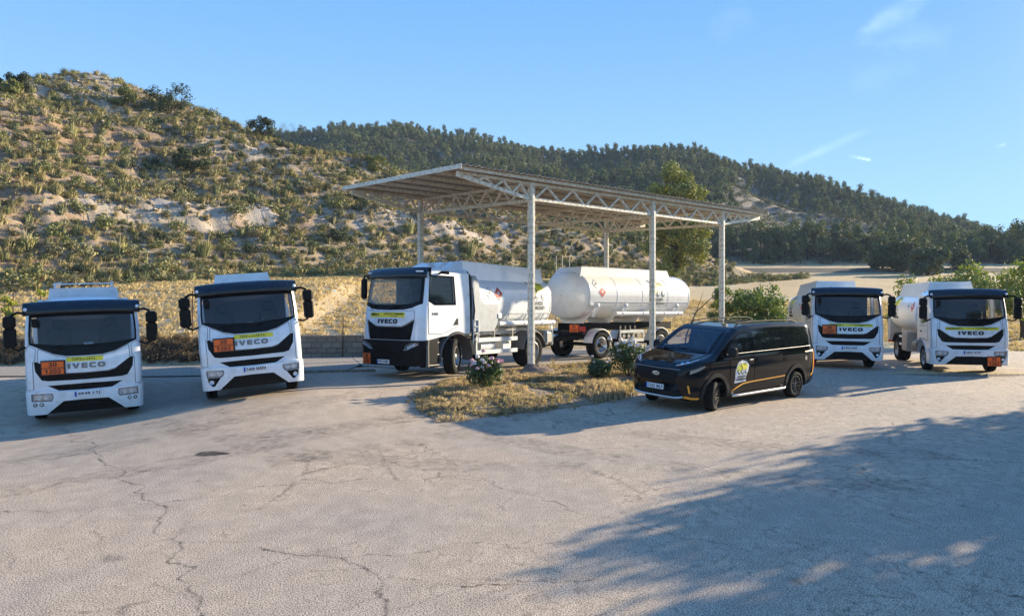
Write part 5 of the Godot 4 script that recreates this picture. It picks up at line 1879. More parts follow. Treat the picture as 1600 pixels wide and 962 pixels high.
	mb.box(Vector3(0, 1.78, 0.95), Vector3(2.2, 0.44, 0.6), 0.06)
	put(t, "dashboard", mb, M.interior)
	mb = MB.new()
	mb.box(Vector3(0, 2.1, -0.5), Vector3(2.3, 1.7, 0.05))
	mb.box(Vector3(0, 1.24, 0.2), Vector3(2.3, 0.05, 1.4))
	mb.box(Vector3(0, 2.97, 0.2), Vector3(2.2, 0.03, 1.4))
	put(t, "lining", mb, M.interior_grey)
	for x in [-0.62, 0.62]:
		mb = MB.new()
		rounded_box(mb, Vector3(x, 1.62, 0.1), Vector3(0.52, 0.18, 0.5), 0.06)
		rounded_box(mb, Vector3(x, 2.05, -0.2), Vector3(0.5, 0.8, 0.16), 0.07)
		rounded_box(mb, Vector3(x, 2.56, -0.2), Vector3(0.28, 0.2, 0.1), 0.04)
		put(t, "seat", mb, M.interior)
	mb = MB.new()
	var wh := []
	for i in 25:
		var a := TAU * i / 24.0
		wh.append(Vector3(0.62, 2.1, 0.62) + Vector3(cos(a) * 0.23, sin(a) * 0.14, -sin(a) * 0.18))
	mb.tube(wh, 0.017, 0.017, 6)
	put(t, "steering_wheel", mb, M.black_plastic)
	for q in [[-0.75, 2.55, 0.42, 0.42], [0.5, 2.1, 0.3, 0.2]]:
		mb = MB.new()
		mb.box(Vector3(q[0], q[1], 0.2), Vector3(q[2], q[3], 0.01), 0.0, Basis(Vector3.RIGHT, -0.2))
		put(t, "paper", mb, M.interior_grey)
	# writing and plates
	mb = MB.new()
	skin(mb, front, poly([Vector2(-0.80, 1.70), Vector2(0.62, 1.70), Vector2(0.62, 1.845), Vector2(-0.80, 1.845)]), [], 0.2, 0.016, 0.002, F)
	var strip := put(t, "name_sticker", mb, M.sticker_yellow)
	var sz: float = front.call(Vector2(0, 1.78)).z
	letters(strip, "writing", "CONTESOLER S.L.", 0.07, 0.46, Vector3(-0.54, 1.785, sz + 0.004), Vector3(-7, 0, 0), M.print_black, 0.008)
	letters(strip, "writing", "GASOLEOS A DOMICILIO", 0.048, 0.78, Vector3(0.18, 1.80, sz + 0.012), Vector3(-7, 0, 0), M.print_black, 0.008)
	letters(strip, "writing", "TELEFONO", 0.03, 0.3, Vector3(0.18, 1.73, sz + 0.018), Vector3(-7, 0, 0), M.print_black, 0.008)
	wide_name(t, 0.13, 0.80, Vector3(-0.05, 1.59, front.call(Vector2(0, 1.59)).z + 0.014), Vector3(-5, 0, 0), M.print_navy, 0.014)
	plate(t, "9812 NJL", Vector3(-0.2, 0.42, bf.call(Vector2(-0.2, 0.42)).z + 0.02))
	hazard_plate(t, Vector3(-0.90, 0.49, bf.call(Vector2(-0.90, 0.49)).z + 0.03), 0.40, 0.32, Vector3(0, -9, 0), "30", "1202")
	# frame
	mb = MB.new()
	for s in [-1.0, 1.0]:
		mb.box(Vector3(s * 0.42, 0.92, -2.2), Vector3(0.08, 0.28, 6.6), 0.01)
	mb.box(Vector3(0, 0.8, 0.3), Vector3(0.9, 0.7, 1.4), 0.05)
	mb.box(Vector3(0, 0.54, 0.0), Vector3(1.8, 0.14, 0.16), 0.03)
	mb.box(Vector3(0, 0.54, -3.9), Vector3(1.7, 0.2, 0.2), 0.03)
	mb.box(Vector3(0, 1.1, 1.05), Vector3(2.2, 0.3, 0.5), 0.03)
	mb.box(Vector3(0, 0.7, -5.4), Vector3(1.9, 0.16, 0.14), 0.02)
	put(t, "chassis", mb, M.chassis)
	for s in [-1.0, 1.0]:
		wheel(t, Vector3(s * 1.05, 0.53, 0), 0.53, 0.32, s, 0.30, "steel", deg_to_rad(27.0))
		wheel(t, Vector3(s * 0.95, 0.53, -3.9), 0.53, 0.58, s, 0.30)
		fender(t, Vector3(s * 0.97, 0.55, -3.9), 0.66, 0.62, 5, 175, M.grey_fender)
	# tank
	var k := {"a": 1.22, "b": 0.88, "y": 2.18, "n": 2.7, "z0": -4.95, "z1": -1.0, "dish": 0.22}
	var tank := put(t, "tank", tank_shell(k), M.tank_white)
	weld_bands(tank, k, [-2.3, -3.6, -4.9])
	mb = MB.new()
	for s in [-1.0, 1.0]:
		mb.face(Vector3(s * 0.86, 3.40, -0.62), Vector3(s * 0.86, 3.30, -4.8), Vector3(s * 0.98, 2.80, -4.8), Vector3(s * 0.98, 2.80, -0.62), Vector3(s, 0, 0))
		mb.face(Vector3(s * 0.83, 3.40, -0.62), Vector3(s * 0.83, 3.30, -4.8), Vector3(s * 0.95, 2.80, -4.8), Vector3(s * 0.95, 2.80, -0.62), Vector3(-s, 0, 0))
		mb.bar(Vector3(s * 0.845, 3.40, -0.62), Vector3(s * 0.845, 3.30, -4.8), 0.05, 0.03, 0.006)
	put(tank, "collar_side", mb, M.tank_white)
	mb = MB.new()
	mb.prism(poly([Vector2(-1.0, 2.78), Vector2(1.0, 2.78), Vector2(0.86, 3.40), Vector2(-0.86, 3.40)]), func(q: Vector2, e: float) -> Vector3: return Vector3(q.x, q.y, -0.66 + 0.03 * e), 1.0)
	# fairing that runs from the cab roof up to the collar
	mb.face(Vector3(-0.86, 3.40, -0.62), Vector3(0.86, 3.40, -0.62), Vector3(0.9, 3.12, 0.15), Vector3(-0.9, 3.12, 0.15), Vector3(0, 1, 0.5))
	for s in [-1.0, 1.0]:
		mb.face(Vector3(s * 0.86, 3.40, -0.62), Vector3(s * 0.9, 3.12, 0.15), Vector3(s * 0.98, 3.05, 0.1), Vector3(s * 1.0, 2.9, -0.62), Vector3(s, 0.3, 0))
	put(tank, "collar_front", mb, M.white_paint)
	mb = MB.new()
	for z in [-1.7, -2.8, -3.9]:
		mb.lathe(Vector3(0, 3.0, z), Vector3.UP, [Vector2(0, 0.28), Vector2(0.14, 0.28), Vector2(0.15, 0.32), Vector2(0.2, 0.32), Vector2(0.22, 0.1), Vector2(0.22, 0)], 20)
	put(tank, "manhole", mb, M.steel)
	for s in [-1.0, 1.0]:
		for y in [2.26, 1.80]:
			mb = MB.new()
			skin(mb, func(p: Vector2) -> Vector3: return tank_x(p, k, s), poly([Vector2(-4.93, y), Vector2(-1.02, y), Vector2(-1.02, y + 0.025), Vector2(-4.93, y + 0.025)]), [], 0.5, 0.014, 0.016, Vector3(s, 0, 0))
			put(tank, "seam", mb, M.tank_white)
	for s in [-1.0, 1.0]:
		var ts := func(p: Vector2) -> Vector3: return tank_x(p, k, s)
		emblem(tank, ts, Vector2(-4.1, 2.42), 0.95, -s, Vector3(s, 0.2, 0), func(e: Node, nm: String, tx: String, p: Vector2, hh: float, ww: float) -> void: letters(e, nm, tx, hh, ww, ts.call(p) + Vector3(s * 0.015, 0, 0), Vector3(0, 90.0 * s, 0), M.print_black, 0.006))
		diamond(tank, ts, Vector2(-2.0, 2.42), 0.21, Vector3(s, 0, 0), M.placard_red, "flammable_placard")
		diamond(tank, ts, Vector2(-1.55, 2.44), 0.19, Vector3(s, 0, 0), M.plate_white, "environment_placard")
		# grey recess at the front end and the hose pipe along the side
		mb = MB.new()
		mb.prism(poly([Vector2(-0.72, 1.25), Vector2(-1.75, 1.25), Vector2(-1.95, 1.5), Vector2(-1.98, 2.08), Vector2(-1.25, 2.08), Vector2(-1.12, 2.22), Vector2(-1.02, 2.75), Vector2(-0.86, 2.95), Vector2(-0.72, 2.95)]), func(q: Vector2, e: float) -> Vector3: return Vector3(s * (1.0 + 0.225 * e), q.y, q.x), 1.0)
		put(t, "front_cabinet", mb, M.grey_panel)
		mb = MB.new()
		mb.tube([Vector3(s * 1.17, 1.47, -2.05), Vector3(s * 1.17, 1.47, -5.15)], 0.085, 0.085, 14)
		for z in [-2.5, -3.4, -4.4, -5.05]:
			mb.lathe(Vector3(s * 1.17, 1.47, z), Vector3(0, 0, 1), [Vector2(-0.04, 0.085), Vector2(-0.04, 0.1), Vector2(0.04, 0.1), Vector2(0.04, 0.085)], 14)
		put(t, "hose_pipe", mb, M.tank_white)
		mb = MB.new()
		for z in [-2.55, -3.5, -4.5]:
			mb.bar(Vector3(s * 1.12, 1.53, z + 0.12), Vector3(s * 1.2, 1.78, z), 0.02, 0.03)
			mb.bar(Vector3(s * 1.12, 1.53, z - 0.12), Vector3(s * 1.2, 1.78, z), 0.02, 0.03)
		mb.box(Vector3(s * 1.2, 1.72, -2.05), Vector3(0.1, 0.18, 0.22), 0.03)
		put(t, "pipe_bracket", mb, M.rail_white)
		mb = MB.new()
		for y in [0.98, 0.60]:
			mb.box(Vector3(s * 1.18, y, -1.98), Vector3(0.04, 0.13, 2.1), 0.01)
		mb.box(Vector3(s * 1.17, 0.80, -0.96), Vector3(0.05, 0.56, 0.07), 0.01)
		put(t, "side_guard", mb, M.rail_white)
		mb = MB.new()
		for z in [-1.05, -1.9, -2.85]:
			mb.box(Vector3(s * 1.12, 1.12, z), Vector3(0.03, 0.5, 0.04))
		mb.box(Vector3(s * 1.12, 1.27, -2.0), Vector3(0.035, 0.03, 2.0))
		put(t, "guard_post", mb, M.steel)
		mb = MB.new()
		mb.lathe(Vector3(s * 0.82, 0.78, -2.0), Vector3(0, 0, 1), [Vector2(0, 0), Vector2(0, 0.27), Vector2(0.7, 0.27), Vector2(0.7, 0)], 20)
		mb.box(Vector3(s * 0.86, 0.75, -2.65), Vector3(0.4, 0.35, 0.5), 0.05)
		put(t, "air_tank", mb, M.rail_white)
		mb = MB.new()
		mb.box(Vector3(s * 0.98, 0.95, -4.88), Vector3(0.46, 0.5, 0.56), 0.1)
		var fu := put(t, "fuel_tank", mb, M.steel)
		mb = MB.new()
		for z in [-4.72, -5.04]:
			mb.box(Vector3(s * 0.985, 0.95, z), Vector3(0.48, 0.52, 0.05), 0.1)
		put(fu, "strap", mb, M.rail_white)
		mb = MB.new()
		for z in [-0.74, -0.98]:
			mb.tube([Vector3(s * 1.24, 0.9, z), Vector3(s * 1.24, 1.62, z)], 0.024, 0.024, 6)
		for y in [1.0, 1.2, 1.4, 1.6]:
			mb.tube([Vector3(s * 1.24, y, -0.74), Vector3(s * 1.24, y, -0.98)], 0.016, 0.016, 6)
		put(t, "ladder", mb, M.rail_white)
		mb = MB.new()
		mb.tube([Vector3(s * 1.16, 1.2, -0.64), Vector3(s * 1.17, 2.2, -0.66), Vector3(s * 1.12, 2.95, -0.66), Vector3(s * 1.0, 3.08, -0.64)], 0.06, 0.06, 8)
		mb.tube([Vector3(s * 1.22, 1.0, -0.70), Vector3(s * 1.235, 1.9, -0.8), Vector3(s * 1.2, 2.6, -0.74)], 0.028, 0.028, 6)
		put(t, "hose", mb, M.black_plastic)
	mb = MB.new()
	for z in [-1.4, -2.6, -3.6, -4.7]:
		mb.prism(poly([Vector2(-1.0, 1.62), Vector2(-0.5, 1.08), Vector2(0.5, 1.08), Vector2(1.0, 1.62)]), func(q: Vector2, e: float) -> Vector3: return Vector3(q.x, q.y, z + 0.05 * e), 1.0)
	mb.box(Vector3(0, 1.2, -2.9), Vector3(0.95, 0.22, 3.9), 0.02)
	put(t, "cradle", mb, M.tank_white)
	mb = MB.new()
	for y in [1.08, 1.18, 1.28, 1.38]:
		mb.lathe(Vector3(1.02, y, -5.2), Vector3(1, 0, 0), [Vector2(-0.06, 0.0), Vector2(-0.06, 0.045), Vector2(0.06, 0.045), Vector2(0.06, 0.0)], 12)
	put(t, "tail_light", mb, M.plate_white)
	return t

func tank_trailer() -> Node3D:
	# origin under the front axle, forward is +z
	var t := thing("tank_trailer", "white two-axle tank trailer coupled behind the large tanker truck", "trailer")
	var k := {"a": 1.22, "b": 0.92, "y": 2.46, "n": 2.3, "z0": -5.75, "z1": 0.72, "dish": 0.34}
	var tank := put(t, "tank", tank_shell(k), M.tank_white)
	weld_bands(tank, k, [0.68, -0.9, -2.5, -4.2, -5.7])
	var mb := MB.new()
	for s in [-1.0, 1.0]:
		for lay in [0.0, 0.03]:
			mb.face(Vector3(s * (0.62 - lay), 3.58, 0.55), Vector3(s * (0.62 - lay), 3.58, -4.9), Vector3(s * (0.82 - lay), 3.12, -4.9), Vector3(s * (0.82 - lay), 3.12, 0.85), Vector3(s if lay == 0.0 else -s, 0, 0))
		mb.bar(Vector3(s * 0.61, 3.58, 0.55), Vector3(s * 0.61, 3.58, -4.9), 0.05, 0.03, 0.006)
	mb.face(Vector3(-0.62, 3.58, 0.55), Vector3(0.62, 3.58, 0.55), Vector3(0.82, 3.12, 0.85), Vector3(-0.82, 3.12, 0.85), Vector3(0, 0.4, 1))
	put(tank, "collar", mb, M.tank_white)
	mb = MB.new()
	for z in [-0.4, -1.7, -3.0, -4.3]:
		mb.lathe(Vector3(0, 3.2, z), Vector3.UP, [Vector2(0, 0.28), Vector2(0.14, 0.28), Vector2(0.15, 0.32), Vector2(0.2, 0.32), Vector2(0.22, 0.1), Vector2(0.22, 0)], 20)
	put(tank, "manhole", mb, M.steel)
	for s in [-1.0, 1.0]:
		mb = MB.new()
		skin(mb, func(p: Vector2) -> Vector3: return tank_x(p, k, s), poly([Vector2(-5.73, 2.20), Vector2(0.70, 2.20), Vector2(0.70, 2.225), Vector2(-5.73, 2.225)]), [], 0.6, 0.014, 0.016, Vector3(s, 0, 0))
		put(tank, "seam", mb, M.tank_white)
	for s in [-1.0, 1.0]:
		var ts := func(p: Vector2) -> Vector3: return tank_x(p, k, s)
		emblem(tank, ts, Vector2(-3.5, 2.62), 0.98, -s, Vector3(s, 0.2, 0), func(e: Node, nm: String, tx: String, p: Vector2, hh: float, ww: float) -> void: letters(e, nm, tx, hh, ww, ts.call(p) + Vector3(s * 0.015, 0, 0), Vector3(0, 90.0 * s, 0), M.print_black, 0.006), true)
		diamond(tank, ts, Vector2(0.0, 2.58), 0.20, Vector3(s, 0, 0), M.placard_red, "flammable_placard")
		diamond(tank, ts, Vector2(0.30, 2.90), 0.17, Vector3(s, 0.4, 0), M.plate_white, "environment_placard")
		mb = MB.new()
		mb.tube([Vector3(s * 1.12, 1.74, -0.9), Vector3(s * 1.12, 1.74, -5.3)], 0.085, 0.085, 14)
		for z in [-1.3, -2.6, -4.0, -5.0]:
			mb.lathe(Vector3(s * 1.12, 1.74, z), Vector3(0, 0, 1), [Vector2(-0.04, 0.085), Vector2(-0.04, 0.1), Vector2(0.04, 0.1), Vector2(0.04, 0.085)], 14)
		put(t, "hose_pipe", mb, M.tank_white)
		mb = MB.new()
		for z in [0.2, -1.5, -3.2, -4.9]:
			mb.lathe(ts.call(Vector2(z, 2.08)), Vector3(s, 0, 0), [Vector2(-0.02, 0.09), Vector2(0.03, 0.09), Vector2(0.05, 0.0)], 14)
			mb.bar(Vector3(s * 1.19, 2.05, z), Vector3(s * 1.0, 1.62, z + 0.14), 0.03, 0.09)
		mb.box(Vector3(s * 1.18, 2.12, 0.6), Vector3(0.08, 0.12, 0.2), 0.02)
		put(t, "pipe_bracket", mb, M.tank_white)
		mb = MB.new()
		for y in [1.02, 0.66]:
			mb.box(Vector3(s * 1.16, y, -1.85), Vector3(0.05, 0.12, 1.5), 0.01)
		for z in [-1.13, -2.57]:
			mb.box(Vector3(s * 1.16, 0.84, z), Vector3(0.05, 0.24, 0.06), 0.01)
		put(t, "side_guard", mb, M.rail_white)
		mb = MB.new()
		for z in [-1.35, -1.65, -1.95, -2.25]:
			mb.lathe(Vector3(s * 1.02, 0.84, z), Vector3(s, 0, 0), [Vector2(-0.1, 0.0), Vector2(-0.1, 0.06), Vector2(0.1, 0.06), Vector2(0.12, 0.09), Vector2(0.15, 0.09), Vector2(0.15, 0.0)], 12)
			mb.tube([Vector3(s * 0.98, 0.95, z), Vector3(s * 1.0, 1.25, z + 0.04)], 0.03, 0.03, 6)
		put(t, "outlet_valve", mb, M.steel)
		wheel(t, Vector3(s * 0.98, 0.52, 0), 0.52, 0.42, s, 0.31, "bright")
		wheel(t, Vector3(s * 0.98, 0.52, -3.75), 0.52, 0.42, s, 0.31, "bright")
		fender(t, Vector3(s * 0.98, 0.54, 0), 0.63, 0.46, 8, 172, M.rail_white)
		fender(t, Vector3(s * 0.98, 0.54, -3.75), 0.63, 0.46, 8, 172, M.rail_white)
	mb = MB.new()
	for z in [0.35, -1.2, -2.8, -4.6]:
		mb.prism(poly([Vector2(-1.05, 1.85), Vector2(-0.55, 1.36), Vector2(0.55, 1.36), Vector2(1.05, 1.85)]), func(q: Vector2, e: float) -> Vector3: return Vector3(q.x, q.y, z + 0.06 * e), 1.0)
	put(t, "cradle", mb, M.tank_white)
	mb = MB.new()
	for s in [-1.0, 1.0]:
		mb.box(Vector3(s * 0.5, 1.22, -2.3), Vector3(0.1, 0.3, 6.0), 0.01)
	mb.box(Vector3(0, 0.54, 0), Vector3(1.8, 0.14, 0.14), 0.02)
	mb.box(Vector3(0, 0.54, -3.75), Vector3(1.8, 0.14, 0.14), 0.02)
	mb.lathe(Vector3(0, 0.86, 0), Vector3.UP, [Vector2(0, 0.0), Vector2(0, 0.62), Vector2(0.18, 0.62), Vector2(0.18, 0.0)], 24)
	mb.box(Vector3(0, 0.82, 0), Vector3(1.5, 0.12, 1.3), 0.02)
	for s in [-1.0, 1.0]:
		mb.bar(Vector3(s * 0.5, 0.78, 0.6), Vector3(0.0, 0.72, 2.35), 0.1, 0.12)
	mb.box(Vector3(0, 1.0, 0.75), Vector3(1.9, 0.14, 0.1), 0.02)
	put(t, "chassis", mb, M.chassis)
	hazard_plate(t, Vector3(0.62, 1.18, 0.98), 0.40, 0.30, Vector3(0, 12, 0))
	mb = MB.new()
	mb.box(Vector3(1.0, 1.16, 0.92), Vector3(0.34, 0.2, 0.06), 0.02)
	put(t, "side_marker", mb, M.red_lens)
	return t

# ---------------------------------------------------------------- the van
var van_prof := [Vector2(0.74, 0.27), Vector2(0.90, 0.36), Vector2(0.955, 0.52), Vector2(0.965, 0.70), Vector2(0.95, 0.88), Vector2(0.90, 1.03), Vector2(0.80, 1.105), Vector2(0.5, 1.19), Vector2(0.15, 1.275), Vector2(-0.02, 1.33), Vector2(-0.36, 1.56), Vector2(-0.72, 1.79), Vector2(-0.98, 1.90), Vector2(-1.5, 1.955), Vector2(-2.5, 1.975), Vector2(-3.6, 1.96), Vector2(-4.3, 1.92), Vector2(-4.45, 1.84), Vector2(-4.52, 1.4), Vector2(-4.56, 0.9), Vector2(-4.55, 0.5), Vector2(-4.46, 0.32), Vector2(-4.2, 0.27)]
const VAN_R := 0.10

func van_side(z: float, y: float) -> float:
	# signed distance to the side outline, negative inside
	var d := 1e9
	var inside := false
	var n := van_prof.size()
	var j := n - 1
	for i in n:
		var a: Vector2 = van_prof[i]
		var b: Vector2 = van_prof[j]
		var e := b - a
		var w := Vector2(z, y) - a
		var q := w - e * clampf(w.dot(e) / e.length_squared(), 0.0, 1.0)
		d = minf(d, q.length_squared())
		if (a.y > y) != (b.y > y) and z < (b.x - a.x) * (y - a.y) / (b.y - a.y) + a.x:
			inside = not inside
		j = i
	return -sqrt(d) if inside else sqrt(d)

func van_half(z: float, y: float) -> float:
	var w := smooth_tab([Vector2(0.25, 0.93), Vector2(0.45, 0.985), Vector2(0.8, 1.0), Vector2(1.08, 0.995), Vector2(1.3, 0.955), Vector2(1.6, 0.89), Vector2(1.9, 0.80), Vector2(2.0, 0.77)], y)
	if z > 0.2:
		w -= 0.30 * pow((z - 0.2) / 0.76, 2.6)
	if z < -4.1:
		w -= 0.10 * pow((-4.1 - z) / 0.46, 2.0)
	# a waist crease below the glass
	w += 0.012 * exp(-pow((y - 1.16) / 0.035, 2.0)) - 0.014 * exp(-pow((y - 0.62) / 0.12, 2.0))
	return w

func van_f(p: Vector3) -> float:
	var a := van_side(p.z, p.y) + VAN_R
	var b := absf(p.x) - van_half(p.z, p.y) + VAN_R
	return minf(maxf(a, b), 0.0) + Vector2(maxf(a, 0.0), maxf(b, 0.0)).length() - VAN_R

func van_surf(p: Vector2, s: float) -> Vector3:
	var a := clampf(van_side(p.x, p.y) + VAN_R, 0.0, VAN_R * 0.999)
	return Vector3(s * (van_half(p.x, p.y) - VAN_R + sqrt(VAN_R * VAN_R - a * a)), p.y, p.x)

func van_top(p: Vector2) -> Vector3:
	# p = (x, z)
	var lo := 0.6
	var hi := 2.2
	for i in 16:
		var m := (lo + hi) / 2
		if van_f(Vector3(p.x, m, p.y)) < 0.0: lo = m
		else: hi = m
	return Vector3(p.x, (lo + hi) / 2, p.y)

func van_front(p: Vector2) -> Vector3:
	var lo := 0.0
	var hi := 1.2
	for i in 16:
		var m := (lo + hi) / 2
		if van_f(Vector3(p.x, p.y, m)) < 0.0: lo = m
		else: hi = m
	return Vector3(p.x, p.y, (lo + hi) / 2)

func van_body(scr: PackedVector2Array, door: PackedVector2Array) -> MB:
	var mb := MB.new()
	var h := 0.05
	var nx := 43
	var ny := 38
	var nz := 116
	var o := Vector3(-1.075, 0.19, -4.66)
	var sd := PackedFloat32Array()
	var hw := PackedFloat32Array()
	for k in nz:
		for j in ny:
			sd.append(van_side(o.z + k * h, o.y + j * h))
			hw.append(van_half(o.z + k * h, o.y + j * h))
	var val := PackedFloat32Array()
	val.resize(nx * ny * nz)
	for k in nz:
		var z := o.z + k * h
		for j in ny:
			var y := o.y + j * h
			var a := sd[k * ny + j] + VAN_R
			var w := hw[k * ny + j]
			var arch := minf(Vector2(z, y - 0.36).length(), Vector2(z + 3.5, y - 0.36).length())
			for i in nx:
				var x := absf(o.x + i * h)
				var b := x - w + VAN_R
				var f := minf(maxf(a, b), 0.0) + sqrt(pow(maxf(a, 0.0), 2.0) + pow(maxf(b, 0.0), 2.0)) - VAN_R
				if x > 0.6:
					f = maxf(f, 0.47 - arch)
				val[(k * ny + j) * nx + i] = f
	var idx := {}
	var pos := PackedVector3Array()
	var nor := PackedVector3Array()
	var inarch := []
	for k in nz - 1:
		for j in ny - 1:
			for i in nx - 1:
				var c := (k * ny + j) * nx + i
				var sgn := 0
				var acc := Vector3.ZERO
				var cnt := 0
				var v := [val[c], val[c + 1], val[c + nx], val[c + nx + 1], val[c + nx * ny], val[c + nx * ny + 1], val[c + nx * ny + nx], val[c + nx * ny + nx + 1]]
				for q in 8:
					if v[q] < 0.0: sgn += 1
				if sgn == 0 or sgn == 8:
					continue
				for e in [[0, 1], [2, 3], [4, 5], [6, 7], [0, 2], [1, 3], [4, 6], [5, 7], [0, 4], [1, 5], [2, 6], [3, 7]]:
					var va: float = v[e[0]]
					var vb: float = v[e[1]]
					if (va < 0.0) != (vb < 0.0):
						var t := va / (va - vb)
						var pa := Vector3(e[0] & 1, (e[0] >> 1) & 1, (e[0] >> 2) & 1)
						var pb := Vector3(e[1] & 1, (e[1] >> 1) & 1, (e[1] >> 2) & 1)
						acc += pa.lerp(pb, t)
						cnt += 1
				var p := o + (Vector3(i, j, k) + acc / cnt) * h
				var ar := minf(Vector2(p.z, p.y - 0.36).length(), Vector2(p.z + 3.5, p.y - 0.36).length())
				var n := Vector3.ZERO
				var e2 := 0.012
				if absf(p.x) > 0.56 and ar < 0.49:
					n = Vector3(0, p.y - 0.36, p.z if p.z > -1.5 else p.z + 3.5).normalized() * -1.0
					if absf(p.x) < 0.64: n = Vector3(signf(p.x), 0, 0)
					inarch.append(true)
				else:
					for it in 2:
						n = Vector3(van_f(p + Vector3(e2, 0, 0)) - van_f(p - Vector3(e2, 0, 0)), van_f(p + Vector3(0, e2, 0)) - van_f(p - Vector3(0, e2, 0)), van_f(p + Vector3(0, 0, e2)) - van_f(p - Vector3(0, 0, e2))) / (2.0 * e2)
						if it == 0: p -= n * van_f(p) / maxf(n.length_squared(), 0.2)
					n = n.normalized()
					inarch.append(false)
				idx[c] = pos.size()
				pos.append(p)
				nor.append(n)
	var st := [1, nx, nx * ny]
	for k in range(1, nz - 1):
		for j in range(1, ny - 1):
			for i in range(1, nx - 1):
				var c := (k * ny + j) * nx + i
				for ax in 3:
					var other: int = c + st[ax]
					if (val[c] < 0.0) == (val[other] < 0.0):
						continue
					var u: int = st[(ax + 1) % 3]
					var w2: int = st[(ax + 2) % 3]
					var a: int = idx.get(c, -1)
					var b: int = idx.get(c - u, -1)
					var d: int = idx.get(c - u - w2, -1)
					var e: int = idx.get(c - w2, -1)
					if a < 0 or b < 0 or d < 0 or e < 0:
						continue
					var ctr := (pos[a] + pos[b] + pos[d] + pos[e]) / 4.0
					if ctr.y > 1.3 and ctr.z > -0.95 and Geometry2D.is_point_in_polygon(Vector2(ctr.x, ctr.z), scr):
						continue
					if absf(ctr.x) > 0.75 and Geometry2D.is_point_in_polygon(Vector2(ctr.z, ctr.y), door):
						continue
					mb.quad4(pos[a], pos[b], pos[d], pos[e], nor[a], nor[b], nor[d], nor[e])
	return mb

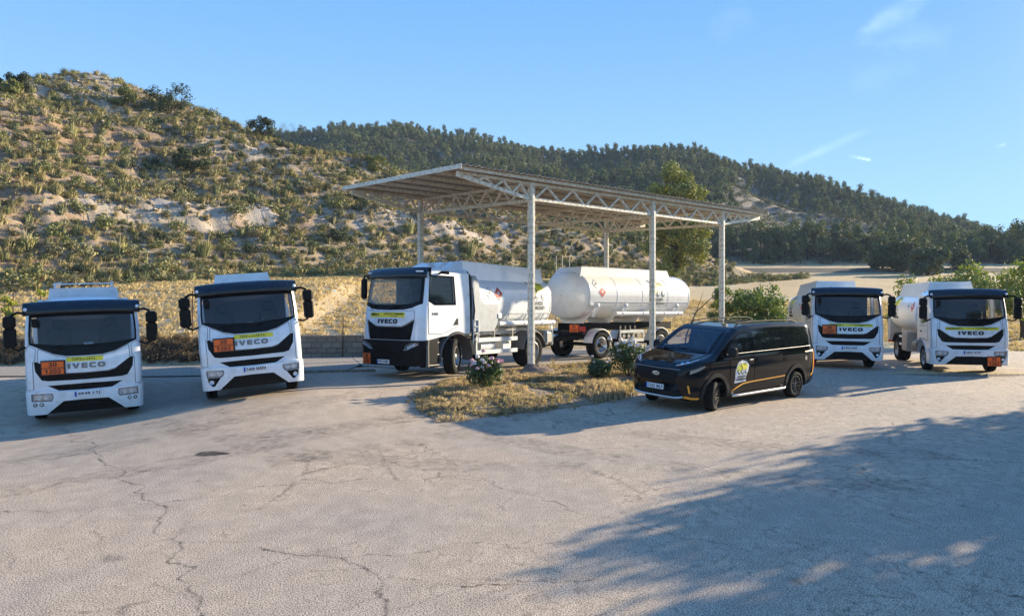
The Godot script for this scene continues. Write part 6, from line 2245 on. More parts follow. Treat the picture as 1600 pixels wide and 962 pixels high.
func make_van() -> Node3D:
	var t := thing("van", "shiny black passenger van with orange side stripes and roof rails", "van")
	var scr := poly([Vector2(-0.77, 0.0), Vector2(0, 0.04), Vector2(0.77, 0.0), Vector2(0.64, -0.82), Vector2(0, -0.85), Vector2(-0.64, -0.82)])
	var scr_in := poly([Vector2(-0.70, -0.06), Vector2(0, -0.03), Vector2(0.70, -0.06), Vector2(0.59, -0.75), Vector2(0, -0.78), Vector2(-0.59, -0.75)])
	var door := poly([Vector2(-0.34, 1.33), Vector2(-0.62, 1.56), Vector2(-0.92, 1.74), Vector2(-1.10, 1.79), Vector2(-1.42, 1.80), Vector2(-1.48, 1.72), Vector2(-1.50, 1.36), Vector2(-1.40, 1.32)])
	var door_in := poly([Vector2(-0.44, 1.37), Vector2(-0.66, 1.54), Vector2(-0.95, 1.70), Vector2(-1.12, 1.75), Vector2(-1.40, 1.76), Vector2(-1.44, 1.70), Vector2(-1.45, 1.38), Vector2(-1.38, 1.365)])
	put(t, "body", van_body(poly([Vector2(-0.72, -0.04), Vector2(0, -0.01), Vector2(0.72, -0.04), Vector2(0.605, -0.77), Vector2(0, -0.80), Vector2(-0.605, -0.77)]), poly([Vector2(-0.40, 1.355), Vector2(-0.64, 1.55), Vector2(-0.93, 1.72), Vector2(-1.11, 1.77), Vector2(-1.41, 1.78), Vector2(-1.46, 1.71), Vector2(-1.475, 1.37), Vector2(-1.39, 1.345)])), M.van_black)
	var UPF := Vector3(0, 1, 0.6)
	var mb := MB.new()
	skin(mb, van_top, scr, [scr_in], 0.12, 0.012, 0.014, UPF)
	put(t, "windscreen_border", mb, M.frit)
	mb = MB.new()
	skin(mb, van_top, scr_in, [], 0.12, 0.008, 0.0, UPF)
	put(t, "windscreen", mb, M.glass)
	for q in [[-0.6, 0.05], [0.0, 0.62]]:
		mb = MB.new()
		var pts := []
		for i in 6:
			pts.append(van_top(Vector2(lerpf(q[0], q[1], i / 5.0), -0.05 - 0.02 * i / 5.0)) + Vector3(0, 0.03, 0.01))
		mb.tube(pts, 0.011, 0.008, 5)
		put(t, "wiper", mb, M.black_plastic)
	# bonnet joint
	mb = MB.new()
	skin(mb, van_top, mirrored([Vector2(0, 0.80), Vector2(0.42, 0.76), Vector2(0.60, 0.66), Vector2(0.72, 0.30), Vector2(0.78, 0.07), Vector2(0.4, 0.10), Vector2(0, 0.11)]), [], 0.12, 0.010, 0.012, UPF)
	put(t, "bonnet", mb, M.van_black)
	var F := Vector3(0, 0.1, 1)
	mb = MB.new()
	var gril := mirrored([Vector2(0, 0.70), Vector2(0.50, 0.72), Vector2(0.60, 0.80), Vector2(0.62, 0.93), Vector2(0.40, 0.985), Vector2(0, 1.0)])
	skin(mb, van_front, gril, [], 0.1, 0.006, 0.008, F)
	for i in 4:
		skin(mb, van_front, poly([Vector2(-0.55, 0.735 + i * 0.06), Vector2(0.55, 0.735 + i * 0.06), Vector2(0.55, 0.755 + i * 0.06), Vector2(-0.55, 0.755 + i * 0.06)]), [], 0.12, 0.02, 0.014, F)
	var gr := put(t, "grille", mb, M.grille_black)
	mb = MB.new()
	var line := []
	for i in 15:
		var x := lerpf(-0.66, 0.66, i / 14.0)
		line.append(van_front(Vector2(x, 1.0 + 0.02 * absf(x) - 0.02)) + Vector3(0, 0.0, 0.012))
	mb.tube(line, 0.009, 0.009, 5)
	put(gr, "grille_trim", mb, M.steel)
	mb = MB.new()
	var oc := van_front(Vector2(0, 0.86)) + Vector3(0, 0, 0.022)
	for i in 24:
		var a := TAU * i / 24.0
		var b := TAU * (i + 1) / 24.0
		mb.tri(oc + Vector3(0, 0, 0.012), oc + Vector3(cos(a) * 0.105, sin(a) * 0.045, 0), oc + Vector3(cos(b) * 0.105, sin(b) * 0.045, 0), F, F, F)
	var badge := put(t, "badge", mb, M.alloy_bright)
	letters(badge, "maker_name", "Ford", 0.05, 0.14, oc + Vector3(0, 0, 0.012), Vector3.ZERO, M.print_navy, 0.004, "Droid Serif")
	plate(t, "7332 NLP", van_front(Vector2(-0.02, 0.555)) + Vector3(0, 0, 0.022), Vector3(-4, 0, 0))
	# lower air intake and skid plate
	mb = MB.new()
	skin(mb, van_front, mirrored([Vector2(0, 0.38), Vector2(0.55, 0.39), Vector2(0.60, 0.48), Vector2(0, 0.48)]), [], 0.12, 0.006, 0.008, F)
	put(t, "air_intake", mb, M.van_clad)
	mb = MB.new()
	line = []
	for i in 13:
		var x := lerpf(-0.72, 0.72, i / 12.0)
		line.append(van_front(Vector2(x, 0.345)) + Vector3(0, -0.02 + 0.05 * pow(absf(x) / 0.72, 6.0), 0.02))
	mb.tube(line, 0.03, 0.03, 8)
	put(t, "skid_plate", mb, M.alloy_bright)
	for s in [-1.0, 1.0]:
		var sd := func(p: Vector2) -> Vector3: return van_surf(p, s)
		var S := Vector3(s, 0.1, 0)
		# headlight: on the nose and round on to the wing
		var hl := node(t, "headlight")
		mb = MB.new()
		skin(mb, func(p: Vector2) -> Vector3: return van_top(Vector2(s * p.x, p.y)) , poly([Vector2(0.46, 0.835), Vector2(0.60, 0.76), Vector2(0.72, 0.60), Vector2(0.79, 0.40), Vector2(0.84, 0.40), Vector2(0.80, 0.60), Vector2(0.70, 0.765), Vector2(0.56, 0.855)]), [], 0.08, 0.016, 0.012, Vector3(s * 0.4, 1, 1))
		put(hl, "lens", mb, M.tinted_glass)
		mb = MB.new()
		line = []
		for q in [Vector2(0.50, 0.855), Vector2(0.62, 0.815), Vector2(0.74, 0.70), Vector2(0.83, 0.45)]:
			line.append(van_top(Vector2(s * q.x, q.y)) + Vector3(s * 0.02, 0.012, 0.025))
		mb.tube(line, 0.012, 0.010, 5)
		for q in [Vector2(0.62, 0.785), Vector2(0.70, 0.69)]:
			mb.lathe(van_top(Vector2(s * q.x, q.y)) + Vector3(s * 0.008, 0.012, 0.012), Vector3(s * 0.6, 0.7, 1), [Vector2(0, 0.035), Vector2(0.012, 0.03), Vector2(0.014, 0)], 12)
		put(hl, "reflector", mb, M.lamp_silver)
		mb = MB.new()
		skin(mb, sd, poly([Vector2(0.80, 0.90), Vector2(0.79, 0.985), Vector2(0.46, 1.085), Vector2(0.40, 1.065), Vector2(0.62, 0.965)]), [], 0.08, 0.010, 0.008, S)
		put(hl, "side_reflector", mb, M.steel)
		# fog lamp pocket with orange bars
		mb = MB.new()
		skin(mb, van_front, poly([Vector2(s * 0.44, 0.50), Vector2(s * 0.62, 0.52), Vector2(s * 0.64, 0.63), Vector2(s * 0.60, 0.66)]), [], 0.1, 0.006, 0.006, F)
		put(t, "fog_lamp", mb, M.tinted_glass)
		mb = MB.new()
		skin(mb, sd, poly([Vector2(0.80, 0.46), Vector2(0.77, 0.46), Vector2(0.80, 0.64), Vector2(0.835, 0.64)]), [], 0.1, 0.016, 0.014, S)
		put(t, "orange_trim", mb, M.van_orange)
		mb = MB.new()
		skin(mb, sd, poly([Vector2(0.86, 0.36), Vector2(0.72, 0.325), Vector2(0.55, 0.325), Vector2(0.55, 0.355), Vector2(0.72, 0.36), Vector2(0.855, 0.40)]), [], 0.1, 0.02, 0.02, S)
		put(t, "orange_trim", mb, M.van_orange)
		# glass
		mb = MB.new()
		skin(mb, sd, door, [door_in], 0.14, 0.010, 0.012, S)
		put(t, "window_frame", mb, M.frit)
		mb = MB.new()
		skin(mb, sd, door_in, [], 0.2, 0.006, 0.0, S)
		put(t, "front_window", mb, M.glass)
		for r in [[Vector2(-1.60, 1.345), Vector2(-1.58, 1.80), Vector2(-2.86, 1.815), Vector2(-2.86, 1.355)], [Vector2(-2.90, 1.357), Vector2(-2.90, 1.815), Vector2(-4.02, 1.80), Vector2(-4.17, 1.74), Vector2(-4.22, 1.60), Vector2(-4.17, 1.47), Vector2(-4.0, 1.40), Vector2(-3.5, 1.365)]]:
			mb = MB.new()
			skin(mb, sd, poly(r), [], 0.2, 0.008, 0.010, S)
			put(t, "rear_side_window", mb, M.tinted_glass)
		# doors as raised panels so that their joints show
		for r in [[Vector2(-0.55, 0.62), Vector2(-0.52, 1.24), Vector2(-1.50, 1.27), Vector2(-1.52, 0.44), Vector2(-0.72, 0.44)], [Vector2(-1.56, 0.44), Vector2(-1.54, 1.27), Vector2(-2.80, 1.29), Vector2(-2.82, 0.44)]]:
			mb = MB.new()
			skin(mb, sd, poly(r), [], 0.16, 0.007, 0.009, S)
			var dr := put(t, "door", mb, M.van_black)
			mb = MB.new()
			var hz: float = -1.36 if r[0].x > -1.0 else -1.72
			mb.box(van_surf(Vector2(hz, 1.13), s) + Vector3(s * 0.03, 0, 0), Vector3(0.03, 0.035, 0.17), 0.012)
			put(dr, "handle", mb, M.alloy_bright if r[0].x > -1.0 else M.van_black)
		# bright line under the glass
		mb = MB.new()
		line = []
		for i in 9:
			line.append(van_surf(Vector2(lerpf(-0.42, -4.2, i / 8.0), lerpf(1.30, 1.335, i / 8.0)), s) + Vector3(s * 0.012, 0, 0))
		mb.tube(line, 0.009, 0.009, 5)
		put(t, "waist_trim", mb, M.steel)
		# wheel arches, sill, stripes
		for z in [0.0, -3.5]:
			mb = MB.new()
			var outer := []
			for i in 19:
				var a := deg_to_rad(lerpf(-8.0, 188.0, i / 18.0))
				outer.append(Vector2(z, 0.36) + Vector2(cos(a), sin(a)) * 0.535)
			for i in range(18, -1, -1):
				var a := deg_to_rad(lerpf(-8.0, 188.0, i / 18.0))
				outer.append(Vector2(z, 0.36) + Vector2(cos(a), sin(a)) * 0.44)
			skin(mb, sd, poly(outer), [], 0.1, 0.022, 0.06, S)
			put(t, "arch_trim", mb, M.van_clad)
			wheel(t, Vector3(s * 0.885, 0.345, z), 0.345, 0.235, s, 0.225, "alloy", deg_to_rad(20.0) if z > -1.0 else 0.0)
		mb = MB.new()
		skin(mb, sd, poly([Vector2(-0.52, 0.28), Vector2(-0.52, 0.42), Vector2(-2.98, 0.42), Vector2(-2.98, 0.28)]), [], 0.3, 0.012, 0.02, S)
		put(t, "sill", mb, M.van_clad)
		mb = MB.new()
		mb.tube([Vector3(s * 0.97, 0.30, -0.66), Vector3(s * 1.04, 0.31, -0.85), Vector3(s * 1.05, 0.32, -2.8), Vector3(s * 0.97, 0.31, -2.98)], 0.035, 0.035, 8)
		put(t, "running_board", mb, M.alloy_bright)
		mb = MB.new()
		skin(mb, sd, poly([Vector2(-0.60, 0.42), Vector2(-0.80, 0.50), Vector2(-1.05, 0.575), Vector2(-1.4, 0.60), Vector2(-2.95, 0.64), Vector2(-2.95, 0.612), Vector2(-1.4, 0.572), Vector2(-1.07, 0.548), Vector2(-0.83, 0.475), Vector2(-0.655, 0.42)]), [], 0.2, 0.012, 0.004, S)
		put(t, "orange_stripe", mb, M.van_orange)
		mb = MB.new()
		skin(mb, sd, poly([Vector2(-3.9, 1.20), Vector2(-4.36, 1.235), Vector2(-4.40, 0.60), Vector2(-4.22, 0.52), Vector2(-4.22, 0.56), Vector2(-4.34, 0.62), Vector2(-4.305, 1.19), Vector2(-3.9, 1.175)]), [], 0.14, 0.012, 0.004, S)
		put(t, "orange_stripe", mb, M.van_orange)
		mb = MB.new()
		skin(mb, sd, poly([Vector2(-4.42, 1.30), Vector2(-4.41, 0.72), Vector2(-4.50, 0.72), Vector2(-4.49, 1.30)]), [], 0.1, 0.014, 0.006, S)
		put(t, "tail_light", mb, M.red_lens)
		mb = MB.new()
		skin(mb, sd, ring2(Vector2(-3.93, 1.02), 0.06, 14), [], 0.1, 0.012, 0.0, S)
		put(t, "fuel_cap_badge", mb, M.steel)
		# mirror
		var mi := node(t, "mirror")
		mb = MB.new()
		rounded_box(mb, Vector3(s * 1.13, 1.37, -0.42), Vector3(0.24, 0.25, 0.16), 0.06)
		put(mi, "housing", mb, M.van_clad)
		mb = MB.new()
		mb.bar(van_surf(Vector2(-0.40, 1.27), s), Vector3(s * 1.06, 1.30, -0.41), 0.07, 0.05, 0.02)
		put(mi, "arm", mb, M.van_clad)
		mb = MB.new()
		mb.box(Vector3(s * 1.13, 1.37, -0.504), Vector3(0.19, 0.19, 0.006))
		put(mi, "mirror_glass", mb, M.mirror_glass)
		# roof rail
		mb = MB.new()
		line = [van_top(Vector2(s * 0.66, -1.15)), van_top(Vector2(s * 0.66, -1.3)) + Vector3(0, 0.06, 0)]
		for i in 5:
			line.append(van_top(Vector2(s * 0.66, lerpf(-1.8, -3.7, i / 4.0))) + Vector3(0, 0.06, 0))
		line.append(van_top(Vector2(s * 0.66, -3.95)))
		mb.tube(line, 0.018, 0.018, 6)
		put(t, "roof_rail", mb, M.van_clad)
		# door emblem on its white ground
		mb = MB.new()
		skin(mb, sd, poly([Vector2(-0.74, 0.70), Vector2(-0.74, 0.92), Vector2(-0.84, 1.08), Vector2(-1.0, 1.14), Vector2(-1.20, 1.10), Vector2(-1.29, 1.0), Vector2(-1.25, 0.86), Vector2(-1.18, 0.74), Vector2(-1.2, 0.62), Vector2(-0.72, 0.60)]), [], 0.14, 0.010, 0.0, S)
		put(t, "emblem_ground", mb, M.plate_white)
		emblem(t, func(p: Vector2) -> Vector3: return van_surf(p, s) + Vector3(s * 0.008, 0, 0), Vector2(-1.0, 0.88), 0.44, -s, S, func(e: Node, nm: String, tx: String, p: Vector2, hh: float, ww: float) -> void: letters(e, nm, tx, hh, ww, van_surf(p, s) + Vector3(s * 0.02, 0, 0), Vector3(0, 90.0 * s, 0), M.print_navy, 0.006))
		mb = MB.new()
		skin(mb, sd, poly([Vector2(0.44, 0.78), Vector2(0.30, 0.80), Vector2(0.26, 0.86), Vector2(0.40, 0.85)]), [], 0.1, 0.008, 0.0, S)
		put(t, "wing_badge", mb, M.tinted_glass)
	# inside
	mb = MB.new()
	mb.box(Vector3(0, 1.12, -0.28), Vector3(1.66, 0.3, 0.4), 0.08)
	mb.box(Vector3(0, 0.6, -2.2), Vector3(1.7, 0.06, 4.0))
	put(t, "dashboard", mb, M.interior)
	for q in [[-0.45, -1.35], [0.45, -1.35], [-0.45, -2.3], [0.45, -2.3], [-0.45, -3.2], [0.45, -3.2]]:
		mb = MB.new()
		rounded_box(mb, Vector3(q[0], 0.85, q[1] + 0.2), Vector3(0.5, 0.2, 0.5), 0.06)
		rounded_box(mb, Vector3(q[0], 1.2, q[1] - 0.05), Vector3(0.5, 0.62, 0.15), 0.06)
		rounded_box(mb, Vector3(q[0], 1.6, q[1] - 0.06), Vector3(0.28, 0.2, 0.1), 0.04)
		put(t, "seat", mb, M.interior)
	mb = MB.new()
	var wh := []
	for i in 21:
		var a := TAU * i / 20.0
		wh.append(Vector3(0.45, 1.28, -0.65) + Vector3(cos(a) * 0.19, sin(a) * 0.15, -sin(a) * 0.1))
	mb.tube(wh, 0.015, 0.015, 6)
	put(t, "steering_wheel", mb, M.interior_grey)
	mb = MB.new()
	mb.box(Vector3(0, 0.34, -1.8), Vector3(1.2, 0.2, 4.6), 0.03)
	put(t, "underbody", mb, M.chassis)
	return t

func vehicles() -> void:
	var base := {"old": false, "collar": 2.98, "hazard_low": false, "strip": [-0.40, 0.52], "name_x": 0.0, "name_mat": M.print_grey, "papers": []}
	var k := base.duplicate()
	k.merge({"label": "leftmost white tanker truck, with rectangular headlights and a low open roof frame", "old": true, "plate": "4848 LTJ", "collar": 3.02, "strip": [-0.36, 0.36], "name_x": 0.03, "papers": [[0.1, 0.2, 0.4]]}, true)
	sit(medium_truck(k), -9.62, 16.75, deg_to_rad(29.0), -1.22, -4.9, 0.95, -1000.0, 0.07)
	k = base.duplicate()
	k.merge({"label": "white tanker truck between the leftmost truck and the canopy, papers behind its windscreen", "plate": "5498 MMH", "papers": [[-0.35, 0.3, 0.3], [0.02, 0.16, -0.3]], "strip": [-0.38, 0.50]}, true)
	sit(medium_truck(k), -6.08, 17.55, deg_to_rad(22.5), -1.22, -4.9, 0.95, -1000.0, 0.07)
	k = base.duplicate()
	k.merge({"label": "white tanker truck with orange hazard plate by its grille, just behind the black van", "plate": "2350 JMR", "papers": [[0.05, 0.35, 0.2], [0.5, 0.4, -0.2], [0.72, 0.25, 0.2]], "strip": [-0.62, 0.78], "name_mat": M.print_black, "name_x": 0.08}, true)
	sit(medium_truck(k), 11.5, 25.3, deg_to_rad(-12.0), -1.22, -4.9, 0.95, -1000.0, 0.07)
	k = base.duplicate()
	k.merge({"label": "rightmost white tanker truck with an orange hazard plate low on its bumper", "plate": "5667 KTV", "papers": [[-0.3, 0.3, 0.1], [0.55, 0.4, -0.1]], "strip": [-0.74, 0.82], "name_mat": M.print_black, "name_x": 0.0, "hazard_low": true}, true)
	sit(medium_truck(k), 15.02, 24.2, deg_to_rad(-14.5), -1.22, -4.9, 0.95, -1000.0, 0.07)
	sit(heavy_truck(), -2.61, 22.57, deg_to_rad(-37.5), 0.0, -3.9, 1.0, PAD_Y)
	sit(tank_trailer(), 2.71, 29.6, deg_to_rad(-48.5), 0.0, -3.75, 1.0, PAD_Y)
	sit(make_van(), 4.12, 18.0, deg_to_rad(-51.0), 0.0, -3.5, 0.88)

# ---------------------------------------------------------------- plants
func rnd_dir() -> Vector3:
	var z := rng.randf_range(-1.0, 1.0)
	var a := rng.randf() * TAU
	var r := sqrt(1.0 - z * z)
	return Vector3(r * cos(a), z, r * sin(a))

# leaves spread through an uneven clump
func clump(mb: MB, c: Vector3, r: Vector3, n: int, size: float, c0: Color, c1: Color, shell := 0.45, slim := 0.55) -> void:
	for i in n:
		var d := rnd_dir()
		var k := lerpf(shell, 1.0, pow(rng.randf(), 0.6))
		var p := c + d * r * k
		var nn := (Vector3(d.x / r.x, d.y / r.y, d.z / r.z).normalized() + rnd_dir() * 0.75 + Vector3(0, 0.25, 0)).normalized()
		var u := nn.cross(rnd_dir()).normalized()
		var v := nn.cross(u)
		var s := size * rng.randf_range(0.6, 1.35)
		mb.tint = c0.lerp(c1, rng.randf())
		mb.quad(p - u * s, p - v * s * slim, p + u * s, p + v * s * slim, nn)

func blades(mb: MB, n: int, h: float, spread: float, w: float, c0: Color, c1: Color, droop := 0.35) -> void:
	for i in n:
		var a := rng.randf() * TAU
		var dv := Vector3(cos(a), 0, sin(a))
		var b := dv * rng.randf() * spread * 0.35
		var hh := h * rng.randf_range(0.55, 1.0)
		var lean := spread * rng.randf_range(0.25, 1.0)
		var m := b + dv * lean * 0.4 + Vector3(0, hh * 0.65, 0)
		var e := b + dv * lean + Vector3(0, hh * (1.0 - droop * lean / maxf(spread, 0.01)), 0)
		var sd := Vector3(-dv.z, 0, dv.x) * w
		var nn := (dv * 0.9 + Vector3(0, 0.45, 0) + rnd_dir() * 0.5).normalized()
		mb.tint = c0.lerp(c1, rng.randf())
		mb.quad(b - sd, b + sd, m + sd * 0.8, m - sd * 0.8, nn)
		mb.tri(m - sd * 0.8, m + sd * 0.8, e, nn, nn, nn)

func leafy() -> MB:
	var mb := MB.new()
	mb.tinted = true
	return mb

func limb(mb: MB, a: Vector3, b: Vector3, r0: float, r1: float) -> void:
	var m := (a + b) * 0.5 + rnd_dir() * a.distance_to(b) * 0.06
	mb.tube([a, m, b], r0, r1, 6)

func island() -> void:
	var pts := [Vector2(-2.45, 18.2), Vector2(-2.1, 16.7), Vector2(-1.45, 15.75), Vector2(-0.57, 16.35), Vector2(0.74, 17.1), Vector2(2.02, 17.95), Vector2(2.9, 18.9), Vector2(3.7, 21.2), Vector2(5.2, 24.6), Vector2(6.9, 27.4), Vector2(6.0, 29.5), Vector2(3.88, 27.62), Vector2(-0.9, 22.45), Vector2(-2.3, 20.3)]
	var outline := poly(pts)
	var mb := leafy()
	mb.tint = Color(0.36, 0.27, 0.17)
	var edge := func(p: Vector2) -> float:
		var m := 1e9
		for i in pts.size():
			m = minf(m, p.distance_to(Geometry2D.get_closest_point_to_segment(p, pts[i], pts[(i + 1) % pts.size()])))
		return m
	var surf := func(p: Vector2) -> Vector3:
		var k: float = smoothstep(0.0, 0.7, edge.call(p))
		return Vector3(p.x, lot(p.x, p.y) + 0.012 + 0.11 * k + 0.05 * k * fine_noise.get_noise_2d(p.x * 3.0, p.y * 3.0), -p.y)
	skin(mb, surf, outline, [], 0.35, 0.0, 0.03, Vector3.UP)
	tag(put(self, "verge", mb, M.soil), "planted verge of dry earth and grass in front of the canopy", "", "", "structure")
	rng.seed = 41
	var g1 := leafy()
	blades(g1, 16, 0.13, 0.15, 0.006, Color(0.70, 0.57, 0.35), Color(0.48, 0.38, 0.22), 0.5)
	var g2 := leafy()
	blades(g2, 14, 0.10, 0.13, 0.007, Color(0.36, 0.31, 0.14), Color(0.52, 0.44, 0.22), 0.5)
	for q in [[g1, 4200, "straw coloured dry grass covering the verge"], [g2, 1700, "short greenish dry weeds scattered over the verge"]]:
		var where := []
		var tint := []
		var tries := 0
		while where.size() < q[1] and tries < 40000:
			tries += 1
			var p := Vector2(rng.randf_range(-2.6, 6.0), rng.randf_range(15.6, 27.5))
			var into := Geometry2D.is_point_in_polygon(p, outline)
			if not into and (edge.call(p) > 0.28 or rng.randf() < 0.55 + edge.call(p) * 1.6):
				continue
			if patch_noise.get_noise_2d(p.x * 9.0 + (50.0 if q[0] == g2 else 0.0), p.y * 9.0) < -0.04:
				continue
			var v: Vector3 = surf.call(p) if into else Vector3(p.x, lot(p.x, p.y), -p.y)
			var s := rng.randf_range(0.6, 1.35) * (1.0 if into else 0.6)
			var tall := 1.0 + 1.3 * smoothstep(1.4, 2.6, p.x) * (1.0 - smoothstep(19.5, 20.5, p.y))
			where.append(Transform3D(Basis(Vector3.UP, rng.randf() * TAU).scaled(Vector3(s, s * tall, s)), v))
			var w := rng.randf_range(0.75, 1.15)
			tint.append(Color(w, w * rng.randf_range(0.93, 1.02), w * 0.98))
		tag(many("dry_grass", q[0].mesh(), M.straw, where, tint), q[2], "grass", "", "stuff")
	# rose bushes
	for b in [[Vector2(-0.72, 19.3), 1.1, "rose bush with pink blooms on the verge beside the tanker's front wheel", 1, 0.60], [Vector2(3.45, 22.0), 1.3, "tall rose bush with pale blooms beside the bonnet of the black van", 2, 0.7], [Vector2(2.5, 21.2), 0.75, "small rose bush with few white blooms between post and van", 3, 0.6]]:
		rng.seed = 100 + b[3]
		var t := thing("rose_bush", b[2], "bush", "rose bushes on the verge")
		t.position = surf.call(b[0])
		var s: float = b[1]
		var stems := MB.new()
		var tops := []
		for i in 13:
			var a := rng.randf() * TAU
			var e := Vector3(cos(a) * rng.randf_range(0.1, 0.5), rng.randf_range(0.55, 0.92), sin(a) * rng.randf_range(0.1, 0.45)) * s
			limb(stems, Vector3(cos(a), 0, sin(a)) * 0.05, e, 0.012, 0.006)
			tops.append(e)
		put(t, "stem", stems, M.bark)
		var lv := leafy()
		for e in tops:
			clump(lv, e * 0.72, Vector3(0.21, 0.19, 0.21) * s, 90, 0.045, Color(0.045, 0.085, 0.03), Color(0.10, 0.14, 0.045), 0.2, 0.6)
		clump(lv, Vector3(0, 0.42, 0) * s, Vector3(0.48, 0.36, 0.44) * s, 900, 0.045, Color(0.035, 0.065, 0.022), Color(0.09, 0.12, 0.04), 0.3, 0.6)
		put(t, "foliage", lv, M.leaf)
		for i in (24 if b[3] != 3 else 5):
			var fl := MB.new()
			var e: Vector3 = tops[i % tops.size()] + rnd_dir() * (0.03 if i < tops.size() else 0.15) * s
			if i >= 7:
				e = Vector3(rng.randf_range(-0.42, 0.42), rng.randf_range(0.45, 0.8), rng.randf_range(-0.1, 0.42)) * s
			for j in 14:
				var d := rnd_dir()
				d.y = absf(d.y)
				var u := d.cross(Vector3(0.3, 1, 0.2)).normalized()
				var v := d.cross(u)
				var r := 0.048 * s
				fl.quad(e + d * r - u * r * 0.7, e + d * r * 1.1 - v * r * 0.7, e + d * r + u * r * 0.7, e + d * r * 0.8 + v * r * 0.7, d)
			put(t, "flower", fl, M.petal if (b[3] == 1 and i % 3 != 2) else M.petal_white)
	# weeds at the edge by the post
	rng.seed = 77
	var wd := leafy()
	blades(wd, 26, 0.55, 0.22, 0.006, Color(0.50, 0.38, 0.19), Color(0.42, 0.33, 0.15), 0.2)
	var o := put(self, "tall_weed", wd, M.straw, surf.call(Vector2(1.3, 22.9)))
	tag(o, "tall dry weed standing right of the nearest canopy post", "weed")

func make_tree(called: String, label: String, category: String, group: String, at: Vector3, h: float, rx: float, leaves: int, leaf: float, c0: Color, c1: Color, sd: int, trunk_h := 0.35, mat_leaf: Material = null, lobes := 9) -> Node3D:
	rng.seed = sd
	var t := thing(called, label, category, group)
	t.position = at
	var tr := MB.new()
	var fork := Vector3(rng.randf_range(-0.1, 0.1), trunk_h * h, rng.randf_range(-0.1, 0.1))
	tr.tube([Vector3(0, -0.25, 0), fork * 0.5 + Vector3(0.04, 0, 0.02), fork], h * 0.028 + 0.02, h * 0.02 + 0.012, 8)
	var cr := leafy()
	for i in lobes:
		var a := TAU * i / lobes + rng.randf() * 0.7
		var rr := rx * rng.randf_range(0.15, 0.72)
		var c := Vector3(cos(a) * rr, h * lerpf(trunk_h + 0.12, 0.86, rng.randf()), sin(a) * rr)
		if i == 0: c = Vector3(0, h * 0.82, 0)
		limb(tr, fork, c, h * 0.012 + 0.008, 0.012)
		var q := rx * rng.randf_range(0.32, 0.52)
		clump(cr, c, Vector3(q, q * 0.8, q), leaves / lobes, leaf, c0, c1, 0.15)
		for k in 3:
			var e := c + rnd_dir() * q * Vector3(1.0, 0.7, 1.0)
			clump(cr, e, Vector3.ONE * q * 0.5, leaves / lobes / 6, leaf, c0, c1, 0.1)
	put(t, "trunk", tr, M.bark)
	put(t, "crown", cr, mat_leaf if mat_leaf else M.leaf)
	return t

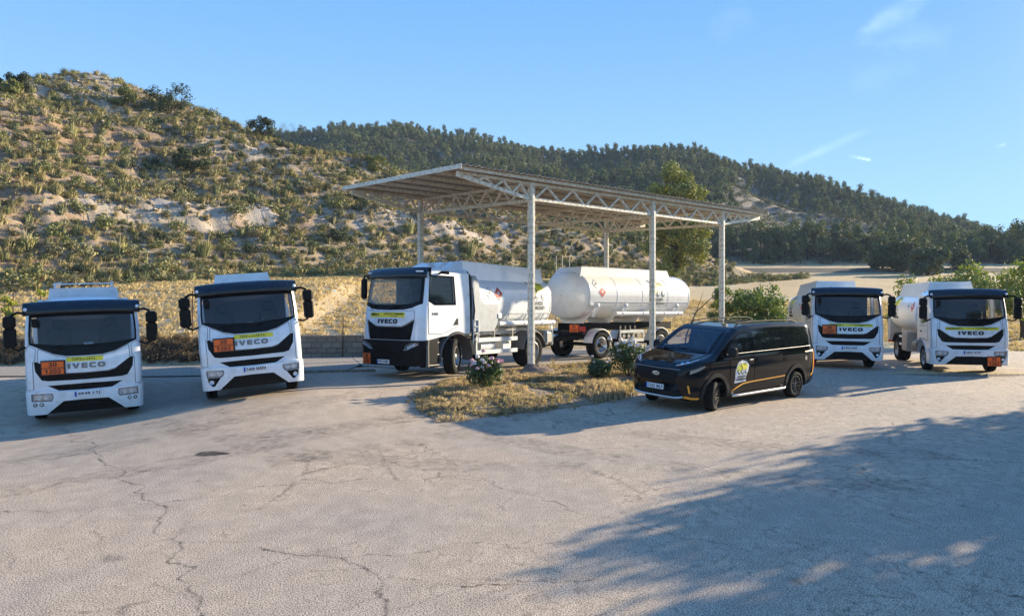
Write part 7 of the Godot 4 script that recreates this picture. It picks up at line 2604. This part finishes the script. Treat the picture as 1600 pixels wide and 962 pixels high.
func plants_near() -> void:
	var y1 := Color(0.16, 0.19, 0.035)
	var y2 := Color(0.30, 0.31, 0.06)
	var gr1 := Color(0.07, 0.12, 0.03)
	var gr2 := Color(0.22, 0.26, 0.06)
	var at := func(x: float, d: float) -> Vector3: return Vector3(x, land(x, d), -d)
	make_tree("leafy_tree", "yellow-green leafy tree right above the roof of the rightmost truck", "tree", "fruit trees behind the rightmost trucks", at.call(24.4, 40.0), 4.0, 2.1, 2600, 0.09, y1, y2, 201, 0.25)
	make_tree("leafy_tree", "yellow-green leafy tree at the right edge, partly cut off by the frame", "tree", "fruit trees behind the rightmost trucks", at.call(28.0, 40.5), 4.7, 2.4, 3000, 0.09, y1, y2, 202, 0.25)
	make_tree("leafy_tree", "low yellow-green leafy tree behind the tank of the rightmost truck", "tree", "fruit trees behind the rightmost trucks", at.call(22.2, 41.5), 3.3, 1.7, 1800, 0.09, y1, y2, 203, 0.2)
	make_tree("green_bush", "dense bright green bush behind the roof of the black van", "bush", "", at.call(12.6, 37.6), 2.9, 1.8, 4200, 0.085, gr1, gr2, 204, 0.12, null, 12)
	make_tree("young_tree", "young light green tree beside the far right canopy post", "tree", "", at.call(10.9, 38.0), 3.5, 0.85, 1300, 0.075, y1, gr2, 205, 0.3, null, 7)
	for q in [[-18.8, 27.6, 1.9, "yellow flowering sapling behind the leftmost truck, left of its roof"], [-17.7, 27.9, 2.1, "yellow flowering sapling behind the roof of the leftmost truck"]]:
		make_tree("sapling", q[3], "sapling", "", at.call(q[0], q[1]), q[2], 0.38, 420, 0.05, Color(0.40, 0.36, 0.03), Color(0.30, 0.32, 0.06), 206 + int(q[2] * 10.0), 0.2, null, 6)
	# a bare bent branch growing behind the trailer
	rng.seed = 55
	var mb := MB.new()
	var b := land(9.1, 36.0)
	mb.tube([Vector3(8.4, b - 0.1, -36.0), Vector3(8.5, b + 0.8, -36.0), Vector3(9.0, b + 1.9, -36.1), Vector3(9.9, b + 2.7, -36.2), Vector3(10.6, b + 3.1, -36.3)], 0.045, 0.012, 6)
	mb.tube([Vector3(9.0, b + 1.9, -36.1), Vector3(9.2, b + 2.5, -36.0), Vector3(9.3, b + 2.9, -35.9)], 0.02, 0.006, 5)
	mb.tube([Vector3(8.55, b + 0.7, -36.0), Vector3(9.3, b + 1.2, -35.8), Vector3(10.2, b + 0.9, -35.7)], 0.02, 0.008, 5)
	tag(put(self, "bare_branch", mb, M.bark), "bare bent branch behind the rear end of the tank trailer", "branch")
	# trees beyond the right edge of the frame, whose shade falls across the lot
	var si := 0
	for q in [[17.2, 17.3, 5.5, 2.3], [21.9, 21.0, 5.9, 2.6], [18.8, 10.2, 5.6, 2.4], [24.2, 16.6, 6.6, 2.8], [20.4, 13.2, 6.0, 2.6], [27.4, 24.4, 6.0, 2.6], [16.6, 14.2, 5.4, 2.4], [18.6, 15.4, 5.2, 2.4]]:
		si += 1
		make_tree("shade_tree", "tall leafy tree outside the frame beside the lot", "tree", "trees beside the lot that cast shade", Vector3(q[0], lot(q[0], q[1]), -q[1]), q[2], q[3], 2700, 0.13, gr1, gr2, 300 + si, 0.34, null, 13)
	# dry brush on the bank behind the trucks
	rng.seed = 61
	var d1 := leafy()
	blades(d1, 26, 0.6, 0.45, 0.010, Color(0.14, 0.095, 0.06), Color(0.26, 0.185, 0.11), 0.3)
	clump(d1, Vector3(0, 0.2, 0), Vector3(0.4, 0.22, 0.4), 60, 0.05, Color(0.10, 0.075, 0.05), Color(0.20, 0.15, 0.09), 0.2, 0.3)
	var where := []
	var tint := []
	for i in 1100:
		var x := rng.randf_range(-27.0, -6.0)
		var d := rng.randf_range(26.2, 28.0) + 0.04 * (x + 8.0) + (0.0 if x < -9.5 else 3.0)
		if x > -9.5: continue
		var s := rng.randf_range(0.5, 1.15)
		where.append(Transform3D(Basis(Vector3.UP, rng.randf() * TAU).scaled(Vector3(s, s * 0.8, s)), Vector3(x, land(x, d) - 0.03, -d)))
		var w := rng.randf_range(0.7, 1.25)
		tint.append(Color(w, w, w * 0.95))
	tag(many("dry_brush", d1.mesh(), M.straw, where, tint), "dark dry brush on the low bank behind the leftmost trucks", "brush", "", "stuff")

# ---------------------------------------------------------------- hillside
func ray_to_land(px: float, py: float) -> Vector3:
	var a := (px - 800.0) / 1155.0
	var e := (481.0 - py) / 1155.0
	var d := 40.0
	while d < 380.0:
		if land(a * d, d) >= EYE + e * d:
			break
		d += 0.5
	return Vector3(a * d, land(a * d, d), -d)

func hillside_plants() -> void:
	rng.seed = 500
	# golden field
	var g := leafy()
	blades(g, 15, 0.26, 0.26, 0.013, Color(0.76, 0.61, 0.36), Color(0.62, 0.49, 0.28), 0.35)
	var gm := g.mesh()
	var where := []
	var tint := []
	for i in 46000:
		var d := sqrt(rng.randf_range(26.5 * 26.5, 64.0 * 64.0))
		var a := rng.randf_range(-0.80, 0.80)
		var x := a * d
		if d > toe(a) + 1.0 and a < 0.3:
			continue
		if x > -9.6 and x < 20.0 and d < 30.5 + maxf(0.0, minf(x + 4.0, 8.0)) * 0.9 + (2.0 if x > 8.0 else 0.0):
			continue
		if x >= 20.0 and d < 36.0:
			continue
		var n := patch_noise.get_noise_2d(x * 1.5, d * 4.0)
		if n < -0.3 and rng.randf() < 0.5:
			continue
		var s := rng.randf_range(0.5, 0.95) * lerpf(1.0, 1.25, (d - 26.0) / 38.0)
		where.append(Transform3D(Basis(Vector3.UP, rng.randf() * TAU).scaled(Vector3(s, s, s)), Vector3(x, land(x, d) - 0.02, -d)))
		var w := rng.randf_range(0.8, 1.15) + n * 0.35
		tint.append(Color(w, w * (0.98 + 0.05 * rng.randf()), w * 0.95))
	tag(many("golden_grass", gm, M.straw, where, tint), "dry golden grass covering the field", "grass", "", "stuff")
	# shapes of the scrub
	var kinds := []   # [mesh, label, material, base size]
	for v in 3:
		var m := leafy()
		var c0: Color = [Color(0.13, 0.125, 0.05), Color(0.17, 0.15, 0.06), Color(0.12, 0.13, 0.055)][v]
		var c1: Color = [Color(0.27, 0.25, 0.10), Color(0.33, 0.28, 0.12), Color(0.24, 0.245, 0.11)][v]
		blades(m, 85, 0.85, 0.62, 0.017, c0, c1, 0.45)
		clump(m, Vector3(0, 0.22, 0), Vector3(0.42, 0.28, 0.42), 45, 0.06, c0, c1, 0.3)
		kinds.append([m.mesh(), "olive grass tussock on the scrubby hillside", "grass_tussock", 1.0])
	for v in 4:
		var m := leafy()
		var c0: Color = [Color(0.12, 0.118, 0.046), Color(0.16, 0.15, 0.07), Color(0.135, 0.12, 0.062), Color(0.10, 0.11, 0.04)][v]
		var c1: Color = [Color(0.31, 0.295, 0.11), Color(0.37, 0.33, 0.15), Color(0.32, 0.275, 0.14), Color(0.27, 0.27, 0.095)][v]
		for k in 6:
			var q := rng.randf_range(0.2, 0.34)
			clump(m, Vector3(rng.randf_range(-0.36, 0.36), rng.randf_range(0.12, 0.42), rng.randf_range(-0.36, 0.36)), Vector3(q, q * 0.85, q), 62, 0.055, c0, c1, 0.35)
		kinds.append([m.mesh(), "low grey-green shrub on the scrubby hillside", "hill_shrub", 1.15])
	for v in 2:
		var m := leafy()
		for k in 9:
			var q := rng.randf_range(0.2, 0.32)
			clump(m, Vector3(rng.randf_range(-0.34, 0.34), rng.randf_range(0.15, 0.62), rng.randf_range(-0.34, 0.34)), Vector3(q, q, q), 95, 0.042, Color(0.022, 0.034, 0.014), Color(0.07, 0.085, 0.03), 0.3)
		kinds.append([m.mesh(), "dark green rounded bush on the scrubby hillside", "dark_bush", 1.5])
	# places: scattered, denser along the foot of the slope
	var grid := {}
	var spots := []
	for i in 52000:
		var d := sqrt(rng.randf_range(38.0 * 38.0, 112.0 * 112.0))
		var a := rng.randf_range(-0.80, 0.40)
		var x := a * d
		var f := toe(a)
		if d < f - 2.6:
			continue
		var y := land(x, d)
		if a > 0.30 and d > f + 6.0:
			continue
		# beyond the ridge nothing is seen
		if land(x * 1.06, d * 1.06) < y - 0.6 and land(x * 0.94, d * 0.94) > EYE + (y - EYE) * 0.94 + 0.4:
			continue
		if rng.randf() < pale_rock(x, d) * 1.25:
			continue
		var n := patch_noise.get_noise_2d(x * 1.4 + 200.0, d * 1.4)
		var low := exp(-maxf(0.0, d - f) / 6.0)
		if n + low * 0.6 < -0.12 and rng.randf() < 0.8:
			continue
		var r := rng.randf()
		var kind := 0
		var s := 1.0
		if r < 0.40:
			kind = rng.randi_range(0, 2)
			s = rng.randf_range(0.55, 1.3)
		elif r < 0.955:
			kind = rng.randi_range(3, 6)
			s = rng.randf_range(0.6, 1.7) * (1.0 + 0.35 * low)
		else:
			kind = rng.randi_range(7, 8)
			s = rng.randf_range(0.9, 2.1)
		var gap := 0.42 * s
		var key := Vector2i(int(floor(x / 1.2)), int(floor(d / 1.2)))
		var ok := true
		for dx in [-1, 0, 1]:
			for dy in [-1, 0, 1]:
				for e in grid.get(key + Vector2i(dx, dy), []):
					if Vector2(x, d).distance_to(Vector2(e.x, e.y)) < gap + e.z * 0.5:
						ok = false
						break
		if not ok:
			continue
		if not grid.has(key): grid[key] = []
		grid[key].append(Vector3(x, d, gap))
		var seen := absf(a) < 0.70
		spots.append([s / d if seen else 0.0, kind, Transform3D(Basis(Vector3.UP, rng.randf() * TAU).scaled(Vector3(s, s * rng.randf_range(0.8, 1.15), s)), Vector3(x, y - 0.06 * s, -d))])
	spots.sort_custom(func(p, q): return p[0] > q[0])
	# the largest of each kind one by one, the rest as cover
	var left := {}
	var count := {}
	for q in spots:
		var kd: Array = kinds[q[1]]
		var nm: String = kd[2]
		count[nm] = count.get(nm, 0)
		var most: int = {"grass_tussock": 120, "hill_shrub": 230, "dark_bush": 60}[nm]
		if count[nm] < most:
			count[nm] += 1
			var o := MeshInstance3D.new()
			o.name = numbered(nm)
			o.mesh = kd[0]
			o.material_override = M.leaf_dull
			add_child(o)
			o.transform = q[2]
			var hh: float = q[2].origin.y - EYE
			var zone := "foot" if hh < 4.0 else "middle" if hh < 11.0 else "upper part"
			tag(o, "%s %s of the scrubby hillside" % [kd[1].replace(" on the scrubby hillside", " on the"), zone], "bush" if nm != "grass_tussock" else "grass", "%s cover on the near hillside" % nm.replace("_", " "))
		else:
			if not left.has(q[1]): left[q[1]] = []
			left[q[1]].append(q[2])
	print("scrub ", spots.size(), " ", count)
	for kd in left:
		var tn := []
		for i in left[kd].size():
			var w := rng.randf_range(0.75, 1.2)
			tn.append(Color(w * rng.randf_range(0.95, 1.1), w, w * rng.randf_range(0.85, 1.05)))
		tag(many("scrub_cover", kinds[kd][0], M.leaf_dull, left[kd], tn), "low scrub covering the hillside between the larger shrubs", "scrub", "", "stuff")
	# small dry grass between the shrubs
	where = []
	tint = []
	var tm := leafy()
	blades(tm, 22, 0.36, 0.36, 0.016, Color(0.52, 0.43, 0.25), Color(0.33, 0.29, 0.14), 0.4)
	for i in 26000:
		var d := sqrt(rng.randf_range(38.0 * 38.0, 112.0 * 112.0))
		var a := rng.randf_range(-0.78, 0.36)
		var x := a * d
		if d < toe(a) - 1.0 or rng.randf() < pale_rock(x, d) * 0.6:
			continue
		if a > 0.28 and d > toe(a) + 5.0: continue
		var s := rng.randf_range(0.5, 1.4)
		where.append(Transform3D(Basis(Vector3.UP, rng.randf() * TAU).scaled(Vector3(s, s, s)), Vector3(x, land(x, d) - 0.03, -d)))
		var w := rng.randf_range(0.7, 1.2)
		tint.append(Color(w, w * rng.randf_range(0.92, 1.05), w * 0.95))
	tag(many("hill_grass", tm.mesh(), M.straw, where, tint), "tufts of dry grass between the shrubs of the hillside", "grass", "", "stuff")
	# single plants that stand out
	var dk0 := Color(0.022, 0.034, 0.014)
	var dk1 := Color(0.075, 0.09, 0.03)
	var ol0 := Color(0.11, 0.125, 0.03)
	var ol1 := Color(0.26, 0.26, 0.07)
	for q in [
		[300, 272, 66, 46, dk0, dk1, "large dark bush alone on bare reddish slope above the second truck from the left"], [262, 178, 86, 44, dk0, dk1, "widest dark bush on the skyline left of the notch"],
		[196, 168, 46, 34, ol0, ol1, "bright olive bush beside the widest dark bush near the skyline"], [22, 142, 52, 30, dk0, dk1, "dark bush near the hilltop at the left edge"], [12, 152, 44, 30, ol0, ol1, "olive bush under the dark bush at the left edge"],
		[408, 216, 52, 38, dk0, dk1, "dark leafy bush on the ridge, nearest the notch before the pine forest"], [448, 224, 50, 34, dk0, ol1, "green bush on the ridge just right of its darker neighbour"], [585, 268, 50, 30, ol0, ol1, "light green bush on the ridge left of the canopy roof"]]:
		var p := ray_to_land(q[0], q[1])
		var d := -p.z
		rng.seed = 900 + int(q[0])
		var w: float = q[2] / 1155.0 * d * 0.5
		var h: float = q[3] / 1155.0 * d
		var m := leafy()
		for k in 16:
			var r := rng.randf_range(0.2, 0.34)
			clump(m, Vector3(rng.randf_range(-0.72, 0.72) * w, rng.randf_range(0.15, 0.80) * h, rng.randf_range(-0.5, 0.5) * w), Vector3(w * r, w * r * 0.9, w * r), 150, 0.10, q[4], q[5], 0.25)
		var t := thing("large_bush", q[6], "bush", "large bushes of the near hill")
		t.position = p - Vector3(0, 0.2, 0)
		put(t, "crown", m, M.leaf_dull)
		m = MB.new()
		for k in 5:
			limb(m, Vector3(rng.randf_range(-0.1, 0.1), -0.1, 0), Vector3(rng.randf_range(-0.5, 0.5) * w, h * 0.5, rng.randf_range(-0.3, 0.3) * w), 0.07, 0.03)
		put(t, "trunk", m, M.bark)
	for q in [[318, 402, 38], [186, 402, 34], [40, 392, 34], [110, 218, 30], [735, 400, 30], [640, 372, 28]]:
		var p := ray_to_land(q[0], q[1])
		rng.seed = 950 + int(q[0])
		var s: float = q[2] / 1155.0 * -p.z
		var m := leafy()
		blades(m, 150, s * 0.9, s * 0.62, 0.022, Color(0.20, 0.20, 0.07), Color(0.36, 0.33, 0.13), 0.4)
		blades(m, 16, s * 1.35, s * 0.45, 0.016, Color(0.55, 0.46, 0.27), Color(0.48, 0.40, 0.22), 0.1)
		var o := put(self, "tall_tussock", m, M.leaf_dull, p)
		tag(o, "tall pampas-like tussock with pale stalks on the hillside", "grass", "tall tussocks with pale stalks")
	# the big lit pine behind the canopy
	rng.seed = 333
	var lone := Vector3(14.6, land(14.6, 66.0), -66.0)
	var rp := thing("round_pine", "large rounded yellow-green pine rising behind the canopy roof", "tree")
	rp.position = lone
	var rh := EYE + 13.3 - lone.y
	var tr := MB.new()
	tr.tube([Vector3(0, -0.4, 0), Vector3(0.1, rh * 0.3, 0), Vector3(0, rh * 0.6, 0)], 0.24, 0.12, 8)
	var cr := leafy()
	for i in 64:
		var d := rnd_dir() * pow(rng.randf(), 0.4)
		var c := Vector3(d.x * 3.0, rh * 0.52 + d.y * rh * 0.45, d.z * 2.8)
		limb(tr, Vector3(0, rh * 0.35, 0), c, 0.06, 0.02)
		clump(cr, c, Vector3(0.9, 0.8, 0.9), 260, 0.15, Color(0.15, 0.165, 0.04), Color(0.33, 0.33, 0.09), 0.2, 0.5)
	put(rp, "trunk", tr, M.bark)
	put(rp, "crown", cr, M.leaf_dull)
	# loose stones on the bare outcrops
	where = []
	tint = []
	var sb := MB.new()
	sb.tinted = true
	for i in 40:
		var d := rnd_dir()
		var e := rnd_dir()
		var f := rnd_dir()
		d.y *= 0.6; e.y *= 0.6; f.y *= 0.6
		var nn := (d + e + f).normalized()
		sb.tint = Color(0.55, 0.49, 0.40).lerp(Color(0.44, 0.37, 0.29), rng.randf())
		sb.tri(d * 0.5, e * 0.5, f * 0.5, nn, nn, nn)
	for i in 9000:
		var d := sqrt(rng.randf_range(40.0 * 40.0, 100.0 * 100.0))
		var a := rng.randf_range(-0.76, 0.2)
		var x := a * d
		if pale_rock(x, d) < 0.25 and rng.randf() < 0.93:
			continue
		if d < toe(a): continue
		var s := rng.randf_range(0.15, 0.6) * (1.0 + 0.8 * rng.randf() * rng.randf())
		where.append(Transform3D(Basis(rnd_dir(), rng.randf() * TAU).scaled(Vector3(s, s * 0.7, s)), Vector3(x, land(x, d), -d)))
		var w := rng.randf_range(0.8, 1.15)
		tint.append(Color(w, w, w))
	tag(many("loose_stones", sb.mesh(), M.straw_stone, where, tint), "loose pale stones on the bare outcrops of the hillside", "stones", "", "stuff")

# ---------------------------------------------------------------- forest
func forest() -> void:
	rng.seed = 700
	var crowns := []
	var trunks := []
	for v in 4:
		var m := leafy()
		var tr := MB.new()
		tr.tube([Vector3(0, -0.6, 0), Vector3(0.05, 1.2, 0.03), Vector3(0.0, 3.6, 0.0)], 0.16, 0.07, 6)
		var c0: Color = [Color(0.065, 0.08, 0.032), Color(0.055, 0.072, 0.032), Color(0.078, 0.09, 0.034), Color(0.06, 0.07, 0.034)][v]
		var c1: Color = [Color(0.17, 0.195, 0.065), Color(0.14, 0.17, 0.06), Color(0.21, 0.22, 0.075), Color(0.17, 0.18, 0.07)][v]
		for k in 9:
			var a := TAU * k / 9.0 + rng.randf()
			var hgt := lerpf(1.6, 4.9, k / 8.0) if v != 2 else lerpf(2.6, 4.6, rng.randf())
			var rr := lerpf(1.25, 0.25, k / 8.0) * rng.randf_range(0.5, 1.1)
			var q := rng.randf_range(0.75, 1.15)
			clump(m, Vector3(cos(a) * rr, hgt, sin(a) * rr), Vector3(q, q * 0.72, q), 85, 0.19, c0, c1, 0.3, 0.6)
			limb(tr, Vector3(0, hgt * 0.65, 0), Vector3(cos(a) * rr, hgt, sin(a) * rr), 0.05, 0.02)
		crowns.append(m.mesh())
		trunks.append(tr.mesh())
	var grid := {}
	var spots := []
	for i in 42000:
		var d := sqrt(rng.randf_range(141.0 * 141.0, 318.0 * 318.0))
		var a := rng.randf_range(-0.42, 0.86)
		var x := a * d
		var y := land(x, d)
		# hidden behind the near hill
		if a < 0.2 and y + 6.0 < EYE + tab(ridge_near, a) * d:
			continue
		if d > 304.0: continue
		var dens := patch_noise.get_noise_2d(x * 0.35, d * 0.35)
		var bare := far_bare(a, d)
		if rng.randf() < bare * 0.997 or (dens > 0.3 and rng.randf() < 0.5):
			continue
		var s := rng.randf_range(0.5, 1.05) * (1.25 if d < 165.0 else 1.0)
		var gap := 1.35 * s
		var key := Vector2i(int(floor(x / 5.0)), int(floor(d / 5.0)))
		var ok := true
		for dx in [-1, 0, 1]:
			for dy in [-1, 0, 1]:
				for e in grid.get(key + Vector2i(dx, dy), []):
					if Vector2(x, d).distance_to(Vector2(e.x, e.y)) < gap + e.z:
						ok = false
		if not ok:
			continue
		if not grid.has(key): grid[key] = []
		grid[key].append(Vector3(x, d, gap))
		spots.append([s / d if absf(a) < 0.69 and a > -0.24 else 0.0, rng.randi_range(0, 3), Transform3D(Basis(Vector3.UP, rng.randf() * TAU).scaled(Vector3(s, s * rng.randf_range(0.85, 1.2), s)), Vector3(x, y, -d))])
	spots.sort_custom(func(p, q): return p[0] > q[0])
	print("pines ", spots.size())
	var rest := [[], [], [], []]
	for i in spots.size():
		var q: Array = spots[i]
		if i < 290:
			var zd: float = -q[2].origin.z
			var za: float = q[2].origin.x / zd
			var t := thing("pine_tree", "dark green pine %s of the far hill, %s" % ["at the foot" if zd < 165.0 else "on the middle slope" if zd < 225.0 else "near the top", "seen left of the canopy" if za < -0.1 else "seen above the canopy" if za < 0.33 else "seen right of the canopy"], "tree", "pines of the far hill")
			t.transform = q[2]
			put(t, "trunk", trunks[q[1]], M.bark)
			put(t, "crown", crowns[q[1]], M.leaf_dull)
		else:
			rest[q[1]].append(q[2])
	for v in 4:
		var tn := []
		for i in rest[v].size():
			var w := rng.randf_range(0.75, 1.25)
			tn.append(Color(w * rng.randf_range(0.92, 1.08), w, w * rng.randf_range(0.9, 1.05)))
		tag(many("pine_forest", crowns[v], M.leaf_dull, rest[v], tn), "pine forest covering the far hill up to the skyline", "forest", "", "stuff")
	# small scrub on the bare part of the far hill
	var sm := leafy()
	clump(sm, Vector3(0, 0.5, 0), Vector3(0.9, 0.6, 0.9), 60, 0.18, Color(0.07, 0.075, 0.034), Color(0.17, 0.165, 0.075), 0.3)
	var where := []
	var tint := []
	for i in 5200:
		var d := sqrt(rng.randf_range(141.0 * 141.0, 290.0 * 290.0))
		var a := rng.randf_range(0.0, 0.8)
		var s := rng.randf_range(0.5, 1.4)
		where.append(Transform3D(Basis(Vector3.UP, rng.randf() * TAU).scaled(Vector3(s, s, s)), Vector3(a * d, land(a * d, d), -d)))
		var w := rng.randf_range(0.8, 1.3)
		tint.append(Color(w, w, w))
	tag(many("far_scrub", sm.mesh(), M.leaf_dull, where, tint), "low scrub on the bare slopes of the far hill", "scrub", "", "stuff")
	# the nearer pines along the far edge of the mown field
	var n := 0
	for q in [[1212, 404, 62, 58, "pine at the field's far edge, first right of the canopy roof"], [1262, 398, 66, 62, "rounded pine at the field's far edge, second from the canopy"], [1312, 400, 56, 50, "pine at the field's far edge, third from the canopy"], [1352, 404, 44, 44, "slim pine at the field's far edge, left of the dark thicket"], [1410, 424, 78, 62, "broad dark pine in the thicket right of the mown field"], [1452, 430, 66, 52, "dark low pine inside the thicket behind the rightmost trucks"], [1380, 420, 50, 40, "short dark pine at the left end of the thicket"], [1545, 408, 66, 60, "tall dark pine standing above the leafy trees at the right"], [1586, 412, 52, 44, "dark pine at the right edge behind the leafy trees"], [1498, 420, 52, 40, "low dark pine between the thicket and the tall pine"]]:
		n += 1
		var p := ray_to_land(q[0], q[1])
		var d := minf(-p.z, 150.0)
		var x: float = (q[0] - 800.0) / 1155.0 * d
		var h: float = q[3] * 0.85 / 1155.0 * d
		make_tree("field_pine", q[4], "tree", "pines along the mown field", Vector3(x, land(x, d), -d), h, q[2] / 1155.0 * d * 0.5, 2600, 0.24, Color(0.075, 0.09, 0.035), Color(0.20, 0.205, 0.075) if n < 5 else Color(0.12, 0.135, 0.05), 720 + n, 0.02, M.leaf_dull, 15)
